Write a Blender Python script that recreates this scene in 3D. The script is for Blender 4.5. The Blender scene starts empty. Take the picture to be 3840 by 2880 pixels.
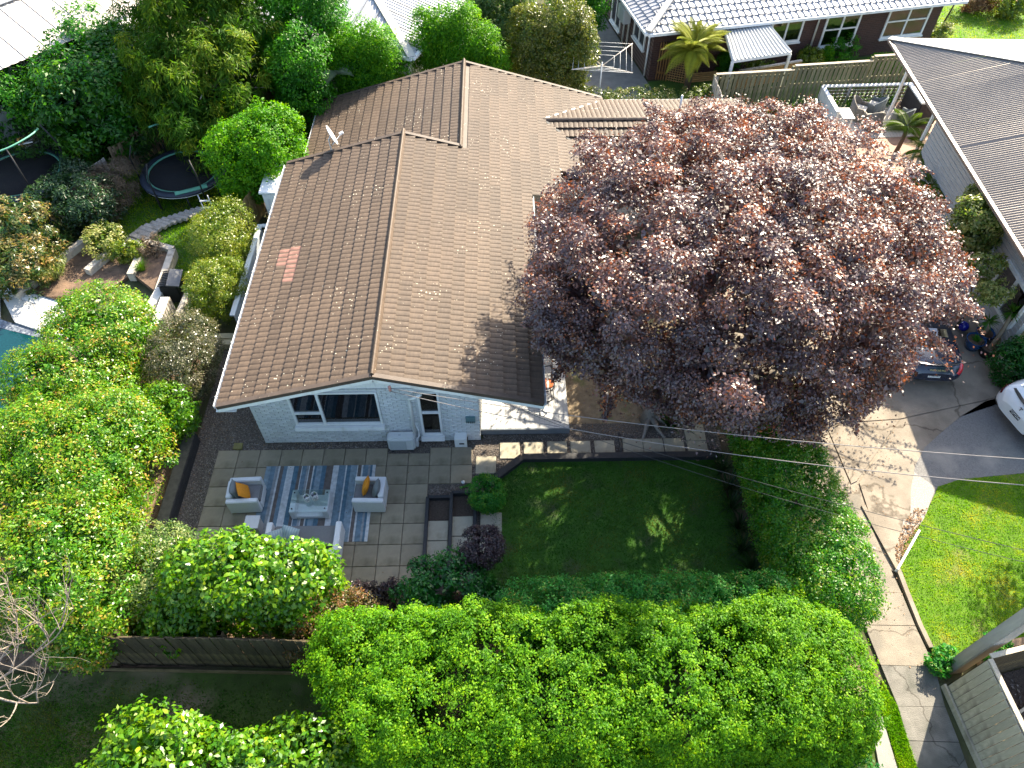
import bpy, bmesh, math, random
import numpy as np
from mathutils import Vector, Matrix, Euler
from math import radians, sin, cos, pi, sqrt
random.seed(7)
SC = bpy.context.scene
COL = SC.collection

# ------------------------------------------------------------------ camera, sky, sun, exposure
CAM = np.array([8.0131, -11.6941, 17.3961]); YAW, PITCH, ROLL, FPX = 0.02552, 0.89397, 0.007339, 2745.08
def cam_axes():
    d = np.array([sin(YAW)*cos(PITCH), cos(YAW)*cos(PITCH), -sin(PITCH)])
    r = np.array([cos(YAW), -sin(YAW), 0.0]); u = np.cross(r, d)
    return r*cos(ROLL)+u*sin(ROLL), -r*sin(ROLL)+u*cos(ROLL), d
AXR, AXU, AXD = cam_axes()
cd = bpy.data.cameras.new('camera'); cam = bpy.data.objects.new('camera', cd); COL.objects.link(cam)
cam.matrix_world = Matrix(((AXR[0], AXU[0], -AXD[0], CAM[0]), (AXR[1], AXU[1], -AXD[1], CAM[1]), (AXR[2], AXU[2], -AXD[2], CAM[2]), (0, 0, 0, 1)))
cd.sensor_width = 36; cd.lens = FPX/3840*36; cd.clip_end = 600; cd.clip_start = .1
SC.camera = cam
LDIR = Vector((-.82, -1.2, -1.02)).normalized()         # the way the sunlight travels
world = bpy.data.worlds.new('World'); SC.world = world; world.use_nodes = True
wn = world.node_tree.nodes; wl = world.node_tree.links
sky = wn.new('ShaderNodeTexSky'); sky.sky_type = 'NISHITA'; sky.sun_disc = False
sky.sun_elevation = math.asin(-LDIR.z); sky.sun_rotation = math.atan2(-LDIR.x, -LDIR.y)
sky.air_density = 1.0; sky.dust_density = 2.2; sky.ozone_density = .6
bg = wn['Background']; bg.inputs['Strength'].default_value = .13
wl.new(sky.outputs[0], bg.inputs['Color'])
sd = bpy.data.lights.new('sun', 'SUN'); sd.energy = 5.0; sd.angle = radians(.53); sd.color = (1, .89, .70)
sun = bpy.data.objects.new('sun', sd); COL.objects.link(sun); sun.rotation_euler = LDIR.to_track_quat('-Z', 'Y').to_euler(); sun.location = (20, 25, 30)
vs = SC.view_settings
vs.view_transform = 'Standard'; vs.look = 'None'; vs.gamma = 1; vs.use_curve_mapping = False; vs.exposure = 1.9
SC.cycles.max_bounces = 6; SC.cycles.transparent_max_bounces = 12; SC.cycles.diffuse_bounces = 3; SC.cycles.glossy_bounces = 3
SC.cycles.use_denoising = True; SC.cycles.sample_clamp_indirect = 6

# ------------------------------------------------------------------ points: photo position + height -> metres
def P(vx, vy, z=0.0):
    x, y = vx/.57604, vy/.57604
    d = AXR*((x-1920)/FPX) - AXU*((y-1440)/FPX) + AXD
    p = CAM + d*((z-CAM[2])/d[2])
    return (float(p[0]), float(p[1]), float(z))
def C9(k, cx, cy, z=0.0):
    k -= 1
    return P((k % 3)*737.33+cx/3, (k//3)*553+cy/3, z)
def dist(p): return float(np.dot(np.array(p)-CAM, AXD))
FV = FPX*.57604
# ------------------------------------------------------------------ materials
MATS = {}
def nt(name):
    m = bpy.data.materials.new(name); m.use_nodes = True
    n = m.node_tree.nodes; n.clear(); o = n.new('ShaderNodeOutputMaterial')
    return m, n, m.node_tree.links, o
def ramp(n, stops):
    r = n.new('ShaderNodeValToRGB'); e = r.color_ramp.elements
    while len(e) < len(stops): e.new(.5)
    for i, (p, c) in enumerate(stops): e[i].position = p; e[i].color = (*c, 1)
    return r
def mat(name, col, rough=.7, var=.25, scale=6, bump=0.0, bscale=None, spec=.3, metal=0.0, col2=None, objrand=.0, specks=None, stretch=None, coat=0, dirt=None, cracks=0):
    if name in MATS: return MATS[name]
    m, n, l, o = nt(name); b = n.new('ShaderNodeBsdfPrincipled'); l.new(b.outputs[0], o.inputs[0])
    b.inputs['Roughness'].default_value = rough; b.inputs['Specular IOR Level'].default_value = spec; b.inputs['Metallic'].default_value = metal
    b.inputs['Coat Weight'].default_value = coat
    tc = n.new('ShaderNodeTexCoord'); src = tc.outputs['Object']
    if stretch:
        mp = n.new('ShaderNodeMapping'); mp.inputs['Scale'].default_value = stretch; l.new(src, mp.inputs[0]); src2 = mp.outputs[0]
    else: src2 = src
    no = n.new('ShaderNodeTexNoise'); no.inputs['Scale'].default_value = scale; no.inputs['Detail'].default_value = 6; no.inputs['Roughness'].default_value = .65
    l.new(src2, no.inputs['Vector'])
    c2 = col2 or tuple(min(1, c*(1+var)) for c in col); c1 = tuple(c*(1-var) for c in col)
    r = ramp(n, [(.28, c1), (.5, col), (.72, c2)]); l.new(no.outputs[0], r.inputs[0]); out = r.outputs[0]
    if dirt:            # (colour, scale, threshold)
        dn = n.new('ShaderNodeTexNoise'); dn.inputs['Scale'].default_value = dirt[1]; dn.inputs['Detail'].default_value = 5; l.new(src, dn.inputs['Vector'])
        dr = ramp(n, [(dirt[2]-.06, (0, 0, 0)), (dirt[2]+.12, (1, 1, 1))]); l.new(dn.outputs[0], dr.inputs[0])
        mx = n.new('ShaderNodeMix'); mx.data_type = 'RGBA'; l.new(dr.outputs[0], mx.inputs[0]); l.new(out, mx.inputs[6]); mx.inputs[7].default_value = (*dirt[0], 1); out = mx.outputs[2]
    if objrand:
        oi = n.new('ShaderNodeObjectInfo'); ma = n.new('ShaderNodeMapRange'); ma.inputs[3].default_value = 1-objrand; ma.inputs[4].default_value = 1+objrand
        l.new(oi.outputs['Random'], ma.inputs[0]); mx = n.new('ShaderNodeMix'); mx.data_type = 'RGBA'; mx.blend_type = 'MULTIPLY'; mx.inputs[0].default_value = 1
        l.new(out, mx.inputs[6]); l.new(ma.outputs[0], mx.inputs[7]); out = mx.outputs[2]
    if specks:          # (colour, scale, threshold)
        geo = n.new('ShaderNodeNewGeometry')
        vo = n.new('ShaderNodeTexVoronoi'); vo.inputs['Scale'].default_value = specks[1]; l.new(geo.outputs['Position'], vo.inputs['Vector'])
        ns = n.new('ShaderNodeTexNoise'); ns.inputs['Scale'].default_value = .9; ns.inputs['Detail'].default_value = 3; l.new(geo.outputs['Position'], ns.inputs['Vector'])
        th = n.new('ShaderNodeMapRange'); th.inputs[1].default_value = .42; th.inputs[2].default_value = .75; th.inputs[3].default_value = .02; th.inputs[4].default_value = specks[2]; l.new(ns.outputs[0], th.inputs[0])
        lt = n.new('ShaderNodeMath'); lt.operation = 'LESS_THAN'; l.new(vo.outputs['Distance'], lt.inputs[0]); l.new(th.outputs[0], lt.inputs[1])
        mx = n.new('ShaderNodeMix'); mx.data_type = 'RGBA'; l.new(lt.outputs[0], mx.inputs[0]); l.new(out, mx.inputs[6]); mx.inputs[7].default_value = (*specks[0], 1); out = mx.outputs[2]
    l.new(out, b.inputs['Base Color'])
    if cracks:
        geo = n.new('ShaderNodeNewGeometry'); wn_ = n.new('ShaderNodeTexNoise'); wn_.inputs['Scale'].default_value = 1.3; wn_.inputs['Detail'].default_value = 5; l.new(geo.outputs['Position'], wn_.inputs['Vector'])
        va = n.new('ShaderNodeVectorMath'); va.operation = 'MULTIPLY_ADD'; va.inputs[1].default_value = (.9, .9, .9); l.new(wn_.outputs['Color'], va.inputs[0]); l.new(geo.outputs['Position'], va.inputs[2])
        vo = n.new('ShaderNodeTexVoronoi'); vo.feature = 'DISTANCE_TO_EDGE'; vo.inputs['Scale'].default_value = cracks; l.new(va.outputs[0], vo.inputs['Vector'])
        cr = ramp(n, [(.0, (.32, .30, .28)), (.012, (1, 1, 1))]); l.new(vo.outputs['Distance'], cr.inputs[0]); mx = n.new('ShaderNodeMix'); mx.data_type = 'RGBA'; mx.blend_type = 'MULTIPLY'; mx.inputs[0].default_value = .8
        l.new(b.inputs['Base Color'].links[0].from_socket, mx.inputs[6]); l.new(cr.outputs[0], mx.inputs[7]); l.new(mx.outputs[2], b.inputs['Base Color'])
    if bump:
        bn = n.new('ShaderNodeTexNoise'); bn.inputs['Scale'].default_value = bscale or scale*5; bn.inputs['Detail'].default_value = 4; l.new(src2, bn.inputs['Vector'])
        bp = n.new('ShaderNodeBump'); bp.inputs['Strength'].default_value = bump; bp.inputs['Distance'].default_value = .02
        l.new(bn.outputs[0], bp.inputs['Height']); l.new(bp.outputs[0], b.inputs['Normal'])
    MATS[name] = m; return m
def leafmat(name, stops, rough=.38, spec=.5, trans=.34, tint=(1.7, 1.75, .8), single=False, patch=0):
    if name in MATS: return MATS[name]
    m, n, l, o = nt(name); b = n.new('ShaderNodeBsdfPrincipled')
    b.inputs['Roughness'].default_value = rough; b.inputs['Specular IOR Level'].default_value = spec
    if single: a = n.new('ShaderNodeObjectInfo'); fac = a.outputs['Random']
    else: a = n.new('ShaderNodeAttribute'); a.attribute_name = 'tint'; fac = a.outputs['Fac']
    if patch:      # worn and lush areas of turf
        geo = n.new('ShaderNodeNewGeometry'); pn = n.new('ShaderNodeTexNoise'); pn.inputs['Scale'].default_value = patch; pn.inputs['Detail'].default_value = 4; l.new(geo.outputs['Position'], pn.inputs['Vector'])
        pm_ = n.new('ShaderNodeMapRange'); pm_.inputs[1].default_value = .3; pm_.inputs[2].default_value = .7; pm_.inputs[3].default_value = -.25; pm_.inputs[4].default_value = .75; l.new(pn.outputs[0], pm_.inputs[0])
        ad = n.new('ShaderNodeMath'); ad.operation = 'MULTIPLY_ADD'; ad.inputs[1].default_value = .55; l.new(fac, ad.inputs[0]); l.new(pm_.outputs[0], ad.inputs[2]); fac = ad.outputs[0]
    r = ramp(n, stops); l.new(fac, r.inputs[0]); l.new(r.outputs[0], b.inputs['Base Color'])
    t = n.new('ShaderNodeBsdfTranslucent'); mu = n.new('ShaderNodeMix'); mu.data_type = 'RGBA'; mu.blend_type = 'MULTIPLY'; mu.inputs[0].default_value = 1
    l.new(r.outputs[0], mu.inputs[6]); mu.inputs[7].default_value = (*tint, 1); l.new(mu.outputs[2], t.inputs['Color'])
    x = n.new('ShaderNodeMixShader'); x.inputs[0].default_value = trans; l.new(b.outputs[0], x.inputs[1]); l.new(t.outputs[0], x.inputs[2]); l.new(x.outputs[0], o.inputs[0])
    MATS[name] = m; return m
def glassmat(name, col, alpha=.25, rough=.03):
    if name in MATS: return MATS[name]
    m, n, l, o = nt(name); g = n.new('ShaderNodeBsdfGlossy'); g.inputs['Roughness'].default_value = rough
    t = n.new('ShaderNodeBsdfTransparent'); t.inputs['Color'].default_value = (*col, 1)
    f = n.new('ShaderNodeFresnel'); f.inputs[0].default_value = 1.5
    ad = n.new('ShaderNodeMath'); ad.operation = 'ADD'; ad.inputs[1].default_value = alpha; ad.use_clamp = True; l.new(f.outputs[0], ad.inputs[0])
    x = n.new('ShaderNodeMixShader'); l.new(ad.outputs[0], x.inputs[0]); l.new(t.outputs[0], x.inputs[1]); l.new(g.outputs[0], x.inputs[2]); l.new(x.outputs[0], o.inputs[0])
    MATS[name] = m; return m
WHITE = mat('white_paint', (.74, .75, .74), .5, .06, 3, dirt=((.55, .54, .5), 2.5, .62))
CREAMBRICK = mat('painted_brick', (.60, .62, .62), .75, .12, 14, .5, 60, objrand=.08)
MORTAR = mat('painted_mortar', (.50, .52, .52), .85, .12, 14, .4, 60)
ROOF = mat('roof_brown', (.080, .055, .037), .62, .26, 2.2, .25, 90, spec=.3, objrand=.16, specks=((.55, .50, .38), 8.5, .19), stretch=(1.2, 6, 1))
ROOFPINK = mat('roof_pink', (.20, .105, .08), .7, .35, 5, .25, 80)
ROOFDK = mat('roof_edge_brown', (.075, .055, .042), .6, .25, 5, .2, 50, specks=((.6, .55, .4), 6, .16))
GUTTER = mat('gutter_white', (.72, .73, .73), .4, .08, 3)
PAVER = mat('paver_concrete', (.26, .222, .158), .85, .16, 2.3, .35, 70, objrand=.12, dirt=((.165, .14, .095), 1.7, .55))
STEPST = mat('stepping_stone', (.34, .31, .235), .85, .15, 4, .3, 70, objrand=.06, dirt=((.24, .21, .15), 3, .6))
CONC = mat('driveway_concrete', (.25, .213, .168), .9, .22, 1.6, .5, 45, dirt=((.165, .14, .11), .9, .53), specks=((.10, .085, .07), 7, .13), cracks=.28)
CONC2 = mat('path_concrete', (.22, .19, .15), .9, .22, 1.8, .5, 45, dirt=((.16, .145, .12), 1.3, .54), specks=((.11, .10, .085), 8, .13), cracks=.45)
ASPH = mat('asphalt', (.17, .165, .16), .9, .3, 28, .6, 60, dirt=((.26, .245, .22), 1.0, .6))
GRAV = mat('gravel_brown', (.095, .08, .068), .9, .6, 26, 1.0, 34, col2=(.23, .2, .17))
GRAVG = mat('gravel_grey', (.30, .275, .245), .9, .4, 30, .8, 40)
SOIL = mat('soil', (.12, .08, .055), .95, .4, 7, .8, 30, dirt=((.2, .13, .085), 2, .56))
DRYSOIL = mat('dry_soil', (.20, .155, .10), .95, .35, 4, .7, 30, dirt=((.10, .13, .03), 1.5, .6))
MULCH = mat('mulch', (.06, .045, .035), .95, .5, 25, 1.0, 30)
GROUND = mat('ground_soil', (.07, .075, .03), .95, .4, 1.5, .7, 20, dirt=((.10, .075, .05), .6, .52))
LAWN = mat('lawn', (.07, .15, .005), .9, .3, 2.2, .6, 60, col2=(.13, .19, .01), dirt=((.17, .16, .05), 1.3, .63))
LAWNDK = mat('lawn_shaded', (.035, .10, .010), .9, .35, 2.5, .6, 60, dirt=((.06, .07, .03), 1.2, .62))  # darker copy of the lawn, the beech's shade put into its green
BLACKT = mat('black_timber', (.030, .031, .034), .6, .3, 8, .3, 50, stretch=(1, 1, 6))
DECKP = mat('deck_paint', (.50, .50, .49), .6, .08, 4, .1, 40, objrand=.05, dirt=((.40, .39, .37), 3, .6))
DECKF = mat('deck_fascia', (.13, .15, .17), .6, .2, 5)
TIMBER = mat('weathered_timber', (.36, .33, .29), .85, .25, 3, .5, 30, objrand=.14, stretch=(8, 8, 1.2), dirt=((.2, .18, .15), 5, .6))
SLEEPER = mat('sleeper_timber', (.50, .45, .38), .85, .22, 5, .5, 30, objrand=.1, dirt=((.25, .22, .18), 4, .6))
FENCEGR = mat('fence_green_grey', (.20, .185, .11), .9, .3, 3, .5, 25, objrand=.2, stretch=(9, 9, 1), dirt=((.10, .11, .06), 2, .56))
FENCEDK = mat('fence_dark', (.075, .058, .034), .9, .4, 3, .6, 25, objrand=.22, stretch=(9, 9, 1), dirt=((.17, .135, .065), 2.5, .58))
PALEWD = mat('pale_fence_wood', (.44, .38, .28), .85, .2, 3, .4, 25, objrand=.12, stretch=(9, 9, 1), dirt=((.27, .23, .17), 3, .58))
WICKER = mat('white_wicker', (.62, .63, .64), .6, .12, 60, .6, 90)
GREYFAB = mat('grey_fabric', (.165, .165, .165), .9, .15, 40, .4, 120)
GREYFAB2 = mat('blue_grey_fabric', (.16, .18, .185), .9, .15, 40, .4, 120)
ORANGE = mat('orange_fabric', (.62, .235, .02), .85, .14, 30, .4, 120)
WHITEMETAL = mat('white_metal', (.70, .71, .71), .4, .06, 6)
ACMAT = mat('ac_casing', (.58, .60, .60), .5, .05, 6)
ACGR = mat('ac_grille', (.42, .45, .46), .5, .1, 30)
DARKMETAL = mat('dark_metal', (.03, .03, .033), .45, .2, 10)
BLACKPL = mat('black_plastic', (.022, .022, .024), .55, .2, 12)
GREYBOARD = mat('grey_weatherboard', (.42, .42, .42), .7, .08, 5)
BRICKDK = None
GLASS = glassmat('window_glass', (.72, .78, .8), .10)
GLASSD = glassmat('dark_glass', (.25, .3, .32), .16)
TABLEGL = glassmat('table_glass', (.90, .97, .95), .03)
BARK = mat('bark_brown', (.12, .09, .065), .9, .35, 6, .8, 18, stretch=(4, 4, 1))
BARKGR = mat('bark_grey', (.26, .225, .19), .85, .25, 8, .6, 20)
TWIGS = mat('dry_twig', (.20, .15, .10), .9, .3, 8)
# ------------------------------------------------------------------ mesh building
class MB:
    def __init__(s): s.v = []; s.f = []; s.m = []; s.sm = []
    def add(s, vs_, fs, mi=0, smooth=False):
        k = len(s.v); s.v += [tuple(p) for p in vs_]; s.f += [tuple(i+k for i in f) for f in fs]; s.m += [mi]*len(fs); s.sm += [smooth]*len(fs); return s
    def box(s, c, d, rz=0, R=None, mi=0, taper=1.0):
        h = [x/2 for x in d]; M = R or Matrix.Rotation(rz, 3, 'Z'); vs_ = []
        for sx, sy, sz in ((-1,-1,-1),(1,-1,-1),(1,1,-1),(-1,1,-1),(-1,-1,1),(1,-1,1),(1,1,1),(-1,1,1)):
            k = taper if sz > 0 else 1
            p = M @ Vector((sx*h[0]*k, sy*h[1]*k, sz*h[2])); vs_.append((c[0]+p.x, c[1]+p.y, c[2]+p.z))
        return s.add(vs_, [(0,3,2,1),(4,5,6,7),(0,1,5,4),(1,2,6,5),(2,3,7,6),(3,0,4,7)], mi)
    def bb(s, x0, y0, z0, x1, y1, z1, mi=0): return s.box(((x0+x1)/2,(y0+y1)/2,(z0+z1)/2),(abs(x1-x0),abs(y1-y0),abs(z1-z0)), mi=mi)
    def bar(s, a, b, w, h, up=(0,0,1), mi=0):
        a, b = Vector(a), Vector(b); d = b-a; L = d.length; d.normalize(); u = Vector(up); r = d.cross(u)
        if r.length < 1e-4: r = Vector((1,0,0))
        r.normalize(); u = r.cross(d); R = Matrix((d, -r, u)).transposed()
        return s.box((a+b)/2, (L, w, h), R=R, mi=mi)
    def tube(s, pts, r, n=8, mi=0, cap=True, smooth=True):
        pts = [Vector(p) for p in pts]; rs = r if isinstance(r, (list, tuple)) else [r]*len(pts); vs_ = []; fs = []
        ref = Vector((.3, .2, 1)).normalized()
        for i, p in enumerate(pts):
            d = (pts[min(i+1, len(pts)-1)]-pts[max(i-1, 0)]).normalized(); a = d.cross(ref)
            if a.length < .05: a = d.cross(Vector((1, 0, 0)))
            a.normalize(); b = d.cross(a)
            for k in range(n):
                t = 2*pi*k/n; q = p+(a*cos(t)+b*sin(t))*rs[i]; vs_.append(q)
        for i in range(len(pts)-1):
            for k in range(n): fs.append((i*n+k, i*n+(k+1) % n, (i+1)*n+(k+1) % n, (i+1)*n+k))
        if cap: fs.append(tuple(range(n))[::-1]); fs.append(tuple(range((len(pts)-1)*n, len(pts)*n)))
        return s.add(vs_, fs, mi, smooth)
    def lathe(s, c, prof, n=20, mi=0, R=None, smooth=True):
        vs_ = []; fs = []
        for (r, z) in prof:
            for k in range(n):
                t = 2*pi*k/n; p = Vector((r*cos(t), r*sin(t), z)); p = R @ p if R else p; vs_.append((c[0]+p.x, c[1]+p.y, c[2]+p.z))
        for i in range(len(prof)-1):
            for k in range(n): fs.append((i*n+k, i*n+(k+1) % n, (i+1)*n+(k+1) % n, (i+1)*n+k))
        return s.add(vs_, fs, mi, smooth)
    def prism(s, poly, z0, z1, mi=0):
        n = len(poly); a = sum(poly[i][0]*poly[(i+1) % n][1]-poly[(i+1) % n][0]*poly[i][1] for i in range(n))
        if a < 0: poly = poly[::-1]
        vs_ = [(p[0], p[1], z0) for p in poly]+[(p[0], p[1], z1) for p in poly]
        return s.add(vs_, [tuple(range(n))[::-1], tuple(range(n, 2*n))]+[(i, (i+1) % n, n+(i+1) % n, n+i) for i in range(n)], mi)
    def build(s, name, mats, parent=None, local=False, bevel=0, subsurf=0):
        me = bpy.data.meshes.new(name); off = Vector((0, 0, 0))
        if parent is not None and not local:
            p = parent
            while p is not None: off += p.location; p = p.parent
        me.from_pydata([(x-off.x, y-off.y, z-off.z) for x, y, z in s.v], [], s.f)
        for m in (mats if isinstance(mats, (list, tuple)) else [mats]): me.materials.append(m)
        me.polygons.foreach_set('material_index', s.m); me.polygons.foreach_set('use_smooth', s.sm)
        if bevel or subsurf:
            bm = bmesh.new(); bm.from_mesh(me)
            if bevel: bmesh.ops.bevel(bm, geom=[e for e in bm.edges if len(e.link_faces) == 2 and e.calc_face_angle(0) > .5], offset=bevel, segments=2, affect='EDGES', clamp_overlap=True)
            bm.to_mesh(me); bm.free()
        o = bpy.data.objects.new(name, me); COL.objects.link(o)
        if parent is not None: o.parent = parent
        if subsurf:
            md = o.modifiers.new('smooth', 'SUBSURF'); md.levels = subsurf; md.render_levels = subsurf
            me.polygons.foreach_set('use_smooth', [True]*len(me.polygons))
        return o
def tag(o, label=None, cat=None, group=None, kind=None):
    for k, v_ in (('label', label), ('category', cat), ('group', group), ('kind', kind)):
        if v_: o[k] = v_
    return o
def thing(name, label, cat, loc=(0, 0, 0), rz=0, group=None):
    o = bpy.data.objects.new(name, None); COL.objects.link(o); o.location = loc; o.rotation_euler = (0, 0, rz); o.empty_display_size = .1
    return tag(o, label, cat, group)
def inst(src, name, parent, M):
    o = bpy.data.objects.new(name, src); COL.objects.link(o); o.parent = parent; o.matrix_local = M; return o
def copy_tree(o, parent=None):
    c = o.copy(); COL.objects.link(c)
    if parent is not None: c.parent = parent
    for ch in list(o.children): copy_tree(ch, c)
    return c
def sheet(name, poly, z, m, kind='structure', thick=.05, parent=None):
    o = MB().prism([(p[0], p[1]) for p in poly], z-thick, z).build(name, m, parent)
    if parent is None: tag(o, kind=kind)
    return o
def boxmesh(dx, dy, dz, m, bev=.006, name='piece'):
    bm = bmesh.new(); bmesh.ops.create_cube(bm, size=1)
    for v_ in bm.verts: v_.co = (v_.co.x*dx, v_.co.y*dy, v_.co.z*dz)
    if bev: bmesh.ops.bevel(bm, geom=bm.edges[:], offset=bev, segments=1, affect='EDGES')
    me = bpy.data.meshes.new(name); bm.to_mesh(me); bm.free(); me.materials.append(m); return me
# ------------------------------------------------------------------ foliage
def unit(a): return a/np.maximum(np.linalg.norm(a, axis=1, keepdims=True), 1e-9)
def leafmesh(name, pos, nrm, dirv, L, W, tint, m, parent=None, fold=.18, shape=.45):
    n = len(pos); d = dirv-nrm*np.sum(dirv*nrm, 1, keepdims=True); d = unit(d); s = np.cross(nrm, d)
    L = np.broadcast_to(np.asarray(L, float), (n,))[:, None]; W = np.broadcast_to(np.asarray(W, float), (n,))[:, None]
    v = np.empty((n, 4, 3)); v[:, 0] = pos-d*L*.5; v[:, 2] = pos+d*L*.5-nrm*L*.10
    v[:, 1] = pos+d*L*(shape-.5)+s*W*.5+nrm*W*fold; v[:, 3] = pos+d*L*(shape-.5)-s*W*.5+nrm*W*fold
    if parent is not None:
        off = np.zeros(3); p = parent
        while p is not None: off += np.array(p.location); p = p.parent
        v -= off
    me = bpy.data.meshes.new(name); me.vertices.add(n*4); me.loops.add(n*4); me.polygons.add(n)
    me.vertices.foreach_set('co', v.astype(np.float32).ravel()); me.loops.foreach_set('vertex_index', np.arange(n*4, dtype=np.int32))
    me.polygons.foreach_set('loop_start', np.arange(0, n*4, 4, dtype=np.int32))
    at = me.attributes.new('tint', 'FLOAT', 'FACE'); at.data.foreach_set('value', tint.astype(np.float32))
    me.update(); me.materials.append(m)
    o = bpy.data.objects.new(name, me); COL.objects.link(o)
    if parent is not None: o.parent = parent
    return o
NLEAF = [0]
def sq_sample(rng, n, c, r, p=2.0, yaw=0.0, zmin=-1e9):
    """points and outward normals on rounded bodies (p=2 ellipsoid, p=4 boxy)"""
    r = np.array(r, float); ar = np.array([r[1]*r[2], r[0]*r[2], r[0]*r[1]]); ax = rng.choice(3, n, p=ar/ar.sum())
    q = rng.uniform(-1, 1, (n, 3)); q[np.arange(n), ax] = np.where(rng.random(n) < .5, -1, 1)
    q = q/(np.sum(np.abs(q)**p, 1)**(1/p))[:, None]
    nr = unit(np.sign(q)*np.abs(q)**(p-1)/r); pt = q*r
    cz, sz = cos(yaw), sin(yaw); Rm = np.array([[cz, -sz, 0], [sz, cz, 0], [0, 0, 1]])
    return pt@Rm.T+np.array(c), nr@Rm.T
BEECH_EDGE = [(1130, 610), (1128, 690), (1185, 770), (1290, 835), (1400, 885), (1500, 905), (1590, 945), (1640, 935), (1700, 962), (1770, 955), (1845, 930), (1870, 875), (1925, 855), (1940, 795), (1985, 752), (2065, 790), (2040, 742), (1992, 702), (2030, 672), (2135, 700), (2090, 625), (2120, 590), (2085, 520), (2090, 470), (2060, 430), (2015, 400), (2010, 340), (1960, 290), (1900, 245), (1840, 230), (1760, 215), (1700, 225), (1600, 205), (1500, 215), (1440, 185), (1380, 205), (1370, 260), (1290, 285), (1225, 330), (1190, 400), (1140, 460), (1150, 530)]
def to_photo(p):
    q = p-CAM; z = q@AXD; return 1106+FV*(q@AXR)/z, 829.5-FV*(q@AXU)/z
def crown(name, parent, m, bodies, n, L, W, cr=.35, nc=None, up=.35, jit=.45, droop=0.0, flat=.8, seed=1, zmin=.05, depth=.22, fill=.12, cbias=.5, out=.6, wob=.10, face_cam=True, open_to=None, trim=None):
    """bodies: (centre, radii, p, yaw). Leaves sit in clumps spread over and a little under each body's surface."""
    rng = np.random.default_rng(seed); A = []
    for b in bodies: a = np.array(b[1]); A.append(a[0]*a[1]+a[0]*a[2]+a[1]*a[2])
    A = np.array(A)/sum(A); CP = []; CN = []; CK = []
    nc = nc or int(max(12, n/60))
    for i, b in enumerate(bodies):
        k = int(nc*A[i]*1.6)+6; pt, nr = sq_sample(rng, k, b[0], b[1], b[2] if len(b) > 2 else 2.0, b[3] if len(b) > 3 else 0)
        rel = pt-np.array(b[0])
        lump = wob*(np.sin(pt[:, 0]*2.1+seed)*np.sin(pt[:, 1]*1.9+2*seed)+.6*np.sin(pt[:, 2]*2.7+pt[:, 0]*3.3))
        f = 1+lump-np.abs(rng.normal(0, depth*.5, k)); pt = np.array(b[0])+rel*f[:, None]
        keep = pt[:, 2] > zmin
        for j, o in enumerate(bodies):
            if j != i and (len(o) < 4 or not o[3]):
                qq = (pt-np.array(o[0]))/(np.array(o[1])*.86); keep &= np.sum(np.abs(qq)**(o[2] if len(o) > 2 else 2), 1) > 1
        if face_cam:   # the far underside is seen by nobody; keep it thin
            tocam = unit(CAM-pt); keep &= (np.sum(nr*tocam, 1) > -.35) | (rng.random(k) < .35)
        CP.append(pt[keep]); CN.append(nr[keep])
    CP = np.concatenate(CP); CN = np.concatenate(CN); K = len(CP)
    rcl = cr*rng.uniform(.7, 1.3, K); ct = rng.random(K)
    nl = int(n*(1-fill)); idx = rng.integers(0, K, nl)
    d = unit(CN[idx]*out+rng.normal(0, .75, (nl, 3))); rr = rcl[idx]*rng.random(nl)**.45
    off = d*rr[:, None]; off[:, 2] *= flat; off[:, 2] -= droop*rr*rng.random(nl)
    pos = CP[idx]+off
    nrm = unit(d*.35+CN[idx]*.35+np.array([0, 0, up])+rng.normal(0, jit, (nl, 3)))
    dr = d+rng.normal(0, .5, (nl, 3)); dr[:, 2] -= droop*1.3
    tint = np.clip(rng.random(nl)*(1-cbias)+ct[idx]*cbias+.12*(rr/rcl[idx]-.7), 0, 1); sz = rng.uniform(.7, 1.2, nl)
    ni = n-nl
    if ni > 0:     # inner leaves close the view to the far side
        ii = rng.integers(0, K, ni); cc = np.array([b[0] for b in bodies])
        near = np.argmin(((CP[ii][:, None]-cc[None])**2).sum(2), 1); sh = rng.uniform(.45, .86, ni)[:, None]
        ip = cc[near]+(CP[ii]-cc[near])*sh+rng.normal(0, cr*.4, (ni, 3)); ip[:, 2] = np.maximum(ip[:, 2], zmin+.05)
        pos = np.concatenate([pos, ip]); nrm = np.concatenate([nrm, unit(CN[ii]+rng.normal(0, .6, (ni, 3)))]); dr = np.concatenate([dr, rng.normal(0, 1, (ni, 3))])
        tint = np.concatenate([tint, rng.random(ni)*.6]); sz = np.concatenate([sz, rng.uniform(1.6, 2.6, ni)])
    pos[:, 2] = np.maximum(pos[:, 2], zmin*.5)
    if open_to:  # drops leaves that would shadow the given areas
        ok = np.ones(len(pos), bool); ld_ = np.array(LDIR)
        for (z_, poly, keep_) in open_to:
            q = pos+ld_*((z_-pos[:, 2])/ld_[2])[:, None]; ok &= ~(inpoly(q[:, 0], q[:, 1], poly) & (pos[:, 2] > z_)) | (rng.random(len(pos)) < keep_)
        pos, nrm, dr, tint, sz = pos[ok], nrm[ok], dr[ok], tint[ok], sz[ok]
    if trim:       # the outer outline of the crown, kept ragged
        px, py = to_photo(pos); j1, j2 = 16*np.sin(px*.031+py*.047)+rng.normal(0, 7, len(px)), 16*np.sin(px*.043-py*.029)+rng.normal(0, 7, len(px)); ok = inpoly(px+j1, py+j2, trim) | (rng.random(len(px)) < .012)
        pos, nrm, dr, tint, sz = pos[ok], nrm[ok], dr[ok], tint[ok], sz[ok]
    NLEAF[0] += len(pos)
    o = leafmesh(name, pos, nrm, dr, L*sz, W*sz*rng.uniform(.85, 1.15, len(sz)), tint, m, parent); o['kind'] = 'stuff'
    return o
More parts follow.
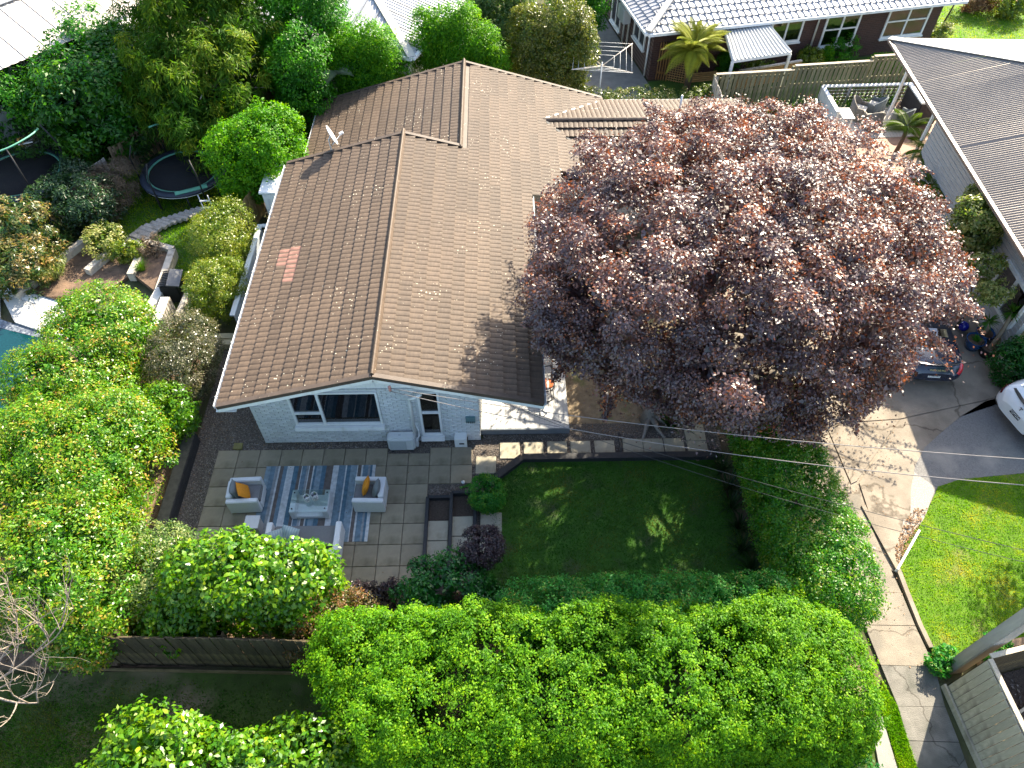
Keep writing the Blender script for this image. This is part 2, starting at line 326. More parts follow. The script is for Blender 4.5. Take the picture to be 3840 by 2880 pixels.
def body_from_box(l, t, r, b, zc, rz, squash=None):
    """photo box + centre height -> body of real size standing there"""
    c = P((l+r)/2, (t+b)/2, zc); s = FV/dist(c); rx = (r-l)/2/s
    v_ = np.array(c)-CAM; el = math.atan2(-v_[2], math.hypot(v_[0], v_[1])); h = (b-t)/2/s
    q = max(h*h-(rz*cos(el))**2, (.45*rx*sin(el))**2); ry = sqrt(q)/sin(el)
    return (c, (rx*.93, min(ry*.93, rx*1.9), rz), 2.3, 0.0)
def limbs(name, parent, m, base, tips, r0, seed=0, bend=.25, n=7):
    rnd = random.Random(seed); o = None
    for i, tp in enumerate(tips):
        a, b = Vector(base), Vector(tp); pts = []; rs = []; L = (b-a).length
        w = Vector((rnd.uniform(-1, 1), rnd.uniform(-1, 1), rnd.uniform(.2, 1)))*bend*L*.4
        for k in range(6):
            t = k/5; pts.append(a.lerp(b, t)+w*sin(pi*t)); rs.append(r0*(1-.82*t))
        o = MB().tube(pts, rs, n).build(name, m, parent)
    return o
def plant(name, label, cat, m, bodies, n, L, W, trunk_r=.05, bark=None, group=None, seed=1, part='crown', nl=4, **kw):
    cx = float(np.mean([b[0][0] for b in bodies])); cy = float(np.mean([b[0][1] for b in bodies])); top = max(b[0][2] for b in bodies)
    t = thing(name, label, cat, (cx, cy, 0), group=group)
    bark = bark or BARK
    MB().tube([(cx, cy, -.05), (cx+.03, cy, top*.35), (cx-.02, cy+.03, top*.7)], [trunk_r*1.25, trunk_r, trunk_r*.75], 8).build('trunk', bark, t)
    rnd = random.Random(seed)
    tips = []
    for k in range(nl):
        b = bodies[k % len(bodies)]; a = rnd.uniform(0, 2*pi); q = rnd.uniform(.4, .8)
        tips.append((b[0][0]+cos(a)*b[1][0]*q, b[0][1]+sin(a)*b[1][1]*q, b[0][2]+b[1][2]*rnd.uniform(-.1, .6)))
    limbs('branch', t, bark, (cx, cy, top*.45), tips, trunk_r*.7, seed)
    crown(part, t, m, bodies, n, L, W, seed=seed, **kw)
    return t
def inpoly(px, py, poly):
    c = np.zeros(len(px), bool); n = len(poly); j = n-1
    for i in range(n):
        xi, yi = poly[i][:2]; xj, yj = poly[j][:2]
        c ^= ((yi > py) != (yj > py)) & (px < (xj-xi)*(py-yi)/((yj-yi) or 1e-9)+xi); j = i
    return c
def scatter(rng, poly, n):
    P_ = np.array([p[:2] for p in poly]); lo, hi = P_.min(0), P_.max(0); out = np.zeros((0, 2))
    while len(out) < n:
        q = rng.uniform(lo, hi, (n*2, 2)); out = np.concatenate([out, q[inpoly(q[:, 0], q[:, 1], poly)]])
    return out[:n]
def blades(name, poly, n, h, m, z=0.0, seed=0, w=.02, label=None, lean=.6, clump=0):
    rng = np.random.default_rng(seed); q = scatter(rng, poly, n)
    if clump:
        c = scatter(rng, poly, clump); q = .35*q+.65*c[rng.integers(0, clump, n)]
    pos = np.c_[q, np.full(n, z)]; d = unit(np.c_[rng.normal(0, lean, (n, 2)), np.ones(n)])
    nrm = unit(np.cross(d, rng.normal(0, 1, (n, 3)))); H = h*rng.uniform(.5, 1.4, n)
    o = leafmesh(name, pos+d*H[:, None]*.45, nrm, d, H, w*rng.uniform(.7, 1.3, n), rng.random(n), m, fold=.05, shape=.3)
    NLEAF[0] += n
    return tag(o, label, kind='stuff')
def litter(name, poly, n, L, m, z, seed=0, label=None):
    rng = np.random.default_rng(seed); q = scatter(rng, poly, n); pos = np.c_[q, z+.006+rng.random(n)*.02]
    nrm = unit(np.c_[rng.normal(0, .25, (n, 2)), np.ones(n)]); o = leafmesh(name, pos, nrm, rng.normal(0, 1, (n, 3)), L*rng.uniform(.6, 1.3, n), L*.55*rng.uniform(.6, 1.3, n), rng.random(n), m)
    return tag(o, label, kind='stuff')
def pebbles(name, poly, n, r, m, z, seed=0):
    rng = np.random.default_rng(seed); q = scatter(rng, poly, n); s = r*rng.uniform(.5, 1.4, (n, 1))
    oct_ = np.array([[1, 0, 0], [0, 1, 0], [-1, 0, 0], [0, -1, 0], [0, 0, .8]]); a = rng.uniform(0, 6.28, n)
    ca, sa = np.cos(a)[:, None], np.sin(a)[:, None]; sx = rng.uniform(.7, 1.3, (n, 1))
    X = oct_[None, :, 0]*s*sx; Y = oct_[None, :, 1]*s/sx; v = np.stack([q[:, :1]+X*ca-Y*sa, q[:, 1:]+X*sa+Y*ca, z+oct_[None, :, 2]*s*np.ones_like(X)], 2).reshape(-1, 3)
    f = (np.arange(n)[:, None, None]*5+np.array([[0, 1, 4], [1, 2, 4], [2, 3, 4], [3, 0, 4]])[None]).reshape(-1, 3)
    me = bpy.data.meshes.new(name); me.from_pydata(v.tolist(), [], f.tolist()); me.materials.append(m)
    at = me.attributes.new('tint', 'FLOAT', 'FACE'); at.data.foreach_set('value', np.repeat(rng.random(n), 4).astype(np.float32))
    o = bpy.data.objects.new(name, me); COL.objects.link(o); return tag(o, kind='stuff')
def frond_mesh(name, L, W, m, n=30, arch=.35, thin=.27):
    """one feather frond: arched rib with leaflet pairs, base at the origin, pointing along +x"""
    mb = MB(); pts = []
    for i in range(8):
        t = i/7; pts.append((L*t*(1-.12*t), 0, L*(arch*t-arch*1.6*t*t)))
    mb.tube(pts, [.014*(1-.8*i/7)+.003 for i in range(8)], 4)
    for i in range(n):
        t = .1+.88*i/(n-1); x = L*t*(1-.12*t); z = L*(arch*t-arch*1.6*t*t); w = W*sin(pi*min(1, .18+.82*t)**.8)*.5+.02; d = L/n*thin
        for sgn in (-1, 1):
            mb.add([(x-d, 0, z), (x+d, 0, z), (x+d*.9+w*.18, sgn*w*.55, z-w*.02), (x+w*.42, sgn*w, z-w*.34), (x-d*.6+w*.16, sgn*w*.5, z-w*.05)], [(0, 1, 2, 3, 4)])
    me = mb.build(name, m); d = me.data; bpy.data.objects.remove(me); return d
def text_mesh(name, s, size, m, ext=.002):
    c = bpy.data.curves.new(name, 'FONT'); c.body = s; c.size = size; c.extrude = ext; c.align_x = 'CENTER'; c.align_y = 'CENTER'; c.resolution_u = 2
    o = bpy.data.objects.new(name, c); COL.objects.link(o); dg = bpy.context.evaluated_depsgraph_get(); me = bpy.data.meshes.new_from_object(o.evaluated_get(dg))
    bpy.data.objects.remove(o); me.materials.clear(); me.materials.append(m); return me
# ------------------------------------------------------------------ ground and paving
g = sheet('ground', [(-90, -40), (110, -40), (110, 140), (-90, 140)], -.07, GROUND, thick=.3)
sheet('gravel_path', [(-.72, -5.0), (-.72, 4.05), (1.25, 4.05), (1.25, .3), (7.5, .3), (7.5, .8), (14.3, .8), (14.3, -.4), (8.5, -.4), (7.6, -1.6), (7.6, -5.0)], -.035, GRAV)
sheet('garden_bed', [(7.5, .78), (14.4, .78), (15.6, 9), (10, 9), (10, 4.5), (7.5, 4.5)], -.03, DRYSOIL)
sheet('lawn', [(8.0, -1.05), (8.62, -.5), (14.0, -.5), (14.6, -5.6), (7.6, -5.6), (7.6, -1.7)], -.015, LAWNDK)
sheet('planting_bed', [(-5.6, -6.0), (-.9, -6.0), (-.9, 4.0), (-3.4, 4.4), (-6.2, 3.6)], .16, SOIL, thick=.3)
sheet('planting_bed', [(-.9, -6.0), (8, -6.0), (8, -4.25), (-.9, -4.75)], -.025, SOIL)
sheet('verge', [(-14, -14), (16.2, -14), (16.2, -6.1), (-14, -6.1)], -.03, mat('verge_grass', (.05, .075, .015), .95, .4, 2.0, .8, 40, dirt=((.2, .15, .095), .55, .56)))
# driveway slabs, each poured on its own
dp = thing('driveway_slabs', 'driveway', 'driveway'); dp['kind'] = 'structure'; del dp['label']; del dp['category']
sheet('driveway_base', [(14.6, 9.4), (23.5, 9.4), (24, 1), (20, -1.6), (19, -2.7), (18.1, -4), (16.8, -3.5), (16.4, .5), (15, 1)], -.03, CONC)
aspc = [(2330, 860), (2212, 885), (1980, 930), (1800, 1040), (1680, 1140), (1570, 1240), (1505, 1360), (1480, 1500), (1475, 1700)]
def slab(pts, z=0.0, m=CONC): return MB().prism([p[:2] for p in pts], z-.1, z).build('slab', m, dp)
c6 = lambda x, y, z=0.0: C9(6, x, y, z); c9 = lambda x, y, z=0.0: C9(9, x, y, z)
slab([(14.6, 1.2, 0), c6(600, 1115), c6(600, 1535), c6(1098, 1532), c6(1086, 1480), c6(934, 1120), (16.9, .9, 0)][1:6])
slab([c6(941, 1119), c6(1014, 1087), c6(1405, 1060), c6(1130, 1456), c6(1093, 1474)])
slab([c6(1414, 1060)]+[c6(*q) for q in aspc]+[c6(1236, 1745), c6(1145, 1470)], .002)
slab([(14.6, 9.5, 0), (14.9, 1.1, 0), c6(934, 1113), c6(1010, 1079), c6(1408, 1053), c6(2330, 851), (23.6, 9.5, 0)], -.004)
pl = [((905, -120), (1143, -120)), ((985, 100), (1222, 100)), ((1100, 515), (1418, 523)), ((1180, 730), (1506, 735)), ((1285, 990), (1632, 1000)), ((1395, 1257), (1700, 1262)), ((1460, 1480), (1790, 1490)), ((1560, 1800), (1900, 1800))]
for i in range(len(pl)-1):
    (a, b), (c, d) = pl[i], pl[i+1]; A, B, C_, D = [Vector(c9(*q)) for q in (a, b, c, d)]
    k = .012; sl = slab([A.lerp(C_, k), B.lerp(D, k), D, C_], .004*(i % 3)-.004, CONC2 if i < 4 else mat('path_concrete_old', (.17, .16, .14), .9, .28, 1.9, .6, 40, dirt=((.10, .10, .085), 1.6, .5), cracks=.5))
slab([c9(1236, 30), c9(1432, 30), c9(1420, 120), c9(1392, 376), c9(1242, 96)], .008)
slab([c6(1108, 1540), c6(1142, 1540), c9(1143, -118), c9(905, -118), c6(905, 1540)], .0)
tag(MB().prism([c9(1215, 1345)[:2], c9(1290, 1325)[:2], c9(1430, 1800)[:2], c9(1300, 1800)[:2]], -.1, .02).build('footpath', mat('footpath_concrete', (.24, .235, .21), .9, .2, 1.5, .4, 40)), kind='structure')
kb = MB(); ks = [(1160, -40), (1235, 100), (1395, 390), (1440, 510), (1530, 735), (1600, 880)]
for a, b in zip(ks[:-1], ks[1:]): kb.bar(Vector(c9(*a))+Vector((.03, 0, -.01)), Vector(c9(*b))+Vector((.03, 0, -.01)), .11, .10)
tag(kb.build('kerb', CONC), kind='structure')
asp = [c6(2330, 850)]+[c6(*q) for q in aspc[1:]]+[c6(1560, 1700), c6(1610, 1580), c6(1662, 1492), c6(1800, 1445), c6(2212, 1405), (26, -1.2, 0), (26, 1.6, 0)]
sheet('asphalt', asp, -.012, ASPH)
sheet('gravel_edge', [c6(1500, 1400), c6(1480, 1500), c6(1475, 1640), c9(1420, -30), c9(1380, 250), c9(1560, 60), c6(1640, 1500)], -.002, GRAVG, thick=.02)
RL = [c6(1655, 1494), c6(1800, 1447), c6(2212, 1408), (26, -1.3, 0), (26, -6.3, 0), (18.95, -6.2, 0), c9(1640, 960), c9(1570, 790), c9(1440, 480), c9(1400, 370), c9(1440, 200), c9(1560, 50)]
sheet('front_lawn', RL, .0, LAWN)
GS = [c9(1292, 1090), c9(1385, 1250), c9(1565, 1800), c9(1440, 1800), c9(1300, 1330), c9(1285, 1150)]
sheet('grass_strip', GS, .0, LAWN)
# patio: every concrete paver by itself
pt = thing('patio', 'x', 'x'); del pt['label']; del pt['category']; pt['kind'] = 'structure'
pme = boxmesh(.586, .586, .05, PAVER, .008, 'paver'); pmh = boxmesh(.586, .40, .05, PAVER, .008, 'paver_short')
rnd = random.Random(3)
for r in range(8):
    for c in range(12 if r < 2 else 10):
        x, y = .6*c+.3, -.6*r-.3
        if r == 0 and c in (8,): inst(pmh, 'paver', pt, Matrix.Translation((x, y-.093, -.025))); continue
        if r == 0 and c in (9,): inst(boxmesh(.586, .40, .05, PAVER, .008, 'paver_cut'), 'paver', pt, Matrix.Translation((x, y-.093, -.025))); continue
        inst(pme, 'paver', pt, Matrix.Translation((x, y, -.025+rnd.uniform(-.004, .004))) @ Matrix.Rotation(rnd.uniform(-.006, .006), 4, 'Z'))
pp = thing('stepping_path', 'x', 'x'); del pp['label']; del pp['category']; pp['kind'] = 'structure'
sme = boxmesh(.57, .57, .05, STEPST, .008, 'stone')
for x, y in [(7.58, -.61), (8.26, -.13), (8.94, -.13), (9.61, -.13), (10.28, -.13), (10.97, -.13), (11.78, -.08), (12.37, -.08), (12.97, -.08), (13.63, .40), (13.62, -.19), (6.31, -2.62), (6.31, -3.21), (6.96, -2.50), (6.96, -3.09), (7.72, -2.40), (7.72, -2.99)]:
    inst(sme, 'stone', pp, Matrix.Translation((x, y, -.022)) @ Matrix.Rotation(random.uniform(-.012, .012), 4, 'Z'))
# low black timber edges
def edge(name, label, pts, w, h, z0=-.05, m=BLACKT, group=None, cat='garden edge'):
    t = thing(name, label, cat, (pts[0][0], pts[0][1], 0), group=group)
    for a, b in zip(pts[:-1], pts[1:]): MB().bar((a[0], a[1], z0+h/2), (b[0], b[1], z0+h/2), w, h).build('sleeper', m, t, bevel=.006)
    return t
edge('lawn_edging', 'low black timber edging around the top of the shaded lawn', [(7.84, -1.09), (8.6, -.44), (14.1, -.44)], .20, .19)
edge('path_divider', 'short black timber divider across the stepping stone path', [(11.42, .40), (11.42, -.33)], .06, .10)
edge('planter_edging', 'black timber frame of the two small beds beside the patio', [(6.02, -3.9), (6.02, -1.68), (6.68, -1.68)], .09, .19)
edge('planter_edging', 'black timber frame of the bed next to the green ball shrub', [(6.66, -3.9), (6.66, -1.56), (7.3, -1.56), (7.3, -2.6)], .085, .21)
sheet('bed_soil', [(6.06, -1.7), (6.62, -1.7), (6.62, -2.31), (6.06, -2.31)], -.005, MULCH, thick=.02)
sheet('bed_soil', [(6.70, -1.6), (7.26, -1.6), (7.26, -2.21), (6.70, -2.21)], -.003, MULCH, thick=.02)
t = thing('retaining_wall', 'black timber retaining wall beside the gravel path', 'retaining wall', (-.8, -1, 0))
for k, (zz, th) in enumerate(((.07, .2), (.27, .19))): MB().bar((-.66, .35, zz), (-.66, -4.9, zz), .12, th).build('sleeper', BLACKT, t, bevel=.006)
MB().bar((-.76, .38, .40), (-.76, -4.9, .40), .30, .045).build('capping', mat('black_timber_pale', (.075, .07, .062), .75, .35, 8, .3, 50), t, bevel=.006)  # capping is a paler black than the wall face
t = thing('garden_step', 'pale timber sleepers stepping up across the end of the gravel path', 'garden step', (-.5, 4, 0))
for k in range(2): MB().bar((-1.45, 3.95+k*.24, .10+k*.03), (1.2, 3.95+k*.24, .10+k*.03), .22, .24).build('sleeper', mat('pale_sleeper', (.48, .40, .26), .85, .2, 5, .5, 30, dirt=((.3, .24, .15), 4, .6)), t, bevel=.008)
tag(MB().box((.53, .12, .0), (.24, .2, .07)).build('brick_paver', mat('mossy_paver', (.20, .18, .07), .9, .25, 10)), 'small mossy yellow block lying on the gravel by the patio corner', 'paver')
# ------------------------------------------------------------------ the house
XL, XR, XE0, XE1, XRG, YF, YM, YR, ZRG, TS = 1.29, 7.43, .90, 9.08, 4.93, -.42, 9.85, 15.5, 3.75, .28
CA, SA = 1/sqrt(1+TS*TS), TS/sqrt(1+TS*TS)
zroof = lambda x: ZRG-TS*abs(x-XRG)
H = thing('brick_house', 'white painted brick house with a big brown tiled roof beside the patio', 'house', (4.93, 5, 0))
# walls and openings
WIN, TALL = (2.36, 4.76, .86, 2.30), (5.80, 6.38, .29, 2.28)
wb = MB(); Y0, Y1 = .262, .45
for x0, x1, z0, z1 in ((XL, WIN[0], 0, 2.42), (WIN[0], WIN[1], 0, WIN[2]), (WIN[0], WIN[1], WIN[3], 2.42), (WIN[1], TALL[0], 0, 2.42), (TALL[0], TALL[1], 0, TALL[2]), (TALL[0], TALL[1], TALL[3], 2.42), (TALL[1], XR, 0, 2.42)):
    wb.bb(x0, Y0, z0-.08 if z0 == 0 else z0, x1, Y1, z1)
FW = wb.build('front_wall', MORTAR, H)
bl, bh = .23, .076; bricks = []
for j in range(28):
    z = .043+j*.086; off = .12 if j % 2 else 0
    x = XL-off
    while x < XR-.02:
        a, b = max(x, XL), min(x+bl, XR); x += bl+.010
        segs = [(a, b)]
        for w in (WIN, TALL):
            if z+bh/2 > w[2]-.15 and z-bh/2 < w[3]+.02:
                ns = []
                for (p, q) in segs:
                    if q <= w[0] or p >= w[1]: ns.append((p, q))
                    else:
                        if p < w[0]-.03: ns.append((p, w[0]))
                        if q > w[1]+.03: ns.append((w[1], q))
                segs = ns
        for (p, q) in segs:
            if q-p > .04: bricks.append(((p+q)/2, z, q-p))
bricks.sort(key=lambda b: -(min(b[1], 2.0)))
BM = {}
def brickmesh(w):
    k = round(w, 2)
    if k not in BM: BM[k] = boxmesh(k-.002, .05, bh, CREAMBRICK, .007, 'brick')
    return BM[k]
rb = MB(); nb_ = 0; rnd = random.Random(5)
vis = [b for b in bricks if b[1] < 2.0]; hid = [b for b in bricks if b[1] >= 2.0]; rnd.shuffle(vis)
vis.sort(key=lambda b: -b[2])
for x, z, w in vis[:300]:
    inst(brickmesh(w), 'brick', FW, Matrix.Translation((x-4.93, Y0-.006+rnd.uniform(-.005, .004)-5, z)) @ Euler((rnd.uniform(-.04, .04), 0, rnd.uniform(-.012, .012))).to_matrix().to_4x4())
for x, z, w in vis[300:]+hid: rb.box((x, Y0-.006+rnd.uniform(-.005, .004), z), (w-.004, .05, bh))
tag(rb.build('brickwork', CREAMBRICK, FW), kind='stuff')
sd_ = MB(); sd_.bb(XL, .452, -.08, XL+.18, YM-.3, 2.6); sd_.bb(XR-.18, .452, -.08, XR, YM-.3, 3.0); sd_.bb(XL+.19, 4.6, -.08, XR-.19, 4.7, 2.7)
sd_.bb(1.5, YM-.28, -.08, 11.9, YM-.1, 1.7); sd_.bb(1.5, YM-.09, -.08, 1.7, YR-.4, 1.6); sd_.bb(1.71, YR-.6, -.08, 11.6, YR-.42, 1.6); sd_.bb(11.7, YM-.09, -.08, 17.4, YM+1.2, 1.6); sd_.bb(11.7, 14.6, -.08, 17.4, 14.8, 1.6); sd_.bb(17.2, YM+1.21, -.08, 17.4, 14.59, 1.7)
sd_.build('side_wall', CREAMBRICK, H)
def xz(mb, poly, y0, y1):
    n = len(poly); vs_ = [(x, y0, z) for x, z in poly]+[(x, y1, z) for x, z in poly]
    return mb.add(vs_, [tuple(range(n)), tuple(range(n, 2*n))[::-1]]+[(i, n+i, n+(i+1) % n, (i+1) % n) for i in range(n)])
gmb = MB(); xz(gmb, [(XL-.02, 2.43), (XR+.02, 2.43), (XR+.02, zroof(XR)-.14), (XRG, ZRG-.14), (XL-.02, zroof(XL)-.14)], .25, .44)
gpn = gmb.build('gable_panel', WHITE, H)
for k in range(24):   # cover boards of the gable
    x = XL+.14+k*.255; MB().bb(x-.012, .236, 2.44, x+.012, .252, zroof(x)-.16).build('batten', WHITE, gpn)
# windows
def window(x0, x1, z0, z1, mull=(), trans=(), sill=True, name='window'):
    f = MB(); y0, y1, w = .20, .32, .06
    f.bb(x0, y0, z0, x0+w, y1, z1); f.bb(x1-w, y0, z0, x1, y1, z1); f.bb(x0+w, y0, z1-w, x1-w, y1, z1); f.bb(x0+w, y0, z0, x1-w, y1, z0+w)
    for mx_ in mull: f.bb(mx_-.035, y0+.01, z0+w, mx_+.035, y1-.01, z1-w)
    for (a, b, zz) in trans: f.bb(a, y0+.012, zz-.028, b, y1-.012, zz+.028)
    wo = f.build(name, WHITE, H)
    MB().bb(x0+w*.8, .262, z0+w*.8, x1-w*.8, .268, z1-w*.8).build('pane', GLASS, wo)
    if sill:
        s = MB(); k = 4 if x1-x0 > 1 else 2
        for i in range(k): a = x0-.04+(x1-x0+.08)*i/k; s.box((a+(x1-x0+.08)/k/2, .19, z0-.075), ((x1-x0+.08)/k-.006, .19, .12), R=Matrix.Rotation(-.22, 3, 'X'))
        s.build('sill', WHITE, wo)
    return wo
window(*WIN, mull=(3.16,), trans=((2.42, 3.125, 1.38),)); window(*TALL, trans=((5.86, 6.32, 1.34),))
# what shows through the panes
rm = MB().bb(XL+.2, .47, .28, XR-.2, 4.58, .33).build('floor', mat('floor_boards', (.32, .18, .11), .5, .25, 4, stretch=(6, 1, 1)), H)
bd = thing('bed', 'low bed with a white cover seen through the wide front window', 'bed', (3.55, 1.9, .33)); MB().bb(3.05, 1.1, .34, 4.25, 3.1, .62).build('base', mat('bed_wood', (.3, .2, .12)), bd); MB().bb(3.0, 1.05, .63, 4.3, 3.15, .86).build('mattress', WHITE, bd, bevel=.05)
lp = thing('table_lamp', 'round white paper lamp behind the window glass', 'lamp', (2.86, .75, .33)); MB().tube([(2.86, .75, .33), (2.86, .75, .95)], .03).build('stem', DARKMETAL, lp)
MB().lathe((2.86, .75, 1.12), [(.06, -.18), (.16, -.15), (.24, -.05), (.25, .03), (.2, .13), (.08, .18), (.07, .17)], 20).build('shade', WHITE, lp)
# downpipe, vent, meter box
MB().tube([(5.95, .02, 2.42), (5.74, .03, 2.26), (5.62, .10, 2.12), (5.60, .15, 1.9), (5.585, .15, .0)], .042, 10).build('downpipe', WHITE, H)
v_ = MB(); v_.bb(7.05, .17, .92, 7.31, .25, 1.17)
vt = v_.build('wall_vent', mat('vent_teal', (.12, .22, .24), .6, .1, 5), H, bevel=.01)
for k in range(5): MB().bb(7.065+k*.05, .16, .92, 7.085+k*.05, .168, 1.0).build('slot', DARKMETAL, vt)
MB().bb(5.47, .2, 1.1, 5.53, .25, 1.17).build('tap_plate', WHITE, H)
# roof boards under the tiles, then the pressed tile panels
def slope_basis(org, along, up): a, u = Vector(along), Vector(up); n = a.cross(u); return Matrix((a, u, n)).transposed().to_4x4(), Vector(org)
RF = MB()
def slabq(q, th=.10):
    q = [Vector(p) for p in q]; n = (q[1]-q[0]).cross(q[3]-q[0]).normalized(); n = n if n.z > 0 else -n
    RF.add([p-n*.02 for p in q]+[p-n*th for p in q], [(0, 1, 2, 3), (7, 6, 5, 4), (0, 4, 5, 1), (1, 5, 6, 2), (2, 6, 7, 3), (3, 7, 4, 0)])
XR2 = XE1+.3457*9; XL2, XG2 = 1.02, 6.78; ZG2 = zroof(XG2); ZL2 = ZG2-TS*(XG2-XL2)
slabq([(XE0, YF, zroof(XE0)), (XRG, YF, ZRG), (XRG, YM, ZRG), (XE0, YM, zroof(XE0))]); slabq([(XRG, YF, ZRG), (XE1, YF, zroof(XE1)), (XE1, YM, zroof(XE1)), (XRG, YM, ZRG)])
slabq([(XG2, YM+.01, ZG2), (XR2, YM+.01, zroof(XR2)), (XR2, YR, zroof(XR2)), (XG2, YR, ZG2)]); slabq([(XL2, YM+.01, ZL2), (XG2, YM+.01, ZG2), (XG2, YR, ZG2), (XL2, YR, ZL2)])
XWG, YWG = 9.72, 12.85; ZWG = zroof(XWG); XWE = 17.75
slabq([(XWG, YWG, ZWG), (XWE, YWG, ZWG), (XWE, 15.25, ZWG-TS*2.4), (XWG, 15.25, ZWG-TS*2.4)]); slabq([(XWG, YWG, ZWG), (XWE, YWG, ZWG), (XWE, 10.45, ZWG-TS*2.4), (XWG, 10.45, ZWG-TS*2.4)])
RO = RF.build('roof', ROOFDK, H)
def panelmesh(L, Hc, pans, m=ROOF, name='tile_panel'):
    us = []; 
    for k in range(pans):
        for t in (0, .05, .22, .5, .78, .95): us.append(((k+t)/pans*L, .021*(1-abs(2*t-1)**2.6)))
    us.append((L, 0)); vs_ = []; n = len(us)
    for (u, h) in us: vs_.append((u, Hc+.03, h*.6+.002))
    for (u, h) in us: vs_.append((u, 0, h+.060))
    for (u, h) in us: vs_.append((u, .006, h*.3-.012))
    fs = [(i+1, i, n+i, n+i+1) for i in range(n-1)]+[(n+i+1, n+i, 2*n+i, 2*n+i+1) for i in range(n-1)]
    mb = MB().add(vs_, [f[::-1] for f in fs]); o = mb.build(name, m); me = o.data; bpy.data.objects.remove(o); return me
rndp = random.Random(11)
def panels(org, along, up, L, n, pans, Hc, courses, m=ROOF, skip=None):
    me = panelmesh(L, Hc, pans, m); R, o = slope_basis(org, along, up); base = Vector((4.93, 5, 0))
    for i in range(courses):
        for k in range(n):
            if skip and skip(i, k): continue
            M = Matrix.Translation(o-base) @ R @ Matrix.Translation((k*L, i*Hc, rndp.uniform(0, .004))) @ Matrix.Rotation(rndp.uniform(-.0025, .0025), 4, 'Z')
            inst(me, 'tile_panel', RO, M)
HL = (XRG-XE0)/CA/12; HR = (XE1-XRG)/CA/12
panels((XE0-.03, YM, zroof(XE0)-.01), (0, -1, 0), (CA, 0, SA), (YM-YF)/6, 6, 9, HL, 12)
panels((XE1+.03, YF, zroof(XE1)-.01), (0, 1, 0), (-CA, 0, SA), (YM-YF)/6, 6, 9, HR, 12)
panels((XR2+.03, YM, zroof(XR2)-.01), (0, 1, 0), (-CA, 0, SA), (YR-YM)/3, 3, 10, HR, 15)
panels((XE1+.03+.3457*3, YM-1.7, zroof(XE1+.3457*3)-.01), (0, 1, 0), (-CA, 0, SA), 1.7, 1, 9, HR, 3)
panels((XL2-.03, YR, ZL2-.01), (0, -1, 0), (CA, 0, SA), (YR-YM)/3, 3, 10, (XG2-XL2)/CA/17, 17)
panels((XWE, 15.25, ZWG-TS*2.4-.01), (-1, 0, 0), (0, -CA, SA), (XWE-XWG)/4, 4, 11, 2.4/CA/7, 7)
panels((XWG, 10.45, ZWG-TS*2.4-.01), (1, 0, 0), (0, CA, SA), (XWE-XWG)/4, 4, 11, 2.4/CA/6, 6)
pk = panelmesh(.76, HL, 4, ROOFPINK, 'faded_panel'); R, o = slope_basis((XE0-.03, YM, zroof(XE0)-.01), (0, -1, 0), (CA, 0, SA))
for (u, i) in ((4.62, 2), (4.62, 3), (5.40, 3)):
    q = inst(pk, 'faded_panel', RO, Matrix.Translation(o-Vector((4.93, 5, 0))) @ R @ Matrix.Translation((u, i*HL-.002, .008))); q['label'] = 'faded pink tile panel'
def cap(a, b, w=.13, h=.06, name='ridge_cap', m=ROOFDK):
    a, b = Vector(a), Vector(b); d = (b-a).normalized(); r = d.cross(Vector((0, 0, 1))).normalized(); u = r.cross(d); n = max(1, int((b-a).length/.42)); mb = MB()
    for k in range(n):
        p, q = a.lerp(b, k/n), a.lerp(b, (k+1)/n+.012); lift = u*.012
        pr = [(-w, -.035), (-w, .0), (-w*.4, h*.8), (0, h), (w*.4, h*.8), (w, 0), (w, -.035)]; m_ = len(pr)
        mb.add([p+r*x+u*z for x, z in pr]+[q+r*x+u*z+lift for x, z in pr], [(i, i+1, m_+i+1, m_+i) for i in range(m_-1)]+[tuple(range(m_))[::-1], tuple(range(m_, 2*m_))])
    return mb.build(name, m, RO)
cap((XRG, YF-.02, ZRG+.03), (XRG, YM+.05, ZRG+.03), .075, .10, m=ROOF); cap((XG2, YM, ZG2+.035), (XG2, YR+.02, ZG2+.035), .075, .10, m=ROOF); cap((XWG, YWG, ZWG+.03), (XWE, YWG, ZWG+.03), .09, .05)
def verge_cap(a, b): # box cover over the tile ends at a gable
    a, b = Vector(a), Vector(b); MB().bar(a, b, .13, .11).build('verge_cap', ROOFDK, RO)
for (p, q) in (((XE0-.03, YF-.03, zroof(XE0)+.02), (XRG, YF-.03, ZRG+.02)), ((XRG, YF-.03, ZRG+.02), (XE1+.03, YF-.03, zroof(XE1)+.02)), ((XE0-.03, YM+.03, zroof(XE0)+.03), (XRG, YM+.03, ZRG+.03)), ((XRG, YM+.03, ZRG+.03), (XG2+.05, YM+.03, ZG2+.03)), ((XL2-.03, YR, ZL2+.02), (XG2, YR, ZG2+.02)), ((XG2, YR, ZG2+.02), (XR2, YR, zroof(XR2)+.02))): verge_cap(p, q)
MB().bar((XWG+.05, YWG+.05, ZWG+.03), (12.15, 15.28, zroof(12.15)+.03), .07, .03).build('valley', GUTTER, RO)
MB().bar((XWG+.05, YWG-.05, ZWG+.02), (12.0, 10.55, zroof(12.0)+.02), .10, .03).build('valley', BLACKT, RO)
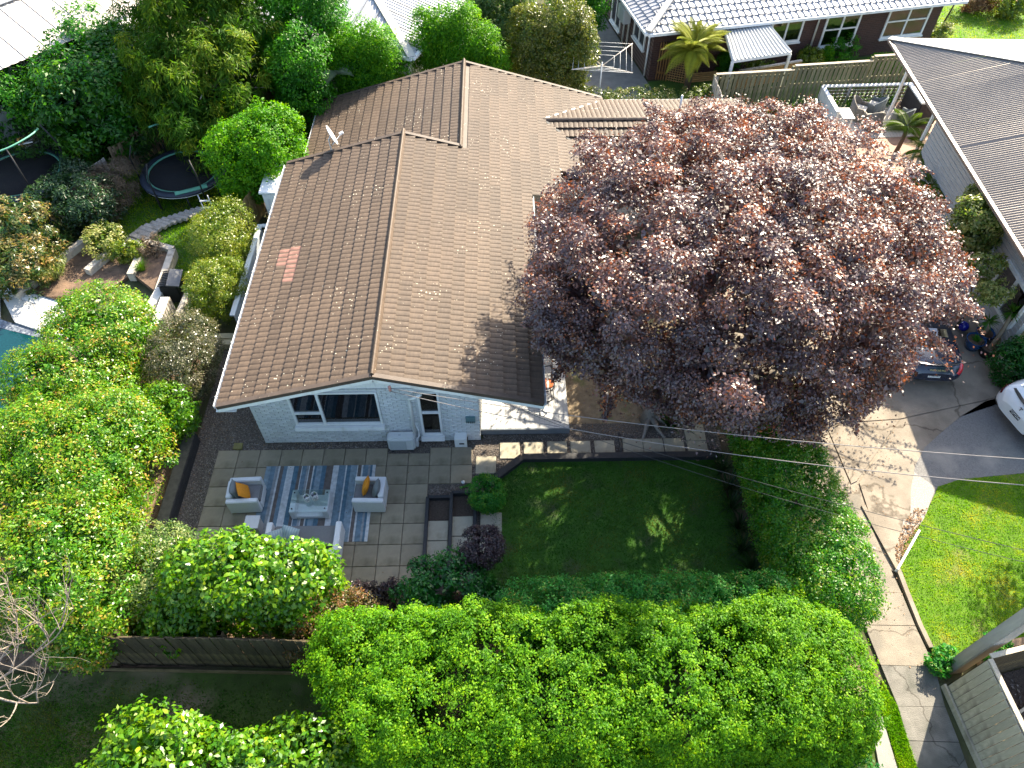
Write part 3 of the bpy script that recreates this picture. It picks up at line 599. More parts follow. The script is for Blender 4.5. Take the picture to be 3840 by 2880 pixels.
# barge boards, soffits, gutters
for (xa, xb) in ((XE0-.05, XRG), (XE1+.05, XRG)):
    MB().bar((xa, YF-.045, zroof(xa)-.105), (xb, YF-.045, zroof(xb)-.105), .03, .15).build('barge_board', WHITE, H)
    mb = MB(); a, b = sorted((xa, xb)); mb.add([(a, YF-.03, zroof(a)-.125), (b, YF-.03, zroof(b)-.125), (b, .25, zroof(b)-.125), (a, .25, zroof(a)-.125)], [(0, 1, 2, 3)]); mb.build('soffit', WHITE, H)
MB().bb(XE0-.12, YF-.03, zroof(XE0)-.22, XL, .25, zroof(XE0)-.20).build('eave_return', WHITE, H)
def gutter(a, b, side, w=.12):
    a, b = Vector(a), Vector(b); mb = MB(); s = Vector(side); z = Vector((0, 0, 1))
    pr = [(0, .0), (0, -.09), (w, -.09), (w, .012), (w-.012, .012), (w-.012, -.075), (.012, -.075), (.012, .0)]; n = len(pr)
    mb.add([a+s*x+z*y for x, y in pr]+[b+s*x+z*y for x, y in pr], [(i, (i+1) % n, n+(i+1) % n, n+i) for i in range(n)]+[tuple(range(n)), tuple(range(n, 2*n))[::-1]])
    gt = mb.build('gutter', GUTTER, H)
    nbr = int((b-a).length/.9)
    for k in range(nbr): p = a.lerp(b, (k+.3)/nbr); MB().bar(p-s*.10+z*.035, p+s*(w+.015)+z*.02, .02, .012).build('bracket', GUTTER, gt)
gutter((XE0-.02, YF, zroof(XE0)-.005), (XE0-.02, YM, zroof(XE0)-.005), (-1, 0, 0)); gutter((XE1+.02, YF-.02, zroof(XE1)-.01), (XE1+.02, YM-1.8, zroof(XE1)-.01), (1, 0, 0), .085)
gutter((XL2-.02, YM+.1, ZL2-.005), (XL2-.02, YR, ZL2-.005), (-1, 0, 0), .10); gutter((12.3, 15.3, ZWG-TS*2.4-.01), (XWE, 15.3, ZWG-TS*2.4-.01), (0, 1, 0), .09)
MB().tube([(15.0, 13.9, 2.1), (15.0, 13.9, 2.75)], .04, 8).build('vent_pipe', GUTTER, H)
MB().box((8.05, YF-.02, zroof(8.05)-.16), (.06, .05, .05)).build('bracket', WHITE, H)
# side bay and balcony
bay = MB(); bay.bb(-.16, 9.48, .0, XE0-.02, 11.05, 1.74); by = bay.build('bay', WHITE, H)
MB().bb(-.24, 9.40, 1.75, XE0+.02, 11.13, 1.83).build('cornice', WHITE, by, bevel=.01)
for (x0, x1) in ((-.14, .0), (.62, .76)): MB().bb(x0, 9.45, .1, x1, 9.478, 1.7).build('stile', WHITE, by)
MB().bb(.002, 9.45, 1.5, .618, 9.478, 1.7).build('rail', WHITE, by)
bal = MB().bb(-.28, 4.4, -.06, XL, 8.7, .04).build('balcony', DECKP, H)
MB().bb(-.36, 4.35, .95, -.20, 8.75, 1.0).build('handrail', mat('blue_grey_paint', (.52, .58, .62), .5, .06, 4), bal, bevel=.005); MB().bb(-.20, 8.62, .95, .9, 8.76, .999).build('handrail', MATS['blue_grey_paint'], bal)
ps = boxmesh(.03, .085, .9, mat('grey_paint', (.40, .43, .45), .6, .06, 4), .004, 'slat')
for k in range(42): inst(ps, 'slat', bal, Matrix.Translation((-.25-4.93, 4.45+k*.102-5, .49)))
# deck
dk = MB().bb(7.45, .44, .0, 9.98, 6.5, .2).build('deck', DECKF, H); dbm = boxmesh(.136, 6.06, .035, DECKP, .006, 'deck_board')
for k in range(18): inst(dbm, 'deck_board', dk, Matrix.Translation((7.52+k*.1405-4.93, 3.47-5, .232)))
MB().bb(7.44, .405, .02, 9.99, .436, .245).build('fascia', DECKF, dk)
# ------------------------------------------------------------------ patio furniture and things round the house
def cushion_mesh(name, a, b, th, m, seg=10, pinch=.5):
    vs_ = []; fs = []; n = seg+1
    for s in (1, -1):
        for i in range(n):
            for j in range(n):
                u, v_ = i/seg*2-1, j/seg*2-1; k = max(0, (1-abs(u)**2.6)*(1-abs(v_)**2.6))**pinch
                q = 1-.10*(1-max(abs(u), abs(v_)))-.06*(1-abs(abs(u)-abs(v_)))*(max(abs(u), abs(v_)) > .9)
                vs_.append((u*a/2*(q if abs(v_) < .99 else .94+.06*abs(u)), v_*b/2*(q if abs(u) < .99 else .94+.06*abs(v_)), s*th/2*k))
    for s in (0, 1):
        for i in range(seg):
            for j in range(seg):
                q = [s*n*n+i*n+j, s*n*n+(i+1)*n+j, s*n*n+(i+1)*n+j+1, s*n*n+i*n+j+1]; fs.append(tuple(q if s == 0 else q[::-1]))
    o = MB().add(vs_, fs, 0, True).build(name, m); me = o.data; bpy.data.objects.remove(o); return me
def set_mesh(me, name, label, cat, M, group=None):
    o = bpy.data.objects.new(name, me); COL.objects.link(o); o.matrix_world = M; return tag(o, label, cat, group)
def weave(mb, x0, x1, y0, y1, z0, z1):
    mb.bb(x0, y0, z0, x1, y1, z1)
def armchair(name, label, x, y, rz, group=None):
    t = thing(name, label, 'armchair', (x, y, .012), rz, group); w, d = .42, .39
    for s in (-1, 1): MB().bb(-w, s*(d-.13), .05, w-.02, s*d, .60).build('arm', WICKER, t, True, bevel=.018)
    MB().bb(-w, -d+.132, .05, -w+.15, d-.132, .67).build('backrest', WICKER, t, True, bevel=.018)
    MB().bb(-w+.152, -d+.132, .06, w, d-.132, .30).build('base', WICKER, t, True, bevel=.012)
    MB().bb(-w+.16, -d+.136, .303, w-.01, d-.136, .43).build('seat_cushion', GREYFAB, t, True, bevel=.035)
    inst(cushion_mesh('back_cushion', .50, .42, .20, GREYFAB2), 'back_cushion', t, Matrix.Translation((-w+.22, 0, .60)) @ Euler((0, radians(72), 0)).to_matrix().to_4x4())
    return t
armchair('armchair', 'white wicker armchair on the retaining wall side of the striped rug', 1.23, -1.66, .04, 'wicker armchairs on the patio')
armchair('armchair', 'white wicker armchair on the lawn side of the striped rug', 4.51, -1.70, pi-.03, 'wicker armchairs on the patio')
om = cushion_mesh('pillow', .44, .44, .17, ORANGE)
set_mesh(om, 'pillow', 'orange pillow turned on its corner in the armchair near the retaining wall', 'pillow', Matrix.Translation((1.24, -1.72, .66)) @ Euler((radians(8), radians(58), radians(28))).to_matrix().to_4x4(), 'orange pillows')
set_mesh(om, 'pillow', 'orange pillow seen edge-on in the armchair nearest the lawn', 'pillow', Matrix.Translation((4.44, -1.64, .67)) @ Euler((0, radians(-76), radians(-8))).to_matrix().to_4x4(), 'orange pillows')
t = thing('sofa', 'white wicker sofa with grey cushions behind the camellia', 'sofa', (2.97, -3.0, .012))
for s in (-1, 1): MB().bb(2.97+s*.80, -3.42, .05, 2.97+s*.95, -2.62, .60).build('arm', WICKER, t, bevel=.018)
MB().bb(2.02, -3.58, .05, 3.92, -3.43, .66).build('backrest', WICKER, t, bevel=.018); MB().bb(2.18, -3.42, .06, 3.76, -2.63, .30).build('base', WICKER, t, bevel=.012)
MB().bb(2.18, -3.40, .303, 3.76, -2.64, .43).build('seat_cushion', GREYFAB, t, bevel=.035)
bcm = cushion_mesh('back_cushion', .44, .76, .2, GREYFAB)
for k in range(2): inst(bcm, 'back_cushion', t, Matrix.Translation((-.4+k*.8, -.28, .58)) @ Euler((0, radians(70), radians(90))).to_matrix().to_4x4())
def stripefab(name, stops, axis='X', scale=1.0):
    m, n, l, o = nt(name); b = n.new('ShaderNodeBsdfPrincipled'); b.inputs['Roughness'].default_value = .9; b.inputs['Specular IOR Level'].default_value = .15
    tc = n.new('ShaderNodeTexCoord'); sp = n.new('ShaderNodeSeparateXYZ'); l.new(tc.outputs['Object'], sp.inputs[0])
    ma = n.new('ShaderNodeMath'); ma.operation = 'MULTIPLY_ADD'; ma.inputs[1].default_value = scale; ma.inputs[2].default_value = .5; l.new(sp.outputs[axis], ma.inputs[0])
    r = ramp(n, stops); r.color_ramp.interpolation = 'CONSTANT'; l.new(ma.outputs[0], r.inputs[0])
    no = n.new('ShaderNodeTexNoise'); no.inputs['Scale'].default_value = 9; no.inputs['Detail'].default_value = 8; l.new(tc.outputs['Object'], no.inputs['Vector'])
    mr = n.new('ShaderNodeMapRange'); mr.inputs[1].default_value = .3; mr.inputs[2].default_value = .7; mr.inputs[3].default_value = .72; mr.inputs[4].default_value = 1.15; l.new(no.outputs[0], mr.inputs[0])
    mx = n.new('ShaderNodeMix'); mx.data_type = 'RGBA'; mx.blend_type = 'MULTIPLY'; mx.inputs[0].default_value = 1; l.new(r.outputs[0], mx.inputs[6]); l.new(mr.outputs[0], mx.inputs[7])
    l.new(mx.outputs[2], b.inputs['Base Color']); l.new(b.outputs[0], o.inputs[0]); return m
W_, B1, B2, B3, T_, G_ = (.47, .48, .48), (.085, .15, .20), (.13, .19, .235), (.20, .26, .30), (.125, .105, .095), (.24, .255, .265)
seq = [(3, B3), (3, B2), (2, G_), (1.2, W_), (2.2, T_), (2.6, B2), (4.2, W_), (3, B1), (2, T_), (.8, W_), (2.6, B2), (1.4, G_), (.7, W_), (2.2, T_), (1, W_), (1.3, B1), (3.6, B3), (3, B1), (4.5, T_), (3.6, W_), (4.4, B2), (1, W_), (2.6, B1), (4, B3), (.6, W_), (2.4, T_), (1.2, W_), (3.2, B2), (1.6, G_), (1.4, B1), (2, W_)]
tot = sum(a for a, _ in seq); st = []; acc = 0
for a, c in seq[:31]: st.append((acc/tot, c)); acc += a
rug = MB().bb(-1.52, -1.17, 0, 1.52, 1.17, .010).build('rug', stripefab('rug_stripes', st, 'X', 1/3.04)); rug.location = (2.99, -1.74, .004); tag(rug, 'blue grey and white striped rug on the patio', 'rug')
rug.data.transform(Matrix.Identity(4))
PILL = stripefab('pale_blue_check', [(i/16, ((.30, .38, .42) if i % 2 else (.40, .46, .48))) for i in range(16)], 'X', 2)
pm = cushion_mesh('pillow', .46, .46, .18, PILL)
set_mesh(pm, 'pillow', 'pale blue striped pillow against the arm of the sofa', 'pillow', Matrix.Translation((2.31, -3.08, .60)) @ Euler((radians(62), 0, radians(20))).to_matrix().to_4x4(), 'blue pillows on the sofa')
set_mesh(pm, 'pillow', 'pale blue striped pillow leaning over its twin toward the sofa middle', 'pillow', Matrix.Translation((2.66, -3.0, .62)) @ Euler((radians(50), radians(10), radians(-14))).to_matrix().to_4x4(), 'blue pillows on the sofa')
t = thing('coffee_table', 'white wicker coffee table with a clear glass top', 'coffee table', (2.95, -1.9, .012))
for s in (-1, 1): MB().bb(2.95+s*.36, -2.24, .02, 2.95+s*.50, -1.57, .40).build('leg_panel', WICKER, t, bevel=.015)
MB().bb(2.592, -2.23, .03, 3.308, -1.58, .15).build('shelf', WICKER, t, bevel=.01); MB().bb(2.46, -2.24, .405, 3.44, -1.57, .416).build('glass_top', TABLEGL, t)
for sx in (-1, 1):
    for sy in (-1, 1): MB().lathe((2.95+sx*.43, -1.905+sy*.24, .417), [(.022, 0), (.022, .006), (.0, .006)], 10).build('fixing', DARKMETAL, t)
def lantern(x, y, r, h, label):
    t = thing('lantern', label, 'lantern', (x, y, .418), group='lattice lanterns on the table'); z = .418
    MB().lathe((x, y, z), [(0, .004), (r*.95, .004), (r*.95, h), (r*.87, h), (r*.87, .02), (0, .02)], 20).build('glass_cup', glassmat('lantern_glass', (.35, .45, .55), .15), t)
    for zz in (.0, h*.98): MB().lathe((x, y, z+zz), [(r*1.02, 0), (r*1.06, .012), (r*1.02, .024), (r*.94, .012), (r*1.02, 0)], 20).build('ring', WHITE, t)
    mb = MB()
    for s in (-1, 1):
        for k in range(9): mb.tube([(x+r*1.03*cos(2*pi*k/9+s*a*1.4), y+r*1.03*sin(2*pi*k/9+s*a*1.4), z+.01+h*.97*a) for a in (0, .25, .5, .75, 1)], .0085, 4)
    mb.build('lattice', WHITE, t)
    MB().lathe((x, y, z+.022), [(0, .10), (r*.5, .10), (r*.5, 0)], 12).build('candle', WHITE, t)
lantern(2.90, -1.90, .072, .19, 'shorter white lattice lantern on the glass table'); lantern(3.10, -1.86, .078, .22, 'taller white lattice lantern on the glass table')
t = thing('side_table', 'small cube side table between an armchair and the sofa', 'side table', (1.57, -2.53, 0)); MB().bb(1.40, -2.70, .0, 1.74, -2.36, .43).build('body', mat('side_table_body', (.36, .35, .35), .7, .1, 20), t, bevel=.006); MB().bb(1.385, -2.715, .432, 1.755, -2.345, .455).build('top', mat('side_table_top', (.50, .50, .50), .5, .06, 20), t)
t = thing('heat_pump', 'white outdoor heat pump unit at the foot of the brick wall', 'heat pump', (5.23, .03, 0))
MB().bb(4.84, -.13, .04, 5.60, .17, .60).build('casing', ACMAT, t, bevel=.045); MB().bb(4.90, -.139, .09, 5.36, -.131, .50).build('grille', ACGR, t, bevel=.012)
gr = MB()
for k in range(10): gr.bb(4.92, -.146, .12+k*.037, 5.34, -.140, .132+k*.037)
MB().bb(5.604, -.02, .06, 5.68, .12, .34).build('valve_cover', ACMAT, t, bevel=.01); MB().bb(5.15, .0, .602, 5.22, .05, .605).build('badge', ACGR, t)
for x in (4.95, 5.5): MB().bb(x-.03, -.12, -.03, x+.03, .15, .038).build('foot', DARKMETAL, t)
MB().tube([(5.63, .05, .3), (5.70, .15, .35), (5.70, .22, .5), (5.62, .22, .9)], .025, 8).build('pipe', WHITE, t)
t = thing('utility_box', 'small white utility box with a black label on the brick wall', 'utility box', (6.9, .1, 0)); MB().bb(6.70, .0, -.02, 7.05, .24, .37).build('casing', WHITE, t, bevel=.008); MB().bb(6.83, -.006, .13, 6.97, -.001, .19).build('label_plate', BLACKPL, t); MB().bb(7.053, .05, .05, 7.075, .16, .28).build('hinge_plate', DARKMETAL, t)
t = thing('satellite_dish', 'pale satellite dish on the far edge of the big brown roof', 'satellite dish', (2.55, 9.95, 3.1))
nd = Vector((.86, .28, .38)).normalized(); Rd = nd.to_track_quat('Z', 'Y').to_matrix(); cdish = Vector((2.50, 10.0, 3.62))
MB().lathe(cdish, [(0, .0), (.12, .008), (.24, .03), (.34, .062), (.345, .055), (.24, .015), (.0, -.012)], 28, R=Rd).build('dish', mat('dish_grey', (.55, .55, .54), .5, .06, 4), t)
MB().tube([cdish-nd*.02, (2.42, 9.98, 3.5), (2.45, 9.92, 3.05)], .025, 8).build('mast', WHITEMETAL, t)
lnb = cdish+nd*.42+Vector((0, 0, -.12)); MB().tube([cdish-Rd @ Vector((0, 0, 0))-Vector((0, 0, .33)), lnb], .014, 6).build('arm', WHITEMETAL, t); MB().bar(lnb-nd*.10, lnb+nd*.04, .09, .06).build('receiver', WHITEMETAL, t)
# deck furniture
t = thing('deck_chair', 'dark metal chair with a rust and white cushion on the deck', 'chair', (9.35, 1.6, .25)); z = .25
MB().lathe((9.36, 1.72, z+.42), [(0, .06), (.16, .055), (.21, .02), (.2, -.03), (0, -.03)], 18).build('seat_cushion', stripefab('rust_stripe', [(0, (.45, .13, .05)), (.3, (.7, .6, .55)), (.42, (.5, .16, .07)), (.55, (.72, .66, .6)), (.68, (.45, .13, .05))], 'X', 2.2), t)
MB().lathe((9.36, 1.72, z+.37), [(.25, 0), (.27, .02), (.25, .04), (.23, .02), (.25, 0)], 18).build('seat_frame', DARKMETAL, t)
for a in range(4): MB().tube([(9.36+.2*cos(a*pi/2+.6), 1.72+.2*sin(a*pi/2+.6), z+.4), (9.36+.3*cos(a*pi/2+.6), 1.72+.3*sin(a*pi/2+.6), z+.0)], .016, 6).build('leg', DARKMETAL, t)
MB().tube([(9.15, 1.35, z+.02), (9.42, 1.15, z+.32), (9.58, 1.28, z+.28), (9.55, 1.52, z+.4)], .02, 6).build('footrest', DARKMETAL, t)
MB().tube([(9.14, 1.9, z+.4), (9.16, 2.0, z+.85), (9.5, 2.05, z+.88), (9.56, 1.95, z+.4)], .018, 6).build('backrest', DARKMETAL, t)
t = thing('deck_lounger', 'grey slatted lounger half under the roof edge on the deck', 'lounger', (9.35, 2.5, .25)); sm_ = boxmesh(.42, .035, .02, mat('grey_slat', (.33, .33, .34), .6, .1, 8), .003, 'slat')
for k in range(18): inst(sm_, 'slat', t, Matrix.Translation((0, -.35+k*.05, .42+max(0, k-8)*.022)))
for s in (-1, 1): MB().bar((9.35+s*.22, 2.12, .65), (9.35+s*.22, 3.0, .68), .03, .04).build('rail', DARKMETAL, t)
for s in (-1, 1):
    for y in (2.2, 2.9): MB().bar((9.35+s*.2, y, .25), (9.35+s*.2, y, .64), .03, .03, up=(1, 0, 0)).build('leg', DARKMETAL, t)
# ------------------------------------------------------------------ fences
def paling_fence(name, label, pts, h, m, w=.145, gap=.008, z0=-.05, face=1, cap=None, rail=True, hj=.02, lean=.0, group=None):
    t = thing(name, label, 'fence', (pts[0][0], pts[0][1], 0), group=group); me = {}; rn = random.Random(len(label))
    for (a, b), hh in zip(zip(pts[:-1], pts[1:]), h if isinstance(h, (list, tuple)) else [h]*9):
        A, B = Vector((a[0], a[1], 0)), Vector((b[0], b[1], 0)); L = (B-A).length; d = (B-A)/L; nrm = Vector((-d.y, d.x, 0))*face; ang = math.atan2(d.y, d.x); n = int(L/(w+gap))
        key = round(hh, 2); me.setdefault(key, boxmesh(w, .02, hh-z0, m, .003, 'paling'))
        for k in range(n):
            p = A+d*(k+.5)*(L/n)+nrm*(.02+.012*(k % 2)); inst(me[key], 'paling', t, Matrix.Translation(p-Vector(t.location)+Vector((0, 0, (hh+z0)/2+rn.uniform(-hj, hj)))) @ Euler((rn.uniform(-.012, .012), rn.uniform(-.01, .01), ang)).to_matrix().to_4x4())
        if rail:
            for zz in (.25, hh*.55, hh-.2): MB().bar(A-nrm*.035+Vector((0, 0, zz)), B-nrm*.035+Vector((0, 0, zz)), .045, .09).build('rail', m, t)
            for k in range(int(L/2.2)+1): p = A.lerp(B, k/max(1, int(L/2.2)))-nrm*.11; MB().bar(p+Vector((0, 0, z0)), p+Vector((0, 0, hh-.05)), .1, .1, up=d).build('post', m, t)
        if cap: MB().bar(A+Vector((0, 0, hh+.035)), B+Vector((0, 0, hh+.035)), .14, .035).build('capping', cap, t)
    return t
paling_fence('timber_fence', 'dark weathered paling fence below the camellia', [(4.4, -6.12), (1.9, -6.0), (-2.6, -5.86)], 1.8, FENCEDK, w=.155, gap=.004, hj=.012)
fd = thing('fence_board', 'mossy horizontal board lying along the foot of the dark fence', 'board', (1, -6.2, 0)); MB().bar((-2.4, -6.02, .06), (4.2, -6.27, .06), .03, .15).build('board', mat('mossy_board', (.13, .10, .05), .9, .4, 4), fd)
paling_fence('boundary_fence', 'stepped green-grey paling fence beyond the copper beech', [(17.2, 17.35), (20.55, 17.68), (23.95, 18.05), (26.6, 18.35)], [1.68, 1.86, 2.06], FENCEGR, w=.15, gap=.045, face=-1, cap=mat('fence_cap', (.34, .30, .23), .85, .25, 4))
paling_fence('boundary_fence', 'short pale end panel of the stepped fence beside the wing roof', [(17.14, 17.33), (17.16, 15.9)], 1.68, TIMBER, w=.15, gap=.01, face=-1)
paling_fence('back_fence', 'brown paling fence in the shade behind the trampolines', [(-16, 17.3), (-3, 16.9), (1.2, 15.6)], 1.7, mat('fence_brown', (.17, .125, .075), .9, .3, 3, .5, 25, objrand=.2, stretch=(9, 9, 1)), w=.15, gap=.012, face=-1)
paling_fence('garden_fence', 'low sunlit brown fence running up between the two trampolines', [(-6.7, 13.1), (-4.8, 16.6)], 1.25, mat('fence_tan', (.30, .21, .12), .9, .3, 3, .5, 25, objrand=.2, stretch=(9, 9, 1)), w=.16, gap=.05, face=-1)
s1 = lambda x, y, z=0: P(x/2.4578*.57604, (400+y/2.4578)*.57604, z)
s2 = lambda x, y, z=0: P(x/2.4578*.57604, (850+y/2.4578)*.57604, z)
paling_fence('garden_fence', 'grey board fence under the dead creeper', [s1(640, 690, 1.2)[:2], s1(950, 462, 1.2)[:2]], 1.2, TIMBER, w=.15, gap=.01, face=-1)
paling_fence('side_fence', 'tan paling fence under the bay beside the house', [(-1.15, 8.9), (-.75, 10.9)], 1.3, mat('fence_new', (.42, .28, .12), .85, .25, 3, .4, 25, objrand=.15, stretch=(9, 9, 1)), w=.14, gap=.01, face=-1)
t = thing('timber_fence', 'tall pale timber fence at the corner of the footpath', 'fence', (18.1, -6.8, 0))
pm_ = boxmesh(.145, .022, 1.9, PALEWD, .004, 'paling'); rn = random.Random(9)
for k in range(20): inst(pm_, 'paling', t, Matrix.Translation((.02+.0105*k*.9, -.09-.155*k, .95+rn.uniform(-.015, .015))) @ Euler((0, 0, radians(94)+rn.uniform(-.01, .01))).to_matrix().to_4x4())
MB().bar((18.05, -6.78, .09), (18.29, -9.9, .09), .05, .18).build('kickboard', PALEWD, t); MB().bar((18.17, -6.8, 1.93), (18.38, -9.9, 1.93), .10, .04).build('capping', PALEWD, t)
for zz in (.4, 1.1, 1.7): MB().bar((18.17, -6.8, zz), (18.38, -9.9, zz), .05, .09).build('rail', FENCEDK, t)
pd_ = boxmesh(.16, .022, 1.9, FENCEDK, .004, 'paling')  # inner side in darker wood, its shade put into the colour
for k in range(22): inst(pd_, 'paling', t, Matrix.Translation((.2+.163*k, .06+.034*k, .95)) @ Euler((0, 0, radians(12))).to_matrix().to_4x4())
MB().bar((18.2, -6.74, 1.93), (21.9, -5.97, 1.93), .10, .04).build('capping', PALEWD, t)
sheet('mulch_bed', [(18.25, -6.8), (24, -5.6), (24, -11), (18.5, -11)], -.01, MULCH)
MB().box((19.6, -7.35, .09), (2.2, .06, .18), rz=.45).build('plank', PALEWD, tag(thing('x', 'pale plank lying in the dark mulch inside the timber fence', 'plank', (19.6, -7.35, 0)), None)).parent.name = 'loose_plank'
t = thing('power_pole', 'pale square power pole leaning out over the corner of the front lawn', 'power pole', (18.52, -6.32, 0))
MB().box((18.52, -6.36, 4.2), (.36, .25, 8.6), rz=.12).build('shaft', mat('pole_concrete', (.40, .36, .31), .85, .15, 2, .4, 40, stretch=(3, 3, .5)), t, bevel=.02)
for zz in (.9, 1.6, 2.4): MB().box((18.46, -6.485, zz), (.03, .012, .05)).build('bolt', DARKMETAL, t)
t = thing('sleeper_edge', 'brown timber sleepers by the pole at the lawn edge', 'garden edge', (20, -6, 0))
for a, b in (((18.9, -6.05, .1), (22.5, -5.5, .1)), ((19.1, -6.35, .06), (22.5, -5.85, .06))): MB().bar(a, b, .16, .2).build('sleeper', mat('brown_sleeper', (.22, .16, .11), .9, .3, 5), t)
bd_ = MB().bar(Vector(c9(1528, 125, .07)), Vector(c9(1386, 378, .07)), .05, .15); tag(bd_.build('edging_board', WHITE), 'white edging board between the leaf litter and the front lawn', 'board')
# power lines
def wire(label, pts, r=.009, sag=.25, m=None):
    a, b = Vector(pts[0]), Vector(pts[1]); q = [a.lerp(b, i/14)+Vector((0, 0, -sag*4*(i/14)*(1-i/14))) for i in range(15)]
    return tag(MB().tube(q, r, 5).build('power_line', m or mat('cable_grey', (.22, .20, .19), .6, .1, 5)), label, 'cable', 'overhead cables')
brk = (5.33, -.58, 3.45)
t = thing('cable_bracket', 'rusty cable bracket on the gable just off the roof peak', 'bracket', brk); MB().bar((5.28, -.50, 3.40), (5.33, -.60, 3.46), .04, .04).build('arm', DARKMETAL, t)
for k in range(2): MB().lathe((5.33, -.60, 3.42+k*.09), [(0, -.04), (.04, -.03), (.025, 0), (.04, .03), (0, .04)], 10).build('insulator', mat('insulator_pink', (.45, .22, .18), .4, .1, 5), t)
wire('upper overhead cable from the gable bracket across the driveway', [brk, P(2420, 1005, 6.5)], sag=.35)
wire('lower overhead cable from the gable bracket across the driveway', [(5.33, -.6, 3.36), P(2420, 1064, 6.3)], sag=.55)
tl = mat('cable_dark', (.05, .05, .05), .6, .1, 5)
wire('thin dark cable from the eave over the lawn and driveway', [(8.05, -.49, 2.70), P(2420, 1238, 6.2)], .006, .3, tl); wire('second thin dark cable over the lawn', [(8.1, -.49, 2.68), P(2420, 1262, 6.0)], .005, .5, tl)
# ------------------------------------------------------------------ left yard
def trampoline(label, c, r, h, poles, net_h, cut=None, step=False, hoop=None):
    t = thing('trampoline', label, 'trampoline', (c[0], c[1], 0), group='trampolines on the back lawn'); x, y = c; z = h
    NAVY, MINT = mat('pad_navy', (.022, .03, .045), .5, .2, 6), mat('pad_mint', (.13, .36, .25), .5, .15, 6)
    MB().lathe((x, y, z-.02), [(0, 0), (r*.80, 0), (r*.80, -.005), (0, -.005)], 48).build('mat', mat('tramp_mat', (.016, .016, .018), .8, .25, 8), t)
    MB().lathe((x, y, z), [(r*.80, -.005), (r*.80, .02), (r*.845, .03), (r*.845, -.005)], 48).build('inner_band', MINT, t)
    MB().lathe((x, y, z), [(r*.846, .0), (r*.85, .035), (r*1.0, .02), (r*1.02, -.05), (r*.98, -.06)], 48).build('safety_pad', NAVY, t)
    MB().lathe((x, y, z-.085), [(r*.99, .02), (r*1.01, .0), (r*.99, -.02), (r*.97, 0), (r*.99, .02)], 48).build('frame_ring', WHITEMETAL, t)
    for k in range(8):
        a = 2*pi*k/8+.3; MB().tube([(x+r*.98*cos(a), y+r*.98*sin(a), z-.08), (x+r*.98*cos(a), y+r*.98*sin(a), .02)], .025, 6).build('leg', DARKMETAL, t)
    for k in range(poles):
        a = 2*pi*k/poles+.15; MB().tube([(x+r*1.03*cos(a), y+r*1.03*sin(a), .1), (x+r*1.06*cos(a), y+r*1.06*sin(a), z+net_h*.6), (x+r*.92*cos(a), y+r*.92*sin(a), z+net_h)], .028, 6).build('net_pole', BLACKPL, t)
    rg = [(x+r*.92*cos(a*pi/18), y+r*.92*sin(a*pi/18), z+net_h+.02*sin(a)) for a in range(37)]
    if hoop:
        rg = [rg[i] for i in range(hoop[0], hoop[1])]; 
    MB().tube(rg, .03, 6).build('top_hoop', MINT, t)
    m, n, l, o = nt('net_mesh') if 'net_mesh' not in MATS else (MATS['net_mesh'],)+(None,)*3
    if n:
        b = n.new('ShaderNodeBsdfDiffuse'); b.inputs[0].default_value = (.02, .02, .02, 1); tr = n.new('ShaderNodeBsdfTransparent'); x_ = n.new('ShaderNodeMixShader'); x_.inputs[0].default_value = .30
        l.new(tr.outputs[0], x_.inputs[1]); l.new(b.outputs[0], x_.inputs[2]); l.new(x_.outputs[0], o.inputs[0]); MATS['net_mesh'] = m
    MB().lathe((x, y, z), [(r*.85, .03), (r*.92, net_h)], 36).build('net', m, t)
    if step:
        for s in (0, .35): MB().tube([(x+r*.55+s, y-r*.9, z-.05), (x+r*.7+s, y-r*1.15, .02)], .02, 6).build('ladder_rail', WHITEMETAL, t)
        for q in (.3, .6): MB().bar((x+r*.55+.15*q, y-r*(.9+.25*q), z*(1-q)), (x+r*.55+.35+.15*q, y-r*(.9+.25*q), z*(1-q)), .08, .02).build('ladder_step', WHITEMETAL, t)
        MB().bar((x+r*.05, y-r*.93, z+.045), (x+r*.72, y-r*.63, z+.045), .2, .02).build('name_strip', MINT, t)
    return t
trampoline('round trampoline with mint trim half under the drooping conifer', (-3.92, 12.28), 1.58, .72, 6, 1.25, step=True, hoop=(8, 15))
T2 = trampoline('trampoline with a small hoop at the edge of the picture', (-10.05, 12.2), 1.75, .72, 6, 1.9, hoop=(18, 37))
t = thing('basketball_hoop', 'clear toy basketball board clipped on the trampoline net', 'basketball hoop', s1(290, 290, 2.3)); q = [s1(175, 350, 2.2), s1(300, 215, 2.75)]
MB().bar(s1(180, 345, 2.2), s1(325, 270, 2.4), .02, .42).build('backboard', glassmat('hoop_board', (.6, .62, .6), .25), t); MB().bar(s1(170, 352, 2.15), s1(300, 325, 2.25), .03, .03).build('bracket', WHITEMETAL, t)
# timber steps through the lawn
t = thing('garden_steps', 'weathered timber steps curving across the back lawn', 'garden steps', (-4.5, 9.4, 0)); A0, A1 = [(1170, 1235), (1215, 1190), (1262, 1160), (1300, 1132), (1345, 1112), (1405, 1092), (1455, 1075), (1505, 1062), (1560, 1050), (1610, 1037), (1660, 1022), (1715, 1005), (1770, 992), (1820, 982)], [(1335, 1290), (1380, 1250), (1420, 1215), (1452, 1180), (1490, 1150), (1545, 1130), (1590, 1105), (1640, 1090), (1690, 1076), (1745, 1062), (1790, 1045), (1830, 1030), (1870, 1012), (1905, 998)]
for k in range(len(A0)): a, b = s1(*A0[k]), s1(*A1[k]); z = .10+.012*k; MB().bar((a[0], a[1], z-.06), (b[0], b[1], z-.06), .235 if k < 3 else .19, .12).build('step', TIMBER, t, bevel=.012)
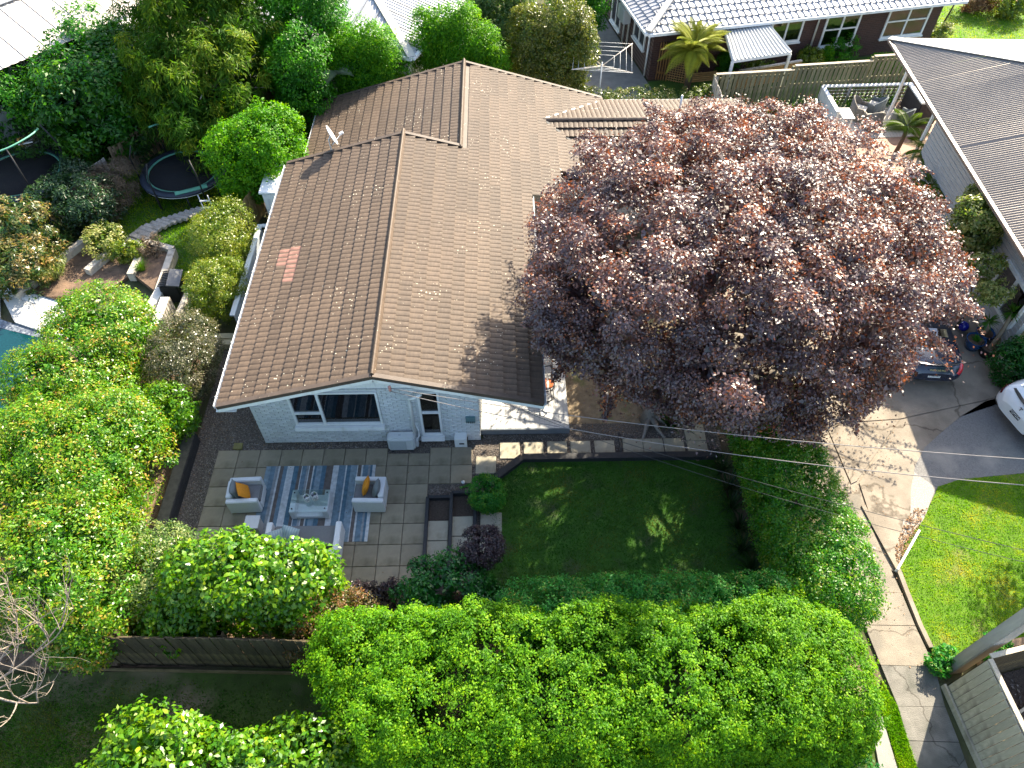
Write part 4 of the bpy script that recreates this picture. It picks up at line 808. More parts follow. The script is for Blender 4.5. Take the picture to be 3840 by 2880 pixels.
# raised beds of big sleepers
def sleeper_bed(label, segs, z, w=.26, h=.3, name='raised_bed', m=SLEEPER):
    t = thing(name, label, 'raised bed', (segs[0][0][0], segs[0][0][1], 0), group='sleeper beds in the back garden')
    for a, b in segs: MB().bar((a[0], a[1], z-h/2), (b[0], b[1], z-h/2), w, h).build('sleeper', m, t, bevel=.012)
    return t
sleeper_bed('pale sleeper wall behind the rosemary bush', [(s1(120, 1720, .3), s1(805, 1185, .3))], .3, .24)
sleeper_bed('short pale sleeper in the middle of the back garden beds', [(s1(790, 1500, .3), s1(1015, 1310, .3))], .3, .24, .4)
sleeper_bed('square sleeper bed with dry plants beside the timber steps', [(s1(1195, 1540, .35), s1(1345, 1225, .35)), (s1(1350, 1235, .36), s1(1590, 1300, .36)), (s1(1585, 1310, .35), s1(1450, 1700, .35))], .35, .24, .35)
sheet('bed_soil', [s1(1250, 1560, .2), s1(1360, 1260, .2), s1(1560, 1310, .2), s1(1430, 1700, .2)], .2, SOIL, thick=.2)
sheet('bed_soil', [s1(250, 1750, .05), s1(830, 1200, .05), s1(1170, 1290, .05), s1(1300, 1240, .05), s1(1190, 1560, .05), s1(900, 1750, .05)], .05, SOIL, thick=.1)
BL = [s1(-200, 130), s1(700, 190), s1(1000, 330), s1(1900, 300), s1(2150, 900), s1(1900, 1640), s1(1600, 1700), s1(1600, 1300), s1(1330, 1220), s1(1150, 1240), s1(1000, 1020), s1(600, 900), s1(-200, 900)]
sheet('back_lawn', BL, -.01, mat('lawn_back', (.045, .095, .012), .9, .35, 2.5, .6, 50))
sheet('leaf_bed', [s1(-300, 60), s1(700, 60), s1(1500, 60), s1(1900, 290), s1(1000, 335), s1(700, 195), s1(-300, 135)], -.005, mat('leaf_litter_bed', (.07, .055, .04), .95, .5, 5, .8, 30))
sheet('bed_soil', [s2(-300, 300), s2(160, 300), s2(420, 420), s2(150, 600), s2(-300, 500)], -.004, SOIL)
t = tag(MB().lathe(s2(75, 470, .11), [(0, -.11), (.06, -.092), (.1, -.045), (.11, 0), (.1, .045), (.06, .092), (0, .11)], 16).build('ball', stripefab('ball_stripes', [(0, (.62, .40, .30)), (.38, (.6, .55, .48)), (.46, (.55, .30, .22)), (.54, (.62, .58, .5)), (.62, (.6, .38, .28))], 'Y', 1)), 'striped pink ball on the soil by the sleeper wall', 'ball')
# compost bin and gate posts
t = thing('compost_bin', 'black slatted compost bin beside the white sleeper', 'compost bin', (-2.85, 6.35, 0)); MB().box((-2.85, 6.3, .35), (.6, .78, .7), rz=.1, taper=.9).build('body', BLACKPL, t, bevel=.02)
for k in range(9): MB().bar((-3.14, 5.98+k*.085, .715), (-2.86, 5.95+k*.085, .80), .05, .02).build('lid_slat', BLACKPL, t)
MB().box((-2.66, 6.32, .76), (.4, .8, .05), rz=.1, R=Matrix.Rotation(.1, 3, 'Z') @ Matrix.Rotation(.22, 3, 'Y')).build('lid', mat('bin_lid', (.12, .12, .125), .35, .2, 5), t)
t = thing('gate_panel', 'white-topped timber gate panel standing by the compost bin', 'gate', (-3.2, 5.5, 0)); MB().bar(s2(1430, 900, .9), s2(1520, 655, .9), .24, .06).build('top_rail', WHITE, t); ga, gb = Vector(s2(1445, 890, .85)), Vector(s2(1540, 660, .85))
for k in range(8): p = ga.lerp(gb, k/7)+Vector((.06, 0, 0)); MB().bar((p.x, p.y, 0), (p.x, p.y, .86), .12, .02, up=(1, 0, 0)).build('board', TIMBER, t)
t = thing('pale_sleeper', 'pale sleeper on edge between the compost bin and the yellow hedge', 'sleeper', s2(1700, 700)); MB().bar(s2(1640, 850, .35), s2(1770, 560, .35), .16, .3).build('beam', SLEEPER, t, bevel=.01)
t = thing('pale_sleeper', 'white sun-bleached sleeper running under the pink-tipped shrub', 'sleeper', s2(1430, 650)); MB().bar(s2(1350, 850, .35), s2(1520, 540, .35), .3, .3).build('beam', mat('bleached', (.58, .55, .5), .8, .15, 5), t, bevel=.01); MB().bar(s2(1430, 1080, .35), s2(1450, 880, .35), .22, .3).build('beam', MATS['bleached'], t)
# pool
cop = [(-1500, -40), (0, 525), (545, 690), (640, 760), (640, 1040), (430, 985), (0, 845), (-1500, 380)]
COPING = mat('pool_coping', (.52, .51, .48), .75, .08, 2, .2, 40)
t = thing('pool_edge', 'x', 'x'); del t['label']; del t['category']; t['kind'] = 'structure'
for a, b, c, d in (((-1500, -40), (0, 620), (0, 845), (-1500, 300)), ((8, 622), (300, 712), (420, 980), (140, 886)), ((308, 714), (640, 820), (640, 1045), (428, 983)), ((-160, 505), (140, 590), (-10, 615), (-150, 560))):
    MB().prism([s2(*q)[:2] for q in (a, b, c, d)], -.05, .05).build('coping', COPING, t)
MB().prism([s2(*q)[:2] for q in ((-1500, -40), (0, 528), (545, 692), (640, 815), (300, 708), (0, 616))], -.05, .06).build('coping', WHITE, t)
MB().bar(s2(-900, 215, .06), s2(5, 522, .06), .03, .1).build('trim', BLACKT, t); MB().bar(s2(5, 522, .06), s2(545, 688, .06), .03, .1).build('trim', BLACKT, t)
def voron(name, cols, sc):
    m, n, l, o = nt(name); b = n.new('ShaderNodeBsdfPrincipled'); b.inputs['Roughness'].default_value = .3; tc = n.new('ShaderNodeTexCoord'); v_ = n.new('ShaderNodeTexVoronoi'); v_.distance = 'CHEBYCHEV'; v_.inputs['Scale'].default_value = sc; v_.inputs['Randomness'].default_value = 0
    l.new(tc.outputs['Object'], v_.inputs['Vector']); r = ramp(n, cols); sp = n.new('ShaderNodeSeparateColor'); l.new(v_.outputs['Color'], sp.inputs[0]); l.new(sp.outputs[0], r.inputs[0]); l.new(r.outputs[0], b.inputs['Base Color']); l.new(b.outputs[0], o.inputs[0]); return m
MB().prism([s2(*q)[:2] for q in ((-1500, 310), (0, 850), (430, 990), (640, 1050), (640, 1110), (420, 1035), (0, 930), (-1500, 420))], -.4, -.012).build('waterline_tile', voron('mosaic', [(0, (.05, .06, .09)), (.5, (.12, .14, .17)), (1, (.25, .27, .3))], 18), t)
wm, n, l, o = nt('pool_water'); b = n.new('ShaderNodeBsdfPrincipled'); b.inputs['Base Color'].default_value = (.002, .035, .042, 1); b.inputs['Roughness'].default_value = .06; no = n.new('ShaderNodeTexNoise'); no.inputs['Scale'].default_value = 3; bp = n.new('ShaderNodeBump'); bp.inputs['Strength'].default_value = .08; l.new(no.outputs[0], bp.inputs['Height']); l.new(bp.outputs[0], b.inputs['Normal']); l.new(b.outputs[0], o.inputs[0])
sheet('pool_water', [s2(*q) for q in ((-1500, 420), (0, 930), (420, 1035), (640, 1110), (300, 2300), (-1500, 2300))], -.02, wm)
# ------------------------------------------------------------------ neighbouring houses
c3 = lambda x, y, z=0.0: C9(3, x, y, z); c2 = lambda x, y, z=0.0: C9(2, x, y, z); c1 = lambda x, y, z=0.0: C9(1, x, y, z)
CORR = mat('corrugated_iron', (.25, .22, .19), .42, .12, 1.2, .1, 40, spec=.5, metal=.35, objrand=.05, dirt=((.24, .21, .18), .8, .62))
PALEIRON = mat('pale_iron', (.44, .42, .38), .5, .06, 1.5, spec=.4)
SILVER = mat('silver_iron', (.36, .37, .39), .45, .1, 1.0, spec=.5, metal=.3)
def corr_sheet(parent, E0, along, up, u0, u1, vfun, m, pitch=.1, amp=.016, k=6, name='roof_sheet', square=False):
    """one roofing sheet between u0 and u1 along the eave, running up the slope as far as vfun(u)"""
    a, u = Vector(along), Vector(up); n = a.cross(u); n = n if n.z > 0 else -n; N = int((u1-u0)/pitch*k); vs_ = []
    for i in range(N+1):
        s = u0+(u1-u0)*i/N; ph = (s/pitch) % 1
        h = amp*cos(2*pi*ph) if not square else amp*(1 if ph < .22 else (-1))
        for v_ in (0, max(.02, vfun(s))): vs_.append(Vector(E0)+a*s+u*v_+n*h)
    fs = [(2*i, 2*i+1, 2*i+3, 2*i+2) for i in range(N)]
    return MB().add(vs_, fs, 0, not square).build(name, m, parent)
# the house beyond the driveway
NH = thing('weatherboard_house', 'grey weatherboard house under a brown corrugated roof by the driveway', 'house', (27, 10, 0))
EZ, ts = 3.6, .26; e0 = Vector((23.46, 16.42, EZ)); e1 = Vector((22.92, 2.55, EZ)); ad = (e1-e0).normalized(); pu = Vector((-ad.y, ad.x, 0)); ca = 1/sqrt(1+ts*ts)
up_ = Vector((pu.x*ca, pu.y*ca, ts*ca)); LE = (e1-e0).length
hip = lambda s: min(s/ca if s > .02 else .02, 7.0)
nsh = int(LE/.8)
for k in range(nsh): corr_sheet(NH, e0, ad, up_, k*LE/nsh, (k+1)*LE/nsh-.002, hip, CORR, .105, .03, 8)
upn = Vector((ad.x*ca, ad.y*ca, ts*ca))
for k in range(16): corr_sheet(NH, e0+Vector((0, 0, .0)), pu, upn, k*.8, (k+1)*.8-.002, lambda s: min(s/ca if s > .02 else .02, 7.0), PALEIRON, .112, .012, 6)  # slope facing the sun, its brightness put into a paler iron
hd = (ad+pu)+Vector((0, 0, ts)); MB().bar(e0+Vector((-.05, .05, .04)), e0+hd*6.8+Vector((0, 0, .05)), .30, .03).build('hip_flashing', PALEIRON, NH)
for (a, b) in ((e0, e1),): MB().bar(a-pu*.06+Vector((0, 0, -.05)), b-pu*.06+Vector((0, 0, -.05)), .12, .10).build('gutter', mat('brown_gutter', (.20, .15, .12), .4, .1, 4), NH)
MB().bar(e0-ad*.06+Vector((0, 0, -.05)), e0-ad*.06+pu*12+Vector((0, 0, -.05)), .12, .10).build('gutter', MATS['brown_gutter'], NH)
MB().bar(e0-pu*.13+Vector((0, 0, .0)), e1-pu*.13+Vector((0, 0, .0)), .02, .04).build('gutter_lip', mat('gutter_copper', (.42, .32, .26), .4, .1, 4), NH)
so = MB(); so.add([e0+Vector((0, 0, -.1)), e1+Vector((0, 0, -.1)), e1+pu*1.2+Vector((0, 0, -.1)), e0+pu*1.2+Vector((0, 0, -.1))], [(0, 1, 2, 3)]); so.build('soffit', WHITE, NH)
w0 = e0+pu*.75+ad*4.2; w1 = e1+pu*.75-ad*.6
wl_ = MB().bar(Vector((w0.x+.1, w0.y, 1.55)), Vector((w1.x+.1, w1.y, 1.55)), .15, 3.1).build('wall', GREYBOARD, NH)
wd = (w1-w0).normalized(); WL = (w1-w0).length
for k in range(18):
    for (s0, s1_) in ((0, WL*.5-.004), (WL*.5+.004, WL)):
        a, b = w0+wd*s0, w0+wd*s1_; MB().bar(Vector((a.x+.008, a.y, .1+k*.17)), Vector((b.x+.008, b.y, .1+k*.17)), .022+.012, .166, up=(-.12, 0, 1)).build('weatherboard', GREYBOARD, wl_)
for s0 in (.50, .78):
    a, b = w0+wd*WL*s0, w0+wd*(WL*s0+1.7); wf = MB()
    for zz in (1.0, 2.25): wf.bar(Vector((a.x-.05, a.y, zz)), Vector((b.x-.05, b.y, zz)), .1, .1)
    for q in (a, b, a.lerp(b, .5)): wf.bar(Vector((q.x-.05, q.y, 1.05)), Vector((q.x-.05, q.y, 2.2)), .1, .08, up=(1, 0, 0))
    wo = wf.build('window', WHITE, NH); MB().bar(Vector((a.x-.035, a.y, 1.62)), Vector((b.x-.035, b.y, 1.62)), .012, 1.14).build('pane', GLASSD, wo)
# its deck corner: floor, rail, posts, furniture
dkp = [(21.9, 17.55), (27.2, 17.9), (26.9, 11.4), (23.0, 11.4), (22.6, 14), (21.9, 14)]
df = sheet('neighbour_deck', dkp, .14, mat('brown_deck', (.27, .17, .125), .75, .2, 3, .3, 20, objrand=.1, stretch=(1, 8, 1)), thick=.2)
lb = boxmesh(.13, 2.6, .03, mat('pale_deck_board', (.52, .47, .42), .7, .12, 4), .004, 'deck_board')
for k in range(24): inst(lb, 'deck_board', df, Matrix.Translation((22.1+k*.14, 16.2+k*.01, .158)))
t = thing('deck_balustrade', 'white railing round the corner of the deck by the stepped fence', 'railing', (22, 17.6, 0))
a, b, c = Vector((22.0, 17.62, 1.0)), Vector((26.4, 17.78, 1.0)), Vector((22.05, 15.6, 1.0))
MB().bar(a, b, .16, .05).build('handrail', WHITE, t); MB().bar(a, c, .16, .05).build('handrail', WHITE, t); MB().bar((21.98, 17.7, .55), (22.03, 15.6, .55), .03, .85).build('side_panel', WHITE, t)
for q in (0, .28, .62, 1): p = a.lerp(b, q); MB().bar((p.x, p.y, .14), (p.x, p.y, .98), .07, .07, up=(1, 0, 0)).build('post', mat('post_grey', (.35, .35, .36), .6, .1, 5), t)
for k in range(5): MB().bar(a.lerp(b, 0)-Vector((0, 0, .2+.15*k)), b-Vector((0, 0, .2+.15*k)), .012, .012).build('wire', WHITEMETAL, t)
for q, lab in (((24.35, 15.9), 'white veranda post beside the wicker chairs'), ((24.3, 12.9), 'white veranda post on the brown deck nearer the copper beech')):
    t = thing('veranda_post', lab, 'post', (q[0], q[1], .15), group='posts under the corrugated roof'); MB().bar((q[0], q[1], .15), (q[0], q[1], 3.6), .09, .09, up=(1, 0, 0)).build('shaft', WHITE, t)
RATTAN = mat('grey_rattan', (.20, .18, .155), .8, .2, 50, .5, 80)
def tub_chair(label, x, y, rz, m=RATTAN):
    t = thing('wicker_chair', label, 'chair', (x, y, .17), rz, 'wicker chairs on the deck')
    MB().bb(-.30, -.30, .08, .30, .30, .42).build('seat_base', m, t, True, bevel=.03); MB().bb(-.24, -.23, .425, .31, .23, .49).build('cushion', mat('cushion_cream', (.5, .47, .42), .9, .08, 30), t, True, bevel=.02)
    sh = MB(); pr = []
    for i in range(13):
        a_ = pi*.5+pi*i/12; top = .62+.28*max(0, -cos(a_)) ; pr.append((.34*cos(a_)-.0, .34*sin(a_), top))
    vs_ = []; 
    for (x_, y_, z_) in pr: vs_ += [(x_, y_, .05), (x_*1.08, y_*1.05, z_), (x_*.9, y_*.88, z_), (x_*.9, y_*.88, .05)]
    fs = []
    for i in range(12): fs += [(4*i+j, 4*i+j+1, 4*i+5+j, 4*i+4+j) for j in range(3)]
    sh.add(vs_, fs, 0, True).build('backrest', m, t, True)
    for s in (-1, 1): MB().bb(0, s*.34-.05, .05, .28, s*.34+.05, .60).build('arm', m, t, True, bevel=.02)
    return t
tub_chair('brown wicker chair facing away beside the white railing', 23.35, 16.55, -.6); tub_chair('grey wicker chair turned sideways near the veranda post', 24.15, 16.75, 2.5, GREYFAB2); tub_chair('wicker chair nearest the copper beech on the deck', 23.75, 15.75, 1.6); tub_chair('grey chair between the veranda post and the covered barbecue', 25.0, 15.9, 2.2, GREYFAB2)
t = thing('outdoor_table', 'white outdoor table edge beside the wicker chairs', 'table', (22.7, 15.9, .15)); MB().bb(22.2, 15.3, .84, 22.7, 16.1, .89).build('top', mat('table_grey', (.45, .45, .44), .6, .08, 5), t)
for sx in (22.26, 22.64):
    for sy in (15.4, 16.0): MB().bar((sx, sy, .15), (sx, sy, .84), .05, .05, up=(1, 0, 0)).build('leg', WHITE, t)
t = thing('covered_barbecue', 'dark covered barbecue with a pale lid on the deck', 'barbecue', (26.0, 16.6, .15)); MB().bb(25.6, 15.95, .16, 26.5, 17.5, 1.12).build('cover', mat('bbq_cover', (.05, .045, .045), .6, .25, 6, .5, 25), t, bevel=.03); MB().bb(25.55, 15.9, 1.125, 26.0, 17.55, 1.2).build('lid', WHITE, t, bevel=.01)
t = thing('playhouse', 'orange-brown toy playhouse with small white windows under the eave', 'playhouse', (25.5, 11.7, .1)); OB = mat('orange_brown', (.34, .10, .03), .6, .2, 5)
MB().bb(25.1, 10.9, .1, 25.9, 12.5, 1.35).build('wall', OB, t); gb_ = MB(); gb_.add([(25.05, 10.85, 1.352), (25.05, 12.55, 1.352), (25.95, 12.55, 1.352), (25.95, 10.85, 1.352), (25.5, 10.85, 1.7), (25.5, 12.55, 1.7)], [(0, 3, 4), (1, 5, 2), (0, 4, 5, 1), (3, 2, 5, 4), (0, 1, 2, 3)]); gb_.build('roof', OB, t)
for y in (11.15, 12.0):
    wf = MB()
    for dy in (0, .16, .32): wf.bb(25.06, y+dy, .65, 25.098, y+dy+.035, 1.2)
    for dz in (.65, .91, 1.17): wf.bb(25.062, y+.02, dz, 25.096, y+.34, dz+.035)
    MB().bb(25.085, y+.03, .68, 25.097, y+.33, 1.17).build('pane', GLASSD, wf.build('window', WHITE, t))
MB().lathe((25.07, 11.76, .95), [(0, 0), (.2, .0), (.22, .02), (0, .03)], 20, R=Matrix.Rotation(-pi/2, 3, 'Y')).build('round_panel', DARKMETAL, t)
# dark brick house with a tiled hip roof
m, n, l, o = nt('brown_brick'); b = n.new('ShaderNodeBsdfPrincipled'); b.inputs['Roughness'].default_value = .85; tc = n.new('ShaderNodeTexCoord'); mp = n.new('ShaderNodeMapping'); mp.inputs['Rotation'].default_value = (pi/2, 0, 0)
br = n.new('ShaderNodeTexBrick'); br.inputs['Scale'].default_value = 1; br.inputs['Brick Width'].default_value = .24; br.inputs['Row Height'].default_value = .086; br.inputs['Mortar Size'].default_value = .006
br.inputs['Color1'].default_value = (.07, .030, .022, 1); br.inputs['Color2'].default_value = (.045, .022, .018, 1); br.inputs['Mortar'].default_value = (.10, .07, .06, 1); l.new(tc.outputs['Object'], mp.inputs[0]); l.new(mp.outputs[0], br.inputs['Vector']); l.new(br.outputs['Color'], b.inputs['Base Color']); l.new(b.outputs[0], o.inputs[0]); BRICKDK = m
BH = thing('brown_brick_house', 'dark brown brick house with a grey tiled roof behind the tree fern', 'house', (14.95, 20.1, 0), radians(11.5)); bw = Matrix.Rotation(radians(11.5), 4, 'Z'); bo = Vector((14.95, 20.1, 0)); W = lambda p: bo+(bw.to_3x3() @ Vector(p))
MB().bb(0, 0, -.05, 14.2, .25, 2.38).build('front_wall', BRICKDK, BH, True); MB().bb(0, .252, -.05, .25, 11, 2.38).build('side_wall', BRICKDK, BH, True); MB().bb(13.95, .252, -.05, 14.2, 11, 2.38).build('side_wall', BRICKDK, BH, True)
EOV, tr = .55, .42; cr_ = 1/sqrt(1+tr*tr)
rm_ = MB(); rm_.add([(-EOV, -EOV, 2.4), (14.75, -EOV, 2.4), (9.0, 5.2, 2.4+5.75*tr), (5.2, 5.2, 2.4+5.75*tr), (-EOV, 11, 2.4), (14.75, 11, 2.4)], [(0, 1, 2, 3), (0, 3, 4), (1, 5, 2), (3, 2, 5, 4)]); bro = rm_.build('roof', mat('tile_under', (.05, .05, .055), .8), BH, True)
TILE = mat('grey_tile', (.27, .275, .29), .45, .2, 6, .2, 40, spec=.5, objrand=.2)
tv = []; tf = []; us = [0, .03, .09, .15, .19, .25, .31]
for u in us:
    h = .038*(1 if .05 < u < .16 else 0)+.004
    tv += [(u, .40, h*.8+.012), (u, 0, h+.05), (u, 0, -.0)]
for i in range(len(us)-1): tf += [(3*i, 3*i+1, 3*i+4, 3*i+3), (3*i+1, 3*i+2, 3*i+5, 3*i+4)]
o = MB().add(tv, tf).build('roof_tile', TILE); tme = o.data; bpy.data.objects.remove(o)
cand = []
for (E0, al, upv, L) in ((Vector((14.75, -EOV, 2.4)), Vector((-1, 0, 0)), Vector((0, cr_, tr*cr_)), 15.3), (Vector((-EOV, -EOV, 2.4)), Vector((0, 1, 0)), Vector((cr_, 0, tr*cr_)), 11.5)):
    nn = al.cross(upv); 
    if nn.z < 0: nn = -nn
    for i in range(13):
        for k in range(int(L/.3)):
            s = k*.3; v_ = i*.36
            if al.y > .5: ok = s > v_*cr_-.1
            else: ok = v_*cr_-.1 < s < L-v_*cr_-.2 
            if ok:
                p = E0+al*s+upv*v_; R = Matrix((al, upv, nn)).transposed()
                if al.cross(upv).z < 0: R = Matrix((-al, upv, nn)).transposed(); p = p+al*.3
                cand.append((dist(W(p)), p, R))
cand.sort(key=lambda q: q[0]); rest = MB()
for i, (d_, p, R) in enumerate(cand):
    if i < 300: inst(tme, 'roof_tile', bro, Matrix.Translation(p) @ R.to_4x4())
    else: rest.add([p+R @ Vector(q) for q in tv], tf)
tag(rest.build('roof_tiles', TILE, bro, True), kind='stuff')
MB().bar((-EOV, -EOV, 2.50), (5.2, 5.2, 2.52+5.75*tr), .26, .09).build('hip_cap', mat('hip_cap_grey', (.38, .37, .35), .6, .15, 6), bro, True)
for (a, b) in (((-EOV, -EOV-.06, 2.36), (14.8, -EOV-.06, 2.36)), ((-EOV-.06, -EOV, 2.36), (-EOV-.06, 11, 2.36))): MB().bar(a, b, .12, .12).build('gutter', WHITE, BH, True)
so = MB(); so.add([(-EOV, -EOV, 2.33), (14.7, -EOV, 2.33), (14.7, 0, 2.33), (-EOV, 0, 2.33)], [(0, 1, 2, 3)]); so.add([(-EOV, 0, 2.33), (0, 0, 2.33), (0, 11, 2.33), (-EOV, 11, 2.33)], [(0, 1, 2, 3)]); so.build('soffit', WHITE, BH, True)
def bwin(x0, x1, z0, z1, nm=1, tr_=False, side=False):
    f = MB(); w = .09
    def bb(a, za, b, zb, d0=-.06, d1=.05):
        if side: f.bb(d0, a, za, d1, b, zb)
        else: f.bb(a, d0, za, b, d1, zb)
    bb(x0, z0, x0+w, z1); bb(x1-w, z0, x1, z1); bb(x0+w, z0, x1-w, z0+w); bb(x0+w, z1-w, x1-w, z1)
    for k in range(1, nm+1): q = x0+(x1-x0)*k/(nm+1); bb(q-.04, z0+w, q+.04, z1-w, -.055)
    if tr_: bb(x0+w, z0+(z1-z0)*.5-.03, x1-w, z0+(z1-z0)*.5+.03, -.05)
    bb(x0-.04, z0-.07, x1+.04, z0-.002, -.12)
    wo = f.build('window', WHITE, BH, True); p = MB()
    if side: p.bb(-.02, x0+w*.8, z0+w*.8, -.004, x1-w*.8, z1-w*.8)
    else: p.bb(x0+w*.8, -.02, z0+w*.8, x1-w*.8, -.004, z1-w*.8)
    p.build('pane', GLASSD, wo, True)
    c = MB()
    if not side: c.bb(x1-w-.28, -.003, z0+w, x1-w-.02, .0, z1-w); c.build('curtain', mat('net_curtain', (.5, .5, .46), .9, .1, 9), wo, True)
bwin(5.55, 7.15, 1.05, 2.2, 1); bwin(8.25, 10.0, .62, 2.22, 1, True); bwin(11.4, 13.6, .72, 2.25, 1, True); bwin(.9, 2.4, .9, 2.25, 1, side=True); bwin(4.2, 5.6, .2, 2.25, 1, side=True)
for x in (7.85,): MB().tube([(x+.5, -EOV, 2.3), (x, -.06, 2.18), (x-.02, -.06, 0)], .05, 8).build('downpipe', WHITE, BH, True)
for y in (.35, 3.0, 3.6): MB().tube([(-.06, y, 2.3), (-.06, y, 0)], .045, 8).build('downpipe', WHITE, BH, True)
t = thing('wall_heat_pump', 'grey heat pump unit fixed high on the side of the brick house', 'heat pump', tuple(W((-.25, 3.1, 1.6)))); t.rotation_euler = (0, 0, radians(11.5)); MB().bb(-.25, -.45, -.3, .12, .45, .35).build('casing', ACMAT, t, True, bevel=.03); MB().bb(-.262, -.4, -.25, -.252, .15, .3).build('grille', ACGR, t, True)
# pergola
t = thing('pergola', 'white pergola with corrugated clear roofing against the brick house', 'pergola', (19, 20, 0)); q = [c3(262, 150, 2.25), c3(530, 118, 2.3), c3(705, 330, 2.1), c3(330, 385, 2.05)]; q = [Vector(p) for p in q]
PC = mat('polycarb', (.46, .46, .44), .35, .05, 6)
for k in range(3):
    a0, a1 = q[0].lerp(q[3], k/3), q[0].lerp(q[3], (k+1)/3+.012); b0, b1 = q[1].lerp(q[2], k/3), q[1].lerp(q[2], (k+1)/3+.012); vs_ = []; N = 150
    for i in range(N+1):
        f = i/N; h = Vector((0, 0, .034*cos(2*pi*f*15)-k*.006)); vs_ += [a0.lerp(b0, f)+h, a1.lerp(b1, f)+h]
    MB().add(vs_, [(2*i, 2*i+1, 2*i+3, 2*i+2) for i in range(N)], 0, True).build('roof_sheet', PC, t)
for i in range(4): MB().bar(q[i]-Vector((0, 0, .09)), q[(i+1) % 4]-Vector((0, 0, .09)), .06, .12).build('beam', WHITE, t)
for p in (q[2], q[3]): MB().bar((p.x, p.y+.05, 0), (p.x, p.y+.05, p.z-.14), .11, .11, up=(1, 0, 0)).build('post', WHITE, t)
sheet('side_path', [W((-3.5, -2.2, 0)), W((-.1, -2.2, 0)), W((-.1, 8, 0)), W((-3.5, 8, 0))], -.01, mat('side_path_conc', (.20, .19, .175), .9, .2, 3))
sheet('side_lawn', [W((-.0, -.2, 0)), W((13, -.2, 0)), (27, 18.6, 0), (17.4, 17.6, 0), (14, 18, 0)], -.012, MATS['lawn_back'])
sheet('far_lawn', [(26.5, 21.5), (48, 21), (48, 30), (29, 30.5)], -.01, LAWN); sheet('dry_bed', [(29, 27.7), (48, 27.5), (48, 34), (29, 34)], .0, mat('dry_bed', (.26, .15, .09), .95, .3, 3, .6, 20), thick=.03)
def slatfence(name, label, a, b, z0, z1, m, n):
    t = thing(name, label, 'fence', (a[0], a[1], 0)); me = {}
    for k in range(n): z = z0+(z1-z0)*(k+.5)/n; MB().bar((a[0], a[1], z), (b[0], b[1], z), .03, (z1-z0)/n*.72).build('slat', m, t)
    L = (Vector(b[:2])-Vector(a[:2])).length
    for k in range(int(L/.5)+1): f = k/max(1, int(L/.5)); MB().bar((a[0]+(b[0]-a[0])*f, a[1]+(b[1]-a[1])*f+.03, 0), (a[0]+(b[0]-a[0])*f, a[1]+(b[1]-a[1])*f+.03, z1), .05, .04, up=(1, 0, 0)).build('post', m, t)
    return t
CANE = mat('cane_screen', (.36, .22, .09), .8, .25, 8, .3, 30, objrand=.12)
a, b = c3(370, 460, .95), c3(772, 392, .95); slatfence('cane_fence', 'low woven cane fence beside the pergola', a, b, .1, .95, CANE, 10); MB().bar(a, b, .12, .06).build('top_rail', TIMBER, bpy.data.objects['cane_fence'])
a, b = c3(10, 540, .0), c3(205, 520, .0); slatfence('cane_fence', 'low cane edging between the tree fern and the hedge', a, b, .0, .45, CANE, 5)
t = thing('lattice_screen', 'tan lattice screen under the tree fern by the brick corner', 'screen', c2(2110, 520)); a, b = Vector(c2(2105, 520)), Vector(c2(2230, 545))
for k in range(9): p = a.lerp(b, k/8); MB().bar((p.x, p.y, 0), (p.x, p.y, 1.5), .03, .02, up=(1, 0, 0)).build('slat', CANE, t)
for k in range(14): MB().bar((a.x, a.y-.02, .06+k*.11), (b.x, b.y-.02, .06+k*.11), .02, .03).build('slat', CANE, t)
t = thing('timber_gate', 'golden brown timber gate at the corner of the brick house', 'gate', c2(2070, 500)); a, b = Vector(c2(2035, 510)), Vector(c2(2100, 520))
for k in range(5): p = a.lerp(b, k/4); MB().bar((p.x, p.y, 0), (p.x, p.y, 1.7), .17, .025, up=(1, 0, 0)).build('board', mat('gate_brown', (.30, .16, .06), .8, .25, 4), t)
for zz in (.3, 1.4): MB().bar((a.x, a.y+.03, zz), (b.x, b.y+.03, zz), .03, .1).build('rail', MATS['gate_brown'], t)
# rotary clothesline
hub = Vector(c2(1690, 412, 1.75)); t = thing('clothesline', 'rotary clothesline with four pale arms behind the brown roof', 'clothesline', (hub.x, hub.y, 0))
MB().tube([(hub.x, hub.y, 0), (hub.x, hub.y, 1.8)], .03, 8).build('post', WHITEMETAL, t); tips = []
for k in range(4): a = radians(38+90*k); tp = hub+Vector((cos(a)*1.75, sin(a)*1.75, .32)); tips.append(tp); MB().tube([hub-Vector((0, 0, .1)), tp], .022, 6).build('arm', mat('arm_cream', (.6, .52, .42), .5, .1, 5), t)
for f in (.4, .6, .8, .98):
    for k in range(4): MB().tube([hub.lerp(tips[k], f), hub.lerp(tips[(k+1) % 4], f)], .006, 4).build('line', WHITEMETAL, t)
